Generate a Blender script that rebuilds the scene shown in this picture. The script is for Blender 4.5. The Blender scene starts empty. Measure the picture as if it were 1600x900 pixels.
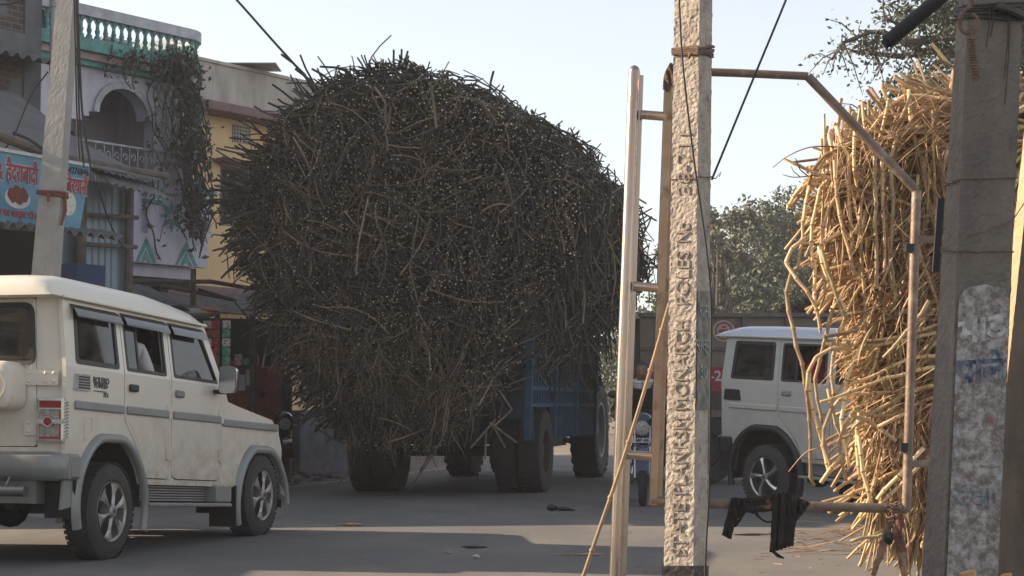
import bpy, math, random
from mathutils import Vector, Matrix, noise as mnoise
from mathutils.geometry import tessellate_polygon
R = math.radians
random.seed(11)
sc = bpy.context.scene
col = sc.collection

# ---------------------------------------------------------------- camera, world, sun, exposure
FPX, CAMH = 3000.0, 1.12
PITCH = math.atan(183 / FPX)
cam = bpy.data.objects.new('camera', bpy.data.cameras.new('camera'))
col.objects.link(cam)
cam.location = (0, 0, CAMH)
cam.rotation_euler = (R(90) + PITCH, 0, 0)
cam.data.sensor_width = 36
cam.data.lens = 36 * FPX / 1600
cam.data.clip_start = 0.1
cam.data.clip_end = 2000
sc.camera = cam
SUN_E, SUN_A = R(24), R(-8)
TO_SUN = Vector((-math.cos(SUN_E) * math.cos(SUN_A), -math.cos(SUN_E) * math.sin(SUN_A), math.sin(SUN_E)))
world = bpy.data.worlds.new("World")
sc.world = world
world.use_nodes = True
wn = world.node_tree
bg = wn.nodes['Background']
sky = wn.nodes.new('ShaderNodeTexSky')
sky.sky_type = 'NISHITA'
sky.sun_disc = False
sky.sun_elevation = SUN_E
sky.sun_rotation = R(278)
sky.air_density = 1.0
sky.dust_density = 0.7
sky.ozone_density = 1.6
hsv = wn.nodes.new('ShaderNodeHueSaturation')
hsv.inputs['Saturation'].default_value = 0.4
hsv.inputs['Hue'].default_value = 0.505
wn.links.new(sky.outputs[0], hsv.inputs['Color'])
wn.links.new(hsv.outputs[0], bg.inputs[0])
bg.inputs[1].default_value = 0.12
sun = bpy.data.objects.new('sun', bpy.data.lights.new('sun', 'SUN'))
col.objects.link(sun)
sun.data.energy = 5.0
sun.data.angle = R(0.5)
sun.data.color = (1.0, 0.79, 0.57)
sun.rotation_euler = TO_SUN.to_track_quat('Z', 'Y').to_euler()
sc.view_settings.view_transform = 'Standard'
sc.view_settings.look = 'None'
sc.view_settings.gamma = 1
sc.view_settings.exposure = 1.0

def at(px, py, D):
    """point seen at photo pixel px, py standing D metres ahead"""
    a = (px - 800) / FPX
    b = (450 - py) / FPX
    cp, sp = math.cos(PITCH), math.sin(PITCH)
    y = cp - b * sp
    z = sp + b * cp
    t = D / y
    return Vector((a * t, D, CAMH + z * t))

# ---------------------------------------------------------------- materials
MATS = {}
def node(nt, t, **kw):
    n = nt.nodes.new(t)
    for k, v in kw.items():
        setattr(n, k, v)
    return n
def M(name, c, rough=0.75, metal=0.0, c2=None, scale=6.0, detail=5.0, lo=0.35, hi=0.7, bump=0.25, bscale=60.0,
      c3=None, scale3=2.0, t3=(0.5, 0.6), island=0.0, objrand=0.0, stretch=None, coat=0.0, spec=0.5, bdist=0.01, emit=None, dirt=None):
    if name in MATS:
        return MATS[name]
    m = bpy.data.materials.new(name)
    m.use_nodes = True
    nt = m.node_tree
    b = nt.nodes['Principled BSDF']
    b.inputs['Roughness'].default_value = rough
    b.inputs['Metallic'].default_value = metal
    b.inputs['Specular IOR Level'].default_value = spec
    b.inputs['Coat Weight'].default_value = coat
    tc = node(nt, 'ShaderNodeTexCoord')
    src = tc.outputs['Object']
    if stretch:
        mp = node(nt, 'ShaderNodeMapping')
        mp.inputs['Scale'].default_value = stretch
        nt.links.new(src, mp.inputs[0])
        src = mp.outputs[0]
    c = tuple(c) + (1,)
    c2 = tuple(c2) + (1,) if c2 else tuple(x * 0.72 for x in c[:3]) + (1,)
    nz = node(nt, 'ShaderNodeTexNoise')
    nz.inputs['Scale'].default_value = scale
    nz.inputs['Detail'].default_value = detail
    nz.inputs['Roughness'].default_value = 0.6
    nt.links.new(src, nz.inputs['Vector'])
    rp = node(nt, 'ShaderNodeValToRGB')
    rp.color_ramp.elements[0].position = lo
    rp.color_ramp.elements[1].position = hi
    rp.color_ramp.elements[0].color = c2
    rp.color_ramp.elements[1].color = c
    nt.links.new(nz.outputs['Fac'], rp.inputs[0])
    out = rp.outputs[0]
    if c3:
        n3 = node(nt, 'ShaderNodeTexNoise')
        n3.inputs['Scale'].default_value = scale3
        n3.inputs['Detail'].default_value = 9
        n3.inputs['Roughness'].default_value = 0.68
        nt.links.new(src, n3.inputs['Vector'])
        mr = node(nt, 'ShaderNodeMapRange')
        mr.inputs['From Min'].default_value = t3[0]
        mr.inputs['From Max'].default_value = t3[1]
        nt.links.new(n3.outputs['Fac'], mr.inputs['Value'])
        mx = node(nt, 'ShaderNodeMix', data_type='RGBA')
        nt.links.new(mr.outputs[0], mx.inputs['Factor'])
        nt.links.new(out, mx.inputs['A'])
        mx.inputs['B'].default_value = tuple(c3) + (1,)
        out = mx.outputs['Result']
    if dirt:      # road dust that has settled on the lower body
        sx = node(nt, 'ShaderNodeSeparateXYZ')
        nt.links.new(tc.outputs['Object'], sx.inputs[0])
        dm = node(nt, 'ShaderNodeMapRange')
        dm.inputs['From Min'].default_value = 1.15
        dm.inputs['From Max'].default_value = 0.35
        nt.links.new(sx.outputs['Z'], dm.inputs['Value'])
        dn = node(nt, 'ShaderNodeTexNoise')
        dn.inputs['Scale'].default_value = 9
        dn.inputs['Detail'].default_value = 10
        dn.inputs['Roughness'].default_value = 0.7
        nt.links.new(tc.outputs['Object'], dn.inputs['Vector'])
        dr_ = node(nt, 'ShaderNodeMapRange')
        dr_.inputs['From Min'].default_value = 0.35
        dr_.inputs['From Max'].default_value = 0.7
        nt.links.new(dn.outputs['Fac'], dr_.inputs['Value'])
        mu = node(nt, 'ShaderNodeMath', operation='MULTIPLY')
        nt.links.new(dm.outputs[0], mu.inputs[0])
        nt.links.new(dr_.outputs[0], mu.inputs[1])
        mx = node(nt, 'ShaderNodeMix', data_type='RGBA')
        nt.links.new(mu.outputs[0], mx.inputs['Factor'])
        nt.links.new(out, mx.inputs['A'])
        mx.inputs['B'].default_value = tuple(dirt) + (1,)
        out = mx.outputs['Result']
    for amt, nt_type, sock in ((island, 'ShaderNodeNewGeometry', 'Random Per Island'), (objrand, 'ShaderNodeObjectInfo', 'Random')):
        if amt:
            g = node(nt, nt_type)
            mr = node(nt, 'ShaderNodeMapRange')
            mr.inputs['To Min'].default_value = 1 - amt
            mr.inputs['To Max'].default_value = 1 + amt
            nt.links.new(g.outputs[sock], mr.inputs['Value'])
            hs = node(nt, 'ShaderNodeHueSaturation')
            nt.links.new(mr.outputs[0], hs.inputs['Value'])
            m2 = node(nt, 'ShaderNodeMath', operation='MULTIPLY')
            nt.links.new(g.outputs[sock], m2.inputs[0])
            m2.inputs[1].default_value = 7.31
            fr = node(nt, 'ShaderNodeMath', operation='FRACT')
            nt.links.new(m2.outputs[0], fr.inputs[0])
            mh = node(nt, 'ShaderNodeMapRange')
            mh.inputs['To Min'].default_value = 0.5 - 0.012
            mh.inputs['To Max'].default_value = 0.5 + 0.014
            nt.links.new(fr.outputs[0], mh.inputs['Value'])
            nt.links.new(mh.outputs[0], hs.inputs['Hue'])
            nt.links.new(out, hs.inputs['Color'])
            out = hs.outputs[0]
    nt.links.new(out, b.inputs['Base Color'])
    rr = node(nt, 'ShaderNodeMapRange')
    rr.inputs['To Min'].default_value = max(0.02, rough - 0.08)
    rr.inputs['To Max'].default_value = min(1, rough + 0.1)
    nt.links.new(nz.outputs['Fac'], rr.inputs['Value'])
    nt.links.new(rr.outputs[0], b.inputs['Roughness'])
    if bump:
        nb = node(nt, 'ShaderNodeTexNoise')
        nb.inputs['Scale'].default_value = bscale
        nb.inputs['Detail'].default_value = 6
        nt.links.new(src, nb.inputs['Vector'])
        bp = node(nt, 'ShaderNodeBump')
        bp.inputs['Strength'].default_value = bump
        bp.inputs['Distance'].default_value = bdist
        nt.links.new(nb.outputs['Fac'], bp.inputs['Height'])
        nt.links.new(bp.outputs[0], b.inputs['Normal'])
    if emit:
        b.inputs['Emission Color'].default_value = c
        b.inputs['Emission Strength'].default_value = emit
    MATS[name] = m
    return m
def glass(name, tint, trans=0.3):
    if name in MATS:
        return MATS[name]
    m = bpy.data.materials.new(name)
    m.use_nodes = True
    nt = m.node_tree
    nt.nodes.clear()
    o = node(nt, 'ShaderNodeOutputMaterial')
    g = node(nt, 'ShaderNodeBsdfGlossy')
    g.inputs['Roughness'].default_value = 0.03
    g.inputs['Color'].default_value = (0.9, 0.9, 0.9, 1)
    t = node(nt, 'ShaderNodeBsdfTransparent')
    t.inputs['Color'].default_value = tuple(x * trans for x in tint) + (1,)
    d = node(nt, 'ShaderNodeBsdfDiffuse')
    d.inputs['Color'].default_value = (0.22, 0.2, 0.17, 1)
    nz = node(nt, 'ShaderNodeTexNoise')
    nz.inputs['Scale'].default_value = 4
    nz.inputs['Detail'].default_value = 8
    mr = node(nt, 'ShaderNodeMapRange')
    mr.inputs['From Min'].default_value = 0.35
    mr.inputs['To Min'].default_value = 0.03
    mr.inputs['To Max'].default_value = 0.4
    nt.links.new(nz.outputs['Fac'], mr.inputs['Value'])
    f = node(nt, 'ShaderNodeFresnel')
    f.inputs['IOR'].default_value = 1.5
    a = node(nt, 'ShaderNodeMixShader')
    b2 = node(nt, 'ShaderNodeMixShader')
    nt.links.new(mr.outputs[0], a.inputs[0])
    nt.links.new(t.outputs[0], a.inputs[1])
    nt.links.new(d.outputs[0], a.inputs[2])
    nt.links.new(f.outputs[0], b2.inputs[0])
    nt.links.new(a.outputs[0], b2.inputs[1])
    nt.links.new(g.outputs[0], b2.inputs[2])
    nt.links.new(b2.outputs[0], o.inputs[0])
    MATS[name] = m
    return m

# ---------------------------------------------------------------- mesh builder
class MB:
    def __init__(s):
        s.v, s.f, s.m = [], [], []
        s.mi = 0
        s.T = None
    def add(s, vs, fs, mi=None):
        n = len(s.v)
        if s.T:
            vs = [s.T(Vector(p)) for p in vs]
        s.v += [tuple(p) for p in vs]
        s.f += [tuple(i + n for i in f) for f in fs]
        s.m += [s.mi if mi is None else mi] * len(fs)
        return s
    def box(s, x0, x1, y0, y1, z0, z1, mi=None, ch=0.0):
        if ch > 0:
            # chamfered box: octagonal-ish loft along x
            ys = [(y0 + ch, z0), (y1 - ch, z0), (y1, z0 + ch), (y1, z1 - ch), (y1 - ch, z1), (y0 + ch, z1), (y0, z1 - ch), (y0, z0 + ch)]
            cy, cz = (y0 + y1) / 2, (z0 + z1) / 2
            hy, hz = (y1 - y0) / 2, (z1 - z0) / 2
            rings = []
            for x, k in ((x0, 1), (x0 + ch, 0), (x1 - ch, 0), (x1, 1)):
                fy, fz = (hy - ch) / hy if k else 1, (hz - ch) / hz if k else 1
                rings.append([(x, cy + (a - cy) * fy, cz + (b - cz) * fz) for a, b in ys])
            vs = [p for r in rings for p in r]
            fs = []
            for k in range(3):
                for i in range(8):
                    j = (i + 1) % 8
                    fs.append((k * 8 + i, k * 8 + j, k * 8 + 8 + j, k * 8 + 8 + i))
            fs += [tuple(range(7, -1, -1)), tuple(range(24, 32))]
            return s.add(vs, fs, mi)
        vs = [(x0, y0, z0), (x1, y0, z0), (x1, y1, z0), (x0, y1, z0), (x0, y0, z1), (x1, y0, z1), (x1, y1, z1), (x0, y1, z1)]
        return s.add(vs, [(3, 2, 1, 0), (4, 5, 6, 7), (0, 1, 5, 4), (1, 2, 6, 5), (2, 3, 7, 6), (3, 0, 4, 7)], mi)
    def tube(s, pts, r, n=8, cap=True, mi=None, capmi=None, flat=1.0, up=None):
        pts = [Vector(p) for p in pts]
        rs = r if isinstance(r, (list, tuple)) else [r] * len(pts)
        d = (pts[1] - pts[0]).normalized()
        u = Vector(up) if up else (Vector((0, 0, 1)) if abs(d.z) < 0.9 else Vector((1, 0, 0)))
        vs = []
        for i, p in enumerate(pts):
            if i == 0:
                t = pts[1] - pts[0]
            elif i == len(pts) - 1:
                t = pts[-1] - pts[-2]
            else:
                t = (pts[i + 1] - p).normalized() + (p - pts[i - 1]).normalized()
            if t.length < 1e-9:
                t = d
            t.normalize()
            a = t.cross(u)
            if a.length < 1e-6:
                a = t.orthogonal()
            a.normalize()
            b = a.cross(t)
            u = b
            for k in range(n):
                an = 2 * math.pi * (k + 0.5) / n
                vs.append(p + a * math.cos(an) * rs[i] + b * math.sin(an) * rs[i] * flat)
        fs = []
        for i in range(len(pts) - 1):
            for k in range(n):
                j = (k + 1) % n
                fs.append((i * n + k, i * n + n + k, i * n + n + j, i * n + j))
        s.add(vs, fs, mi)
        if cap:
            base = len(s.v) - len(vs)
            s.f += [tuple(base + k for k in range(n)), tuple(base + len(vs) - 1 - k for k in range(n))]
            c = capmi if capmi is not None else (s.mi if mi is None else mi)
            s.m += [c, c]
        return s
    def bar(s, a, b, w, h, up=(0, 0, 1), mi=None):
        """rectangular bar from a to b, width w (sideways) and height h"""
        a, b = Vector(a), Vector(b)
        t = (b - a).normalized()
        x = t.cross(Vector(up))
        if x.length < 1e-5:
            x = t.cross(Vector((0, 1, 0)))
        x.normalize()
        z = x.cross(t)
        vs = []
        for p in (a, b):
            for i, j in ((-1, -1), (1, -1), (1, 1), (-1, 1)):
                vs.append(p + x * i * w / 2 + z * j * h / 2)
        return s.add(vs, [(0, 1, 2, 3), (7, 6, 5, 4), (0, 4, 5, 1), (1, 5, 6, 2), (2, 6, 7, 3), (3, 7, 4, 0)], mi)
    def lathe(s, prof, axis='z', c=(0, 0, 0), n=24, mi=None, a0=0.0, a1=None, closed=False):
        """prof = [(radius, height)] turned round an axis through c"""
        full = a1 is None
        a1 = 2 * math.pi if full else a1
        m = n if full else n + 1
        vs = []
        for k in range(m):
            an = a0 + (a1 - a0) * k / n
            for r, h in prof:
                p = {'z': (r * math.cos(an), r * math.sin(an), h), 'y': (r * math.cos(an), h, r * math.sin(an)), 'x': (h, r * math.cos(an), r * math.sin(an))}[axis]
                vs.append((p[0] + c[0], p[1] + c[1], p[2] + c[2]))
        L = len(prof)
        fs = []
        for k in range(n):
            k2 = (k + 1) % m
            for i in range(L - 1 + (1 if closed else 0)):
                i2 = (i + 1) % L
                fs.append((k * L + i, k2 * L + i, k2 * L + i2, k * L + i2))
        return s.add(vs, fs, mi)
    def ball(s, c, r, n=12, mi=None):
        rx, ry, rz = r if isinstance(r, (tuple, list)) else (r, r, r)
        vs, fs = [], []
        h = n // 2 + 1
        for i in range(h + 1):
            th = math.pi * i / h
            for k in range(n):
                ph = 2 * math.pi * k / n
                vs.append((c[0] + rx * math.sin(th) * math.cos(ph), c[1] + ry * math.sin(th) * math.sin(ph), c[2] + rz * math.cos(th)))
        for i in range(h):
            for k in range(n):
                j = (k + 1) % n
                fs.append((i * n + k, i * n + n + k, i * n + n + j, i * n + j))
        return s.add(vs, fs, mi)
    def plate(s, loops, d0, d1, fn, mi=None):
        """flat plate with holes: loops of (a,b); thickness from d0 to d1; fn(a,b,d)->xyz"""
        flat = [Vector((p[0], p[1], 0)) for lp in loops for p in lp]
        tris = tessellate_polygon([[Vector((p[0], p[1], 0)) for p in lp] for lp in loops])
        n = len(flat)
        vs = [fn(p.x, p.y, d0) for p in flat] + [fn(p.x, p.y, d1) for p in flat]
        fs = [tuple(t) for t in tris] + [tuple(i + n for i in reversed(t)) for t in tris]
        o = 0
        for lp in loops:
            L = len(lp)
            for i in range(L):
                j = (i + 1) % L
                fs.append((o + i, o + j, n + o + j, n + o + i))
            o += L
        return s.add(vs, fs, mi)
    def sheet(s, P, nu, nv, mi=None, thick=0.0):
        """grid surface P(u,v)->xyz, optional thickness along -z"""
        vs = [P(i / nu, j / nv) for j in range(nv + 1) for i in range(nu + 1)]
        fs = [(j * (nu + 1) + i, j * (nu + 1) + i + 1, (j + 1) * (nu + 1) + i + 1, (j + 1) * (nu + 1) + i) for j in range(nv) for i in range(nu)]
        if thick:
            n = len(vs)
            vs = vs + [Vector(p) - Vector((0, 0, thick)) for p in vs]
            fs2 = [tuple(n + i for i in reversed(f)) for f in fs]
            rim = [i for i in range(nu + 1)] + [j * (nu + 1) + nu for j in range(1, nv + 1)] + [nv * (nu + 1) + i for i in range(nu - 1, -1, -1)] + [j * (nu + 1) for j in range(nv - 1, 0, -1)]
            fs3 = [(rim[k], rim[(k + 1) % len(rim)], n + rim[(k + 1) % len(rim)], n + rim[k]) for k in range(len(rim))]
            fs = fs + fs2 + fs3
        return s.add(vs, fs, mi)
    def text(s, body, size, fn, depth=0.004, bold=0.0, mi=None, align='CENTER', wscale=1.0):
        cu = bpy.data.curves.new('t', 'FONT')
        cu.body = body
        cu.size = size
        cu.align_x = align
        cu.align_y = 'CENTER'
        cu.offset = bold
        cu.extrude = depth / 2
        cu.resolution_u = 3
        o = bpy.data.objects.new('t', cu)
        col.objects.link(o)
        dg = bpy.context.evaluated_depsgraph_get()
        me = bpy.data.meshes.new_from_object(o.evaluated_get(dg))
        vs = [fn(v.co.x * wscale, v.co.y, v.co.z) for v in me.vertices]
        s.add(vs, [tuple(p.vertices) for p in me.polygons], mi)
        bpy.data.objects.remove(o)
        bpy.data.curves.remove(cu)
        bpy.data.meshes.remove(me)
        return s
    def fit_text(s, body, size, x0, x1, fn, **kw):
        t = MB()
        t.text(body, size, lambda a, c, d: (a, c, d), kw.get('depth', 0.003), bold=0)
        w = max(p[0] for p in t.v) - min(p[0] for p in t.v)
        m = (max(p[0] for p in t.v) + min(p[0] for p in t.v)) / 2
        k = (x1 - x0) / w
        return s.text(body, size, lambda a, c, d: fn((a - m) * k, c, d), kw.get('depth', 0.003), bold=kw.get('bold', 0), mi=kw.get('mi'))
    def build(s, name, mats, parent=None, smooth=False, off=None, bevel=0.0, bseg=2, sharp=None):
        me = bpy.data.meshes.new(name)
        vs = s.v
        if off is not None:
            vs = [(p[0] - off[0], p[1] - off[1], p[2] - off[2]) for p in vs]
        me.from_pydata(vs, [], s.f)
        if not isinstance(mats, (list, tuple)):
            mats = [mats]
        for m in mats:
            me.materials.append(m)
        me.polygons.foreach_set('material_index', [min(i, len(mats) - 1) for i in s.m])
        me.polygons.foreach_set('use_smooth', [bool(smooth)] * len(s.f))
        me.update()
        if smooth and smooth != 'all':
            me.set_sharp_from_angle(angle=R(38))
        o = bpy.data.objects.new(name, me)
        col.objects.link(o)
        if bevel:
            b = o.modifiers.new('bevel', 'BEVEL')
            b.width = bevel
            b.segments = bseg
            b.limit_method = 'ANGLE'
            b.angle_limit = R(40)
        if parent is not None:
            o.parent = parent
        return o

def tag(o, label=None, cat=None, group=None, kind=None):
    if label: o['label'] = label
    if cat: o['category'] = cat
    if group: o['group'] = group
    if kind: o['kind'] = kind
    return o
def thing(name, label, cat, loc=(0, 0, 0), rz=0.0, group=None):
    o = bpy.data.objects.new(name, None)
    o.empty_display_size = 0.2
    col.objects.link(o)
    o.location = loc
    o.rotation_euler = (0, 0, rz)
    return tag(o, label, cat, group)
def rpoly(pts, r, n=4):
    """round the corners of a polygon; r one radius or one per corner"""
    out = []
    L = len(pts)
    for i in range(L):
        p = Vector(pts[i]).to_2d()
        a = Vector(pts[i - 1]).to_2d()
        b = Vector(pts[(i + 1) % L]).to_2d()
        rr = r[i] if isinstance(r, (list, tuple)) else r
        rr = min(rr, (a - p).length * 0.45, (b - p).length * 0.45)
        if rr < 1e-4:
            out.append(tuple(p))
            continue
        p0 = p + (a - p).normalized() * rr
        p1 = p + (b - p).normalized() * rr
        for k in range(n + 1):
            t = k / n
            q = p0 * (1 - t) ** 2 + p * 2 * t * (1 - t) + p1 * t * t
            out.append(tuple(q))
    return out
def rrect(x0, y0, x1, y1, r=0.03, n=4):
    return rpoly([(x0, y0), (x1, y0), (x1, y1), (x0, y1)], r, n)
def arc(cx, cy, r, a0, a1, n=16):
    return [(cx + r * math.cos(R(a0 + (a1 - a0) * k / n)), cy + r * math.sin(R(a0 + (a1 - a0) * k / n))) for k in range(n + 1)]
def rnd(a, b):
    return random.uniform(a, b)

# shared materials
m_asph = None
m_conc = M('old_concrete', (0.36, 0.34, 0.31), 0.9, c2=(0.22, 0.21, 0.19), scale=9, bump=0.6, bscale=70, c3=(0.12, 0.11, 0.1), scale3=5, t3=(0.6, 0.75))
m_tyre = M('tyre_rubber', (0.035, 0.035, 0.037), 0.85, c2=(0.055, 0.05, 0.045), scale=5, bump=0.3, bscale=50)
m_black = M('black_plastic', (0.02, 0.02, 0.022), 0.5, scale=12, bump=0.1)
m_dark = M('dark_interior', (0.03, 0.03, 0.032), 0.9)
m_chrome = M('chrome', (0.7, 0.7, 0.7), 0.18, 1.0, bump=0)
m_steel = M('dull_steel', (0.3, 0.3, 0.3), 0.45, 0.8, bump=0.1)
# ---------------------------------------------------------------- the setting
m_dirt = M('dusty_ground', (0.2, 0.155, 0.115), 0.95, c2=(0.12, 0.095, 0.075), scale=0.8, detail=10, bump=0.8, bscale=6, bdist=0.03,
           c3=(0.26, 0.21, 0.16), scale3=0.35)
m_asph = M('worn_asphalt', (0.158, 0.154, 0.148), 0.88, c2=(0.112, 0.11, 0.107), scale=0.55, detail=12, lo=0.3, hi=0.75, bump=0.35, bscale=130, bdist=0.006,
           c3=(0.22, 0.19, 0.155), scale3=0.7, t3=(0.46, 0.74), stretch=(1, 0.45, 1))
b = MB()
b.sheet(lambda u, v: (-350 + 700 * u, -60 + 560 * v, 0), 30, 30)
tag(b.build('ground', m_dirt), 'dry brown dusty ground around the road', 'ground', kind='structure')
def lineX(y):      # left edge of the road
    return -2.87 + (y - 26.9) * 0.236
b = MB()
ys = [-10, 0, 5, 10, 14, 18, 22, 26, 30, 36, 45, 60, 90, 140]
vs = []
for y in ys:
    vs += [(lineX(y) - 0.25 + 0.06 * math.sin(y * 1.3), y, 0.004), (lineX(y) + 16 + 0.1 * math.sin(y), y, 0.004)]
b.add(vs, [(2 * i, 2 * i + 1, 2 * i + 3, 2 * i + 2) for i in range(len(ys) - 1)])
tag(b.build('road', m_asph), 'worn grey asphalt road', 'road', kind='structure')
m_line = M('faded_road_paint', (0.42, 0.4, 0.36), 0.85, c2=(0.14, 0.135, 0.13), scale=7, lo=0.38, hi=0.6, bump=0.2)
b = MB()
vs = [(lineX(y) + dx, y, 0.008) for y in range(8, 80, 3) for dx in (-0.05, 0.05)]
b.add(vs, [(2 * i, 2 * i + 1, 2 * i + 3, 2 * i + 2) for i in range(len(vs) // 2 - 1)])
tag(b.build('road_edge_line', m_line), 'thin faded white line painted along the left road edge', 'road marking', kind='structure')
# dusty rubble verge left of the line
m_rub = M('verge_rubble', (0.23, 0.18, 0.14), 0.95, c2=(0.1, 0.08, 0.065), scale=5, bump=0.9, bscale=14, bdist=0.04)
b = MB()
def vg(u, v):
    y = 22.5 + 16 * v
    x = lineX(y) - 0.45 - 2.6 * u
    k = math.sin(math.pi * min(1, u * 1.2 + 0.02)) if u < 0.4 else 1
    z = 0.006 + (0.16 * min(1, u * 3)) * (0.6 + 0.8 * abs(mnoise.noise(Vector((x * 2.1, y * 1.7, 0)))))
    if u == 0 or v in (0, 1): z = -0.01
    return (x, y, z)
b.sheet(vg, 26, 70)
tag(b.build('verge', m_rub, smooth=True), 'dusty raised dirt verge beside the road line', 'verge', kind='structure')
m_stone = M('rubble_stone', (0.3, 0.25, 0.21), 0.9, c2=(0.12, 0.1, 0.09), scale=8, island=0.4)
b = MB()
for k in range(260):
    y = rnd(23.5, 34)
    x = lineX(y) - 0.35 - abs(random.gauss(0.4, 0.7))
    r = rnd(0.012, 0.06)
    z = 0.15 * min(1, max(0, (lineX(y) - 0.45 - x) / 0.87))
    a = rnd(0, 3)
    n0 = len(b.v)
    b.ball((x, y, z + r * 0.3), (r * rnd(.7, 1.5), r * rnd(.7, 1.5), r * rnd(.4, .9)), 6)
tag(b.build('rubble', m_stone), 'loose stones and litter scattered on the dirt verge', 'rubble', kind='stuff')

# ---------------------------------------------------------------- text helpers for faces that look along -y in local space
def face_text(x, z, y=-0.004):
    return lambda a, bb, d: (x + a, y - d, z + bb)

# ---------------------------------------------------------------- row of buildings on the left
class Face:
    """facade frame: passes through the point at photo column px, D metres ahead; runs along heading deg (right of forward)"""
    def __init__(s, px, D, deg):
        s.o = Vector(((px - 800) / FPX * D, D, 0))
        s.a = R(deg)
        s.t = Vector((math.sin(s.a), math.cos(s.a), 0))
        s.n = Vector((-math.cos(s.a), math.sin(s.a), 0))     # into the building = local +y
        s.rz = R(90) - s.a
    def uz(s, px, py, y=0.0):
        P0 = Vector((0, 0, CAMH))
        P1 = at(px, py, 10.0)
        d = P1 - P0
        o = s.o + s.n * y
        # P0 + k d lies on plane through o with normal n
        k = (o - P0).dot(s.n) / d.dot(s.n)
        q = P0 + d * k
        return ((q - o).dot(s.t), q.z)
    def w(s, u, y, z):
        return s.o + s.t * u + s.n * y + Vector((0, 0, z))

# ---- lilac house with balustrade
F = Face(200, 30, 34)
m_lil = M('lilac_plaster', (0.68, 0.64, 0.70), 0.85, c2=(0.50, 0.47, 0.53), scale=3, detail=9, bump=0.2, c3=(0.2, 0.19, 0.21), scale3=3, t3=(0.6, 0.8), stretch=(1, 1, 0.35))
m_teal = M('teal_paint', (0.12, 0.38, 0.36), 0.7, c2=(0.09, 0.21, 0.19), scale=6, c3=(0.12, 0.14, 0.13), scale3=4, t3=(0.58, 0.75))
m_pink = M('pink_band_paint', (0.48, 0.33, 0.33), 0.8, c2=(0.3, 0.22, 0.22), scale=6)
m_balw = M('weathered_white_paint', (0.55, 0.55, 0.58), 0.8, c2=(0.36, 0.36, 0.38), scale=5, c3=(0.14, 0.13, 0.13), scale3=7, t3=(0.62, 0.75))
m_grill = M('iron_grille', (0.05, 0.06, 0.07), 0.6)
m_door = M('brown_wood', (0.14, 0.08, 0.05), 0.7, scale=4)
house = thing('two_storey_house', 'lilac two storey house with teal trim, round balustrade terrace and arched upper verandah', 'house', F.o, F.rz)
uL, uR = F.uz(40, 300)[0] - 1.5, F.uz(300, 250)[0]
zt = F.uz(200, 78)[1]           # terrace slab top
z1 = 3.35                        # first floor level
zb = F.uz(205, 108)[1]
zband = F.uz(230, 366)[1]
W = MB()
# front wall with arch opening: loops in (u,z)
ua0, za0 = F.uz(148, 178)
ua1, _ = F.uz(232, 190)
apx = (ua0 + ua1) / 2
ar = (ua1 - ua0) / 2
zspr = F.uz(190, 182)[1]
zrail = F.uz(190, 255)[1]
ztop_arch = F.uz(190, 138)[1]
yW = 0.0
arch = [(ua0 + 0.0, zspr)] + [(apx - ar * 0.93 * math.cos(R(t)), zspr + (ztop_arch - zspr) * math.sin(R(t))) for t in range(0, 181, 12)] + [(ua1, zspr)]
step = [(ua0 - 0.0, zspr - 0.0), (ua0 - 0.12, zspr - 0.0), (ua0 - 0.12, zspr - 0.08), (ua0 - 0.25, zspr - 0.08), (ua0 - 0.25, zspr - 0.16), (ua0 - 0.55, zspr - 0.16)]
hole = [(ua0 - 0.55, zrail - 0.9), (ua1 + 0.12, zrail - 0.9), (ua1 + 0.12, zspr)] + arch[::-1][1:-1] + step
W.plate([[(uL, z1), (uR - 0.02, z1), (uR - 0.02, zb), (uL, zb)], hole], 0, 0.22, lambda a, z, d: (a, d, z))
W.box(uR - 0.24, uR - 0.02, 0.22, 6, z1, zb)
W.box(uL, uL + 0.2, 0.22, 6, 0, zb)
W.box(uL, uR - 0.02, 5.8, 6, 0, zb)
W.box(uL, uR - 0.02, 1.5, 1.65, z1, zb)
W.box(uL, uR - 0.02, -0.02, 6, z1 - 0.2, z1 - 0.003)
W.build('wall', m_lil, house)
# arch moulding
am = MB()
outer = [(apx - (ar + 0.05) * math.cos(R(t)), zspr + (ztop_arch - zspr + 0.1) * math.sin(R(t))) for t in range(0, 181, 10)]
inner = [(apx - ar * 0.91 * math.cos(R(t)), zspr + (ztop_arch - zspr - 0.012) * math.sin(R(t))) for t in range(0, 181, 10)]
am.plate([outer + inner[::-1]], -0.05, -0.002, lambda a, z, d: (a, d, z))
am.build('arch_moulding', m_balw, house)
# terrace slab, bands
s1 = MB()
zs0, zs1, zs2, zs3 = F.uz(250, 127)[1], F.uz(250, 119)[1], F.uz(250, 108)[1], F.uz(250, 89)[1]
def slab(b, z0, z1_, out, mi=0):
    pts = [(uL, -out)] + [(uR - 0.35 + (0.35 + out) * math.sin(R(t)), 0.35 - (0.35 + out) * math.cos(R(t))) for t in range(0, 91, 10)] + [(uR + out, 6), (uL, 6)]
    b.plate([pts], z0, z1_, lambda x, y, d: (x, y, d), mi)
slab(s1, zs0, zs1, 0.10)
slab(s1, zs2, zs3, 0.26)
s1.build('teal_band', m_teal, house)
s2 = MB()
slab(s2, zs1 + 0.002, zs2 - 0.002, 0.16)
s2.build('pink_band', m_pink, house)
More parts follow.
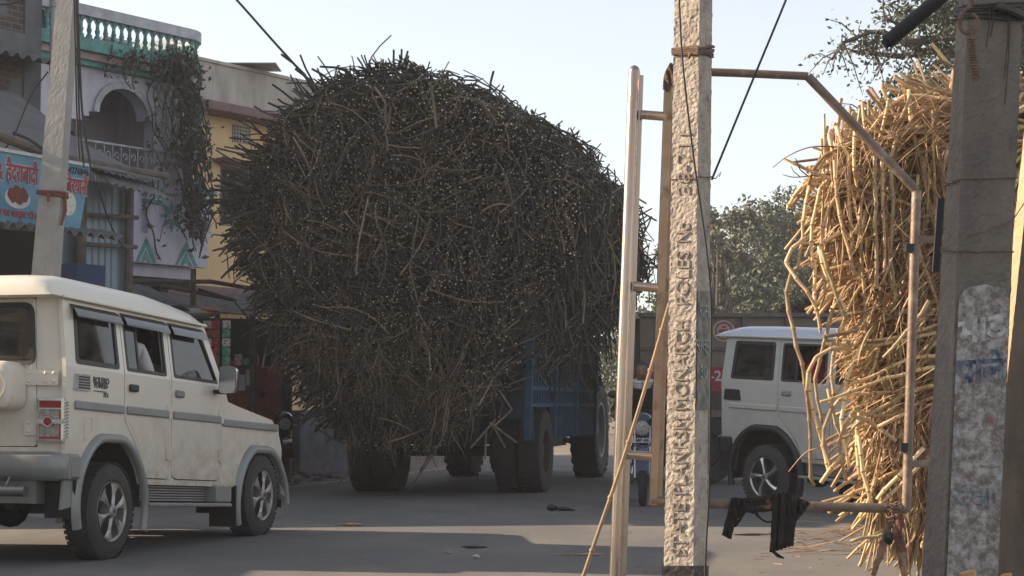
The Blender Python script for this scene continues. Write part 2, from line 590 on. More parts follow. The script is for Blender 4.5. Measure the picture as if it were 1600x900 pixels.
# balustrade following the rounded corner
zr0, zr1 = F.uz(250, 57)[1], F.uz(250, 41)[1]
path = []
u = uL
while u < uR - 0.33:
    path.append((u, -0.18, 0))
    u += 0.17
for t in range(12, 92, 18):
    path.append((uR - 0.33 + 0.51 * math.sin(R(t)), 0.33 - 0.51 * math.cos(R(t)), R(t)))
yy = 0.45
while yy < 3:
    path.append((uR + 0.18, yy, R(90)))
    yy += 0.17
bal = MB()
zc = zs3
H = zr0 - zc
for i, (x, y, t) in enumerate(path):
    prof = [(0.0, 0), (0.05, 0), (0.05, 0.05), (0.028, 0.08), (0.045, 0.2 * H + .08), (0.034, 0.45 * H), (0.024, H * 0.72), (0.05, H * 0.86), (0.06, H), (0, H)]
    bal.lathe([(r, zc + h) for r, h in prof], 'z', (x, y, 0), 8, mi=0)
arches = MB()
for i in range(len(path) - 1):
    p, q = Vector(path[i][:2]), Vector(path[i + 1][:2])
    mid = (p + q) / 2
    d = (q - p).normalized()
    L = (q - p).length / 2
    pts = [Vector((mid.x, mid.y, zr0 - 0.13)) + Vector((d.x, d.y, 0)) * (-L * math.cos(R(a)) * 0.85) + Vector((0, 0, 0.11 * math.sin(R(a)))) for a in range(0, 181, 30)]
    arches.tube(pts, 0.016, 6)
bo = bal.build('balusters', m_teal, house, smooth=True)
tag(bo, 'row of teal turned balusters')
arches.build('baluster_arches', m_balw, house, smooth=True)
rail = MB()
ins = [(uL, -0.08)] + [(uR - 0.33 + 0.41 * math.sin(R(t)), 0.33 - 0.41 * math.cos(R(t))) for t in range(0, 91, 10)] + [(uR + 0.08, 3), (uR - 0.25 + .53, 3)]
outs = [(uL, -0.27)] + [(uR - 0.33 + 0.6 * math.sin(R(t)), 0.33 - 0.6 * math.cos(R(t))) for t in range(0, 91, 10)] + [(uR + 0.27, 3)]
rail.plate([outs + [(uR + 0.09, 3)] + ins[:-2][::-1]], zr0, zr1, lambda x, y, d: (x, y, d))
rail.build('handrail', m_balw, house)
# verandah iron railing with curls
gr = MB()
zg0, zg1 = F.uz(190, 292)[1], F.uz(190, 228)[1]
gu0, gu1 = ua0 - 0.9, uR - 0.05
gr.bar((gu0, -0.03, zg1), (gu1, -0.03, zg1), 0.03, 0.03)
gr.bar((gu0, -0.03, zg0), (gu1, -0.03, zg0), 0.03, 0.03)
u = gu0
while u < gu1:
    gr.tube([(u, -0.03, zg0), (u, -0.03, zg1)], 0.009, 5)
    for sgn, zc2 in ((1, zg0 + (zg1 - zg0) * 0.28), (-1, zg0 + (zg1 - zg0) * 0.72)):
        pts = [(u + 0.09 + sgn * (0.055 - k * 0.0035) * math.cos(k * 0.55), -0.03, zc2 + (0.075 - k * 0.005) * math.sin(k * 0.55)) for k in range(12)]
        gr.tube(pts, 0.009, 4)
    u += 0.18
gr.build('verandah_railing', m_balw, house)
# lower wall panels with teal chevrons, pillars
lw = MB()
zc0 = z1 + 0.003
uC = F.uz(205, 366)[0]
lw.box(uC - 2.0, uR + 0.25, -0.14, -0.004, zc0, zband)
lw.box(uC, F.uz(224, 300)[0], -0.05, -0.004, zband + 0.003, F.uz(215, 290)[1])
o = lw.build('parapet_panel', m_lil, house)
hz = zband - zc0
for cx, w in ((F.uz(228, 400, -0.14)[0], 0.36), (F.uz(291, 400, -0.14)[0], 0.42)):
    tv = MB()
    for k, th in ((1.0, 0.10), (0.52, 0.10)):
        hh = hz * 0.88 * k
        ww = w * k * 0.62
        A = [(cx - ww, zc0 + 0.01), (cx, zc0 + hh), (cx + ww, zc0 + 0.01), (cx + ww - th * 0.7, zc0 + 0.01), (cx, zc0 + hh - th * 1.5), (cx - ww + th * 0.7, zc0 + 0.01)]
        tv.plate([A], -0.148, -0.141, lambda a, z, d: (a, d, z))
    tv.build('chevron_pattern', m_teal, house)
for px in (240, 322):
    pl = MB()
    pc = MB()
    u0 = F.uz(px - 10, 350, -0.12)[0]
    u1 = u0 + 0.26
    zt_ = F.uz(px, 318, -0.12)[1]
    pl.box(u0, u1, -0.12, 0.14, zband + 0.003, zt_)
    pc.box(u0 - 0.05, u1 + 0.05, -0.17, 0.19, zt_ + 0.002, zt_ + 0.06)
    pc.box(u0 - 0.07, u1 + 0.07, -0.19, 0.21, zt_ + 0.14, zt_ + 0.22)
    pl.box(u0 - 0.02, u1 + 0.02, -0.14, 0.16, zt_ + 0.062, zt_ + 0.138)
    po = pl.build('pillar', m_lil, house)
    pc.build('pillar_cap', m_teal, po)
fl = MB()
cu, cz = F.uz(268, 338, -0.0)
for k in range(8):
    a = k * math.pi / 4
    A = [(cu + 0.04 * math.cos(a), cz + 0.04 * math.sin(a)), (cu + 0.15 * math.cos(a - 0.3), cz + 0.15 * math.sin(a - 0.3)), (cu + 0.26 * math.cos(a), cz + 0.26 * math.sin(a)), (cu + 0.15 * math.cos(a + 0.3), cz + 0.15 * math.sin(a + 0.3))]
    fl.plate([A], -0.012, -0.003, lambda x, z, d: (x, d, z))
fl.build('flower_motif', m_teal, house)
gf = MB()
gf.box(uL + 0.2, uR, 1.4, 1.5, 0, z1 - 0.2)
for k in range(4):
    gf.box(uL + 0.3 + k * 1.35, uL + 0.5 + k * 1.35, 0.05, 0.25, 0, z1 - 0.2)
gf.box(uL + 0.2, uR - 0.02, 0.0, 0.06, 3.0, z1 - 0.2)
gf.build('shop_recess', m_dark, house)
dd = MB()
dd.box(apx - 0.5, apx + 0.35, 1.44, 1.497, z1, z1 + 2.2)
dd.box(ua0 - 0.55, ua0 - 0.35, 0.3, 0.5, z1, zspr - .1, mi=1)
dd.build('verandah_door', [m_door, m_teal], house)
# creeper hanging over the corner
m_leafd = M('creeper_leaf', (0.12, 0.12, 0.095), 0.8, c2=(0.05, 0.06, 0.045), scale=3, island=0.5, bump=0)
m_twig = M('creeper_stem', (0.09, 0.075, 0.06), 0.9)
vine = thing('climbing_vine', 'dark leafy creeper hanging down the corner of the lilac house', 'vine', F.w(uR, -0.2, z1 - 0.3), 0)
stems, leaves = MB(), MB()
def leafquad(b, p, size, n=None):
    p = Vector(p)
    a = Vector((rnd(-1, 1), rnd(-1, 1), rnd(-1, 1))).normalized()
    c = a.cross(Vector((rnd(-1, 1), rnd(-1, 1), rnd(-1, 1)))).normalized()
    d = a.cross(c) * size * 0.15
    b.add([p - a * size, p - c * size * 0.55 + d, p + a * size, p + c * size * 0.55 + d], [(0, 1, 2), (0, 2, 3)])
for k in range(68):
    px0 = random.choice([rnd(175, 235), rnd(238, 262) if k % 3 == 0 else rnd(275, 300), rnd(268, 300), rnd(272, 303), rnd(262, 298)])
    y0p = rnd(68, 100)
    dep = rnd(-0.5, -0.2)
    lenp = rnd(20, 70) if px0 < 235 else rnd(150, 335)
    pts = []
    for j in range(int(lenp / 10)):
        py = y0p + j * 10
        pxx = px0 + 12 * math.sin(j * 0.35 + k) + (j * 1.1 if px0 > 262 else 0)
        u_, z_ = F.uz(pxx, py, dep)
        pts.append(F.w(u_, dep + 0.05 * math.sin(j + k), z_))
    stems.tube(pts, rnd(0.006, 0.016), 4)
    for p in pts:
        for q in range(random.choice([0, 1, 2, 4])):
            if mnoise.noise(Vector(p) * 1.9) > -0.12: leafquad(leaves, p + Vector((random.gauss(0, 0.07), random.gauss(0, 0.08), random.gauss(0, 0.07))), rnd(0.02, 0.075))
for k in range(900):
    py = 88 + 26 * rnd(0, 1)
    px = rnd(150, 310)
    if px < 240 and rnd(0, 1) < 0.55: continue
    dep = rnd(-0.45, -0.2)
    if mnoise.noise(Vector((px * .05, py * .06, 3))) < -0.05: continue
    u_, z_ = F.uz(px, py + random.gauss(0, 9), dep)
    leafquad(leaves, F.w(u_, dep, z_), rnd(0.025, 0.055))
off = tuple(vine.location)
stems.build('stem', m_twig, vine, off=off)
leaves.build('foliage', m_leafd, vine, off=off)

# ---- yellow house
F2 = Face(380, 36, 33)
m_yel = M('ochre_plaster', (0.74, 0.52, 0.27), 0.85, c2=(0.62, 0.43, 0.22), scale=1.5, detail=8, bump=0.2, c3=(0.3, 0.22, 0.14), scale3=1.8, t3=(0.62, 0.85))
m_par = M('stained_parapet', (0.5, 0.45, 0.39), 0.9, c2=(0.32, 0.28, 0.25), scale=3, detail=10, bump=0.3, c3=(0.15, 0.14, 0.13), scale3=4, t3=(0.55, 0.8), stretch=(1, 1, 0.3))
m_mar = M('maroon_paint', (0.24, 0.14, 0.13), 0.8, c2=(0.16, 0.10, 0.095), scale=5)
yh = thing('two_storey_house', 'ochre yellow house with stained parapet and maroon ledge, standing behind the cane load', 'house', F2.o, F2.rz)
ya, yb_ = F2.uz(298, 300)[0] - 2.2, F2.uz(640, 300)[0]
zp1, zp0, zl0 = F2.uz(380, 112)[1], F2.uz(380, 176)[1], F2.uz(380, 190)[1]
b = MB()
wu0, wz0 = F2.uz(343, 352)
wu1, wz1 = F2.uz(375, 262)
b.plate([[(ya, 3.3), (yb_, 3.3), (yb_, zl0), (ya, zl0)], [(wu0, wz0), (wu0 + 1.0, wz0), (wu0 + 1.0, wz1), (wu0, wz1)]], 0, 0.2, lambda a, z, d: (a, d, z))
b.box(ya, ya + 0.2, 0.2, 7, 0, zl0)
b.box(yb_ - 0.2, yb_, 0.2, 7, 0, zl0)
b.box(ya, yb_, 6.8, 7, 0, zl0)
b.box(ya, yb_, 0.02, 0.2, 0, 2.9)
b.build('wall', m_yel, yh)
b = MB()
b.box(ya - 0.1, yb_, -0.12, 0.05, zp0 + 0.003, zp1)
b.box(ya - 0.1, ya + 0.1, 0.05, 7, zp0 + 0.003, zp1 )
b.box(ya - 0.13, yb_, -0.16, 0.1, zp1 + 0.002, zp1 + 0.06)
b.build('parapet', m_par, yh)
b = MB()
b.box(ya - 0.3, yb_, -0.55, 0.2, zl0 + 0.002, zp0)
b.box(ya - 0.1, yb_, -0.6, 0.2, 2.95, 3.25)
b.build('ledge', m_mar, yh, bevel=0.02)
b = MB()
b.box(ya, yb_, 0.2, 7, zl0 - 0.05, zl0 + 0.0)
b.box(ya, yb_, 0.25, 0.32, 0.0, 3.3)
b.build('roof_slab', m_conc, yh)
b = MB()
gu0_, gz1_ = F2.uz(363, 194)
gu1_, gz0_ = F2.uz(390, 226)
loops = [[(gu0_, gz0_), (gu1_, gz0_), (gu1_, gz1_), (gu0_, gz1_)]]
nx, nz_ = 6, 5
for i in range(nx):
    for j in range(nz_):
        a0 = gu0_ + (gu1_ - gu0_) * (i + 0.2) / nx
        a1 = gu0_ + (gu1_ - gu0_) * (i + 0.8) / nx
        c0 = gz0_ + (gz1_ - gz0_) * (j + 0.2) / nz_
        c1 = gz0_ + (gz1_ - gz0_) * (j + 0.8) / nz_
        loops.append([(a0, c0), (a1, c0), (a1, c1), (a0, c1)])
b.plate(loops, -0.03, -0.012, lambda a, z, d: (a, d, z))
b.box(gu0_, gu1_, -0.008, -0.003, gz0_, gz1_, mi=1)
b.build('ventilator', [m_par, m_dark], yh)
b = MB()
b.plate([[(wu0, wz0), (wu0 + 1, wz0), (wu0 + 1, wz1), (wu0, wz1)], [(wu0 + .07, wz0 + .07), (wu0 + .46, wz0 + .07), (wu0 + .46, wz1 - .07), (wu0 + .07, wz1 - .07)], [(wu0 + .54, wz0 + .07), (wu0 + .93, wz0 + .07), (wu0 + .93, wz1 - .07), (wu0 + .54, wz1 - .07)]], 0.02, 0.08, lambda a, z, d: (a, d, z))
b.box(wu0 - 0.2, wu0 + 1.2, -0.3, 0.0, wz1 + 0.02, wz1 + 0.1)
wo = b.build('window_frame', m_mar, yh)
b = MB()
b.box(wu0, wu0 + 1, 0.1, 0.12, wz0, wz1)
b.build('pane', m_dark, wo)
# loose sheet on the parapet
b = MB()
P = F2.w(F2.uz(372, 108)[0], 0.2, zp1 + 0.1)
b.T = lambda p: P + p
b.box(-0.5, 0.9, -0.3, 0.6, 0.0, 0.02)
b.box(-0.3, 0.1, -0.1, 0.3, -0.06, -0.001)
tag(b.build('roof_sheet', m_steel), 'grey sheet lying on top of the yellow house parapet', 'sheet')

# ---- unfinished brick building, upper left
F3 = Face(30, 25.5, 30)
def brickmat():
    m = bpy.data.materials.new('old_brick')
    m.use_nodes = True
    nt = m.node_tree
    bs = nt.nodes['Principled BSDF']
    tc = node(nt, 'ShaderNodeTexCoord')
    mp = node(nt, 'ShaderNodeMapping')
    mp.inputs['Rotation'].default_value = (R(90), 0, 0)
    nt.links.new(tc.outputs['Object'], mp.inputs[0])
    br = node(nt, 'ShaderNodeTexBrick')
    br.inputs['Color1'].default_value = (0.11, 0.065, 0.055, 1)
    br.inputs['Color2'].default_value = (0.07, 0.045, 0.04, 1)
    br.inputs['Mortar'].default_value = (0.13, 0.12, 0.11, 1)
    br.inputs['Scale'].default_value = 1.0
    br.inputs['Brick Width'].default_value = 0.23
    br.inputs['Row Height'].default_value = 0.085
    br.inputs['Mortar Size'].default_value = 0.012
    nt.links.new(mp.outputs[0], br.inputs['Vector'])
    nz = node(nt, 'ShaderNodeTexNoise')
    nz.inputs['Scale'].default_value = 1.6
    nz.inputs['Detail'].default_value = 9
    nt.links.new(tc.outputs['Object'], nz.inputs['Vector'])
    mr = node(nt, 'ShaderNodeMapRange')
    mr.inputs['From Min'].default_value = 0.5
    mr.inputs['From Max'].default_value = 0.56
    nt.links.new(nz.outputs['Fac'], mr.inputs['Value'])
    mx = node(nt, 'ShaderNodeMix', data_type='RGBA')
    nt.links.new(mr.outputs[0], mx.inputs['Factor'])
    nt.links.new(br.outputs['Color'], mx.inputs['A'])
    mx.inputs['B'].default_value = (0.14, 0.14, 0.14, 1)
    nt.links.new(mx.outputs['Result'], bs.inputs['Base Color'])
    bp = node(nt, 'ShaderNodeBump')
    bp.inputs['Strength'].default_value = 0.9
    bp.inputs['Distance'].default_value = 0.02
    nt.links.new(br.outputs['Fac'], bp.inputs['Height'])
    bp.invert = True
    nt.links.new(bp.outputs[0], bs.inputs['Normal'])
    bs.inputs['Roughness'].default_value = 0.95
    return m
m_brick = brickmat()
m_grey = M('grey_cement', (0.15, 0.155, 0.165), 0.9, c2=(0.09, 0.095, 0.1), scale=3, detail=9, bump=0.4)
bb = thing('brick_building', 'dark unfinished brick building with cement pillar at the upper left', 'building', F3.o, F3.rz)
bu = F3.uz(62, 120)[0]
b = MB()
b.box(-3.5, bu - 0.32, 0, 4.5, 0, 9.6)
b.build('wall', m_brick, bb)
b = MB()
b.box(bu - 0.318, bu, -0.03, 4.5, 0, 9.6)
zc_ = F3.uz(30, 85)[1]
b.box(-3.5, bu - 0.322, -0.05, -0.002, zc_ - 0.1, zc_ + 0.28)
b.box(-3.5, bu - 0.322, -0.05, -0.002, zc_ + 0.95, zc_ + 1.5)
b.build('cement_pillar', m_grey, bb, bevel=0.01)
m_corr = M('corrugated_asbestos', (0.2, 0.2, 0.205), 0.9, c2=(0.12, 0.12, 0.125), scale=4, bump=0.3)
def corrugated(b, P, Q, drop, n=60, amp=0.025, pitch=0.15, thick=0.012):
    """sheet from edge P..Q (top), hanging along vector drop, waves across"""
    P, Q, drop = Vector(P), Vector(Q), Vector(drop)
    L = (Q - P).length
    nrm = (Q - P).cross(drop).normalized()
    k = max(8, int(L / pitch * 8))
    b.sheet(lambda u, v: P + (Q - P) * u + drop * v + nrm * amp * math.sin(2 * math.pi * u * L / pitch), k, 3, thick=thick)
aw = MB()
corrugated(aw, F3.w(-2.5, -0.02, F3.uz(20, 84)[1]) - F3.o, F3.w(F3.uz(56, 100)[0], -0.02, F3.uz(56, 92)[1]) - F3.o, -F3.n * 0.6 + Vector((0, 0, -0.15)), pitch=0.2, amp=0.035)
aw.T = None
ao = aw.build('awning', m_corr)
ao.parent = bb
ao.matrix_parent_inverse = Matrix.Rotation(-F3.rz, 4, 'Z')
m_pvc = M('grey_pvc', (0.42, 0.44, 0.45), 0.5, c2=(0.33, 0.34, 0.35), bump=0.05)
b = MB()
p0, p1 = F3.w(bu + 0.09, -0.15, 1.0), F3.w(bu + 0.11, -0.15, F3.uz(68, 12)[1])
b.T = lambda p: p - F3.w(bu + 0.09, -0.15, 1.0)
b.tube([p0, p1], 0.06, 14)
b.tube([p1, p1 + Vector((0, 0, 0.09))], 0.075, 14)
o = b.build('drain_pipe', m_pvc, smooth=True)
o.location = p0
tag(o, 'grey plastic drain pipe standing upright beside the brick building', 'pipe')
# blue painted tank on the terrace behind the pole
m_blue = M('blue_paint', (0.04, 0.13, 0.22), 0.7, c2=(0.08, 0.12, 0.16), scale=9, c3=(0.2, 0.2, 0.2), scale3=9, t3=(0.6, 0.7))
b = MB()
P = F.w(F.uz(95, 20)[0], 0.6, 0)
P.z = zs3
b.lathe([(0, 0.0), (0.55, 0.0), (0.57, 0.1), (0.55, 0.14), (0.57, 0.5), (0.55, 0.54), (0.57, 0.85), (0.5, 0.98), (0.2, 1.08), (0.2, 1.16), (0, 1.16)], 'z', (0, 0, 0), 24)
for k in range(4):
    b.box(-0.05 + 0.4 * math.cos(k * 1.57), 0.05 + 0.4 * math.cos(k * 1.57), -0.05 + 0.4 * math.sin(k * 1.57), 0.05 + 0.4 * math.sin(k * 1.57), -0.001, 0.0)
o = b.build('water_tank', m_blue, smooth=True)
o.location = P
o.location.z = zs3
tag(o, 'faded blue round water tank on the lilac house terrace behind the pole', 'water tank')
b = MB()
P = F.w(F.uz(151, 20)[0], 1.6, zs3)
b.tube([(0, 0, 0), (0, 0, 2.2)], 0.03, 8)
b.tube([(-0.02, 0, 0), (0.08, 0, 2.0)], 0.012, 5)
for z in (1.4, 1.75, 2.0):
    b.tube([(-0.12, 0, z), (0.14, 0, z)], 0.012, 5)
o = b.build('antenna_mast', m_steel)
o.location = P
tag(o, 'thin metal mast rising above the terrace handrail', 'mast')

# ---- food stall with banner
F4 = Face(100, 21.0, 25)
m_tarp = M('grey_tarpaulin', (0.17, 0.165, 0.165), 0.85, c2=(0.12, 0.115, 0.115), scale=1.5, bump=0.5, bscale=8, bdist=0.03, c3=(0.09, 0.085, 0.08), scale3=2.5, t3=(0.6, 0.8))
stall = thing('food_stall', 'roadside food stall with grey sloping roof and corrugated iron side', 'stall', F4.o, F4.rz)
inv = Matrix.Rotation(-F4.rz, 4, 'Z')
def stall_part(b, name, m, smooth=False, parent=None, bevel=0):
    """parts given in world coordinates"""
    b.v = [tuple(inv @ (Vector(p) - F4.o)) for p in b.v]
    return b.build(name, m, parent or stall, smooth=smooth, bevel=bevel)
A, B_, C_, D_ = at(-90, 215, 19.2), at(252, 279, 22.2), at(30, 148, 24.6), at(-240, 90, 22.5)
b = MB()
def roofP(u, v):
    p = (A * (1 - u) + B_ * u) * (1 - v) + (D_ * (1 - u) + C_ * u) * v
    sag = 0.16 * math.sin(math.pi * u) * math.sin(math.pi * v) + 0.12 * math.sin(math.pi * v) * u
    return p - Vector((0, 0, sag + 0.02 * mnoise.noise(p * 2.2)))
b.sheet(roofP, 30, 16, thick=0.02)
stall_part(b, 'roof', m_tarp, True)
b = MB()
pa, pb = at(130, 254, 21.6), at(262, 276, 22.3)
b.tube([at(-60, 205, 19.0) + Vector((0, 0, 0.1)), at(60, 236, 20.2), pa, pb], [0.05, 0.05, 0.055, 0.045], 8)
stall_part(b, 'roof_pole', M('old_bamboo', (0.17, 0.14, 0.11), 0.85, c2=(0.08, 0.07, 0.06), scale=9), True)
b = MB()
corrugated(b, at(138, 262, 21.7), at(232, 288, 22.3), Vector((0.35, -0.45, -0.22)), pitch=0.1, amp=0.016)
corrugated(b, at(-80, 332, 19.3), at(160, 362, 21.2), Vector((0.3, -0.35, -0.10)), pitch=0.16, amp=0.03)
stall_part(b, 'eave_sheet', m_corr, True)
# corrugated iron side
m_iron = M('galvanised_sheet', (0.36, 0.44, 0.50), 0.55, c2=(0.27, 0.33, 0.38), metal=0.25, scale=2, bump=0.1, c3=(0.16, 0.16, 0.16), scale3=3, t3=(0.6, 0.8), stretch=(1, 1, 0.3))
b = MB()
cw0, cw1 = at(124, 280, 21.9), at(203, 285, 22.6)
dirw = (cw1 - cw0)
dirw.z = 0
n2 = dirw.normalized()
nn = Vector((n2.y, -n2.x, 0))
def iron(u, v):
    s_ = u * dirw.length
    ph = (s_ / 0.105) % 1
    w = 0.022 * (1 if ph < 0.15 else 0)
    return Vector((cw0.x, cw0.y, 0)) + n2 * s_ + nn * w + Vector((0, 0, 0.1 + v * (cw0.z - 0.1) + 0.0 * u))
b.sheet(iron, 96, 2)
stall_part(b, 'iron_side', m_iron)
m_bam = MATS['old_bamboo']
for py, x0, x1 in ((335, 128, 215), (381, 127, 213)):
    b = MB()
    b.tube([at(x0, py, 21.75), at((x0 + x1) / 2, py + 3, 22.1), at(x1, py + 5, 22.5)], 0.028, 8)
    stall_part(b, 'bamboo_batten', m_bam, True)
b = MB()
b.tube([at(203, 290, 22.45), Vector((at(203, 290, 22.45).x, 22.45, 0))], 0.05, 8)
b.tube([at(128, 290, 21.6), Vector((at(128, 290, 21.6).x, 21.6, 0))], 0.05, 8)
b.tube([at(-40, 290, 20), Vector((at(-40, 290, 20).x, 20, 0))], 0.05, 8)
stall_part(b, 'post', m_bam, True)
# dark back wall and blue counter
b = MB()
q0, q1 = at(-150, 300, 21.6), at(125, 300, 23.6)
b.bar((q0.x, q0.y, 1.6), (q1.x, q1.y, 1.6), 0.06, 3.2)
stall_part(b, 'back_wall', m_dark)
m_cblue = M('blue_sheet_metal', (0.03, 0.06, 0.15), 0.6, scale=4)
b = MB()
q0, q1 = at(92, 412, 21.3), at(137, 412, 21.75)
b.bar((q0.x, q0.y, q0.z - 0.9), (q1.x, q1.y, q0.z - 0.9), 0.5, 1.8)
q0, q1 = at(92, 370, 21.9), at(126, 380, 22.2)
b.bar((q0.x, q0.y, q0.z - 0.3), (q1.x, q1.y, q0.z - 0.3), 0.05, 0.8, mi=1)
stall_part(b, 'counter', [m_cblue, m_iron])
# banner: a tilted board with printed fields
ban = Face(70, 20.1, 25)
m_ban = M('banner_blue', (0.15, 0.33, 0.43), 0.6, c2=(0.05, 0.17, 0.28), scale=1.4, lo=0.3, hi=0.62, bump=0.1, bscale=10)
m_red = M('sign_red', (0.38, 0.04, 0.05), 0.6, bump=0)
m_wht = M('sign_white', (0.62, 0.64, 0.68), 0.6, bump=0)
bx0, bx1 = ban.uz(-75, 300)[0], ban.uz(141, 300)[0]
bz0, bz1 = ban.uz(60, 357)[1], ban.uz(60, 246)[1]
banner = thing('shop_banner', 'blue shop banner with red Hindi lettering above the food stall', 'banner', ban.w((bx0 + bx1) / 2, 0, bz0), ban.rz)
cxm = (bx0 + bx1) / 2
hb = bz1 - bz0
def BL(px, py):
    u_, z_ = ban.uz(px, py)
    return u_ - cxm, z_ - bz0
b = MB()
pts = [(bx0 - cxm, 0), (BL(124, 352)[0], 0.0), (bx1 - cxm, hb), (bx0 - cxm, hb)]
b.plate([pts], 0.0, 0.03, lambda a, z, d: (a, d, z))
b.build('panel', m_ban, banner)
b = MB()
b.bar((bx0 - cxm, -0.01, hb + 0.01), (bx1 - cxm, -0.01, hb + 0.01), 0.03, 0.035)
b.build('top_batten', m_wht, banner)
def bt(px, py, y=-0.006):
    u_, z_ = BL(px, py)
    return lambda a, c, d: (u_ + a, y - d, z_ + c)
hd, by_ = 'है' + 'द' + 'रा' + 'बा' + 'दी', 'िबरया' + 'नी'
b = MB()
X0, X1 = BL(9, 283)[0], BL(59, 283)[0]
Y0, Y1 = BL(100, 300)[0], BL(137, 300)[0]
for yo, bo, mi_ in ((-0.004, 0.014, 0), (-0.010, 0.004, 1)):
    b.fit_text(hd, 0.27, X0, X1, bt(34, 273, yo), bold=bo, mi=mi_)
    b.fit_text(by_, 0.25, Y0, Y1, bt(118.5, 292, yo), bold=bo, mi=mi_)
    b.fit_text('&', 0.26, BL(-6, 270)[0], BL(3, 270)[0], bt(-1.5, 268, yo), bold=bo, mi=mi_)
b.build('red_lettering', [m_wht, m_red], banner)
b = MB()
b.text('आटर पर आर्डर की लिया', 0.095, bt(28, 335, -0.006), 0.003, bold=0.003, mi=0)
b.text('0-42768461', 0.1, bt(121, 268, -0.006), 0.003, bold=0.002, mi=1)
b.build('small_lettering', [m_red, m_dark], banner)
m_food = M('printed_food', (0.22, 0.04, 0.02), 0.6, c2=(0.08, 0.02, 0.015), scale=30, lo=0.4, hi=0.6, bump=0.1)
m_rice = M('printed_rice', (0.6, 0.6, 0.5), 0.6, c2=(0.2, 0.3, 0.12), scale=26, lo=0.36, hi=0.44, bump=0.1)
b = MB()
u_, z_ = BL(27, 308)
b.plate([[(u_ + 0.2 * math.cos(t / 24 * 6.283), z_ - 0.01 + 0.11 * math.sin(t / 24 * 6.283)) for t in range(24)]], -0.008, -0.001, lambda a, z, d: (a, d, z), mi=0)
b.plate([[(u_ + 0.165 * math.cos(t / 24 * 6.283), z_ + 0.02 + (0.09 + 0.018 * math.sin(t * 2.1)) * math.sin(t / 24 * 6.283)) for t in range(24)]], -0.013, -0.0085, lambda a, z, d: (a, d, z), mi=1)
b.build('food_picture', [m_wht, m_food, m_rice], banner)
b = MB()
u_, z_ = BL(106, 318)
b.plate([[(u_ + 0.13 * math.cos(t / 24 * 6.283), z_ + 0.13 * math.sin(t / 24 * 6.283)) for t in range(24)]], -0.008, -0.001, lambda a, z, d: (a, d, z), mi=2)
b.build('food_picture', [m_wht, m_food, m_rice], banner)

# ---- kiosk under a sagging black roof
m_ksheet = M('black_plastic_sheet', (0.045, 0.045, 0.048), 0.6, c2=(0.10, 0.095, 0.09), scale=3, bump=0.6, bscale=6, bdist=0.03)
kroot = thing('roadside_kiosk', 'dark kiosk under a sagging black plastic roof beside the white car hood', 'kiosk', at(300, 633, 26.5) * Vector((1, 1, 0)) if False else Vector((at(300, 633, 26.5).x, 26.5, 0)))
KO = Vector(kroot.location)
b = MB()
ka, kb, kc, kd = at(190, 462, 24.3), at(400, 487, 26.2), at(405, 462, 28.5), at(195, 436, 26.8)
def kr(u, v):
    p = (ka * (1 - u) + kb * u) * (1 - v) + (kd * (1 - u) + kc * u) * v
    return p + Vector((0, 0, -0.10 * math.sin(math.pi * u) + 0.09 * mnoise.noise(p * 1.7) + 0.03 * mnoise.noise(p * 6)))
b.sheet(kr, 44, 20, thick=0.015)
b.build('roof', m_ksheet, kroot, smooth=True, off=KO)
b = MB()
for p in (at(235, 470, 25.2), at(302, 420, 26.0), at(395, 490, 26.4), at(340, 470, 27.5), at(200, 470, 26)):
    b.tube([Vector((p.x, p.y, 0)), p], 0.04, 7)
b.tube([at(250, 446, 25.8), at(365, 468, 26.6)], 0.03, 6)
b.tube([at(310, 452, 25.9), at(368, 470, 26.3)], 0.025, 6)
b.tube([at(200, 440, 25.4), at(330, 440, 25.9), at(400, 452, 26.9)], 0.03, 6)
b.build('timber_frame', m_bam, kroot, smooth=True, off=KO)
b = MB()
q0, q1 = at(180, 500, 27.6), at(450, 500, 28.8)
b.bar((q0.x, q0.y, 1.2), (q1.x, q1.y, 1.2), 0.05, 2.4)
b.build('back_wall', m_dark, kroot, off=KO)
m_redc = M('red_painted_counter', (0.42, 0.10, 0.08), 0.7, c2=(0.22, 0.06, 0.05), scale=5)
b = MB()
q0, q1 = at(345, 600, 26.9), at(428, 600, 27.3)
zt0 = at(0, 572, 27)[2]
b.bar((q0.x, q0.y, zt0 / 2), (q1.x, q1.y, zt0 / 2), 0.6, zt0)
for k in range(7):
    p = at(352 + k * 11, 572 - 4, 26.75)
    w = rnd(0.05, 0.09)
    h = rnd(0.05, 0.2)
b.build('counter', m_redc, kroot, off=KO, bevel=0.01)
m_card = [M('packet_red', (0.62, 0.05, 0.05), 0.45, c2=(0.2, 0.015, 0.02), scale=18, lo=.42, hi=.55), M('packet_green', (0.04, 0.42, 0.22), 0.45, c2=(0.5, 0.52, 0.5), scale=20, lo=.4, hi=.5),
          M('packet_white', (0.8, 0.8, 0.78), 0.45, c2=(0.4, 0.15, 0.15), scale=22, lo=.38, hi=.5), M('packet_orange', (0.5, 0.18, 0.05), 0.5, c2=(0.3, 0.05, 0.03), scale=18)]
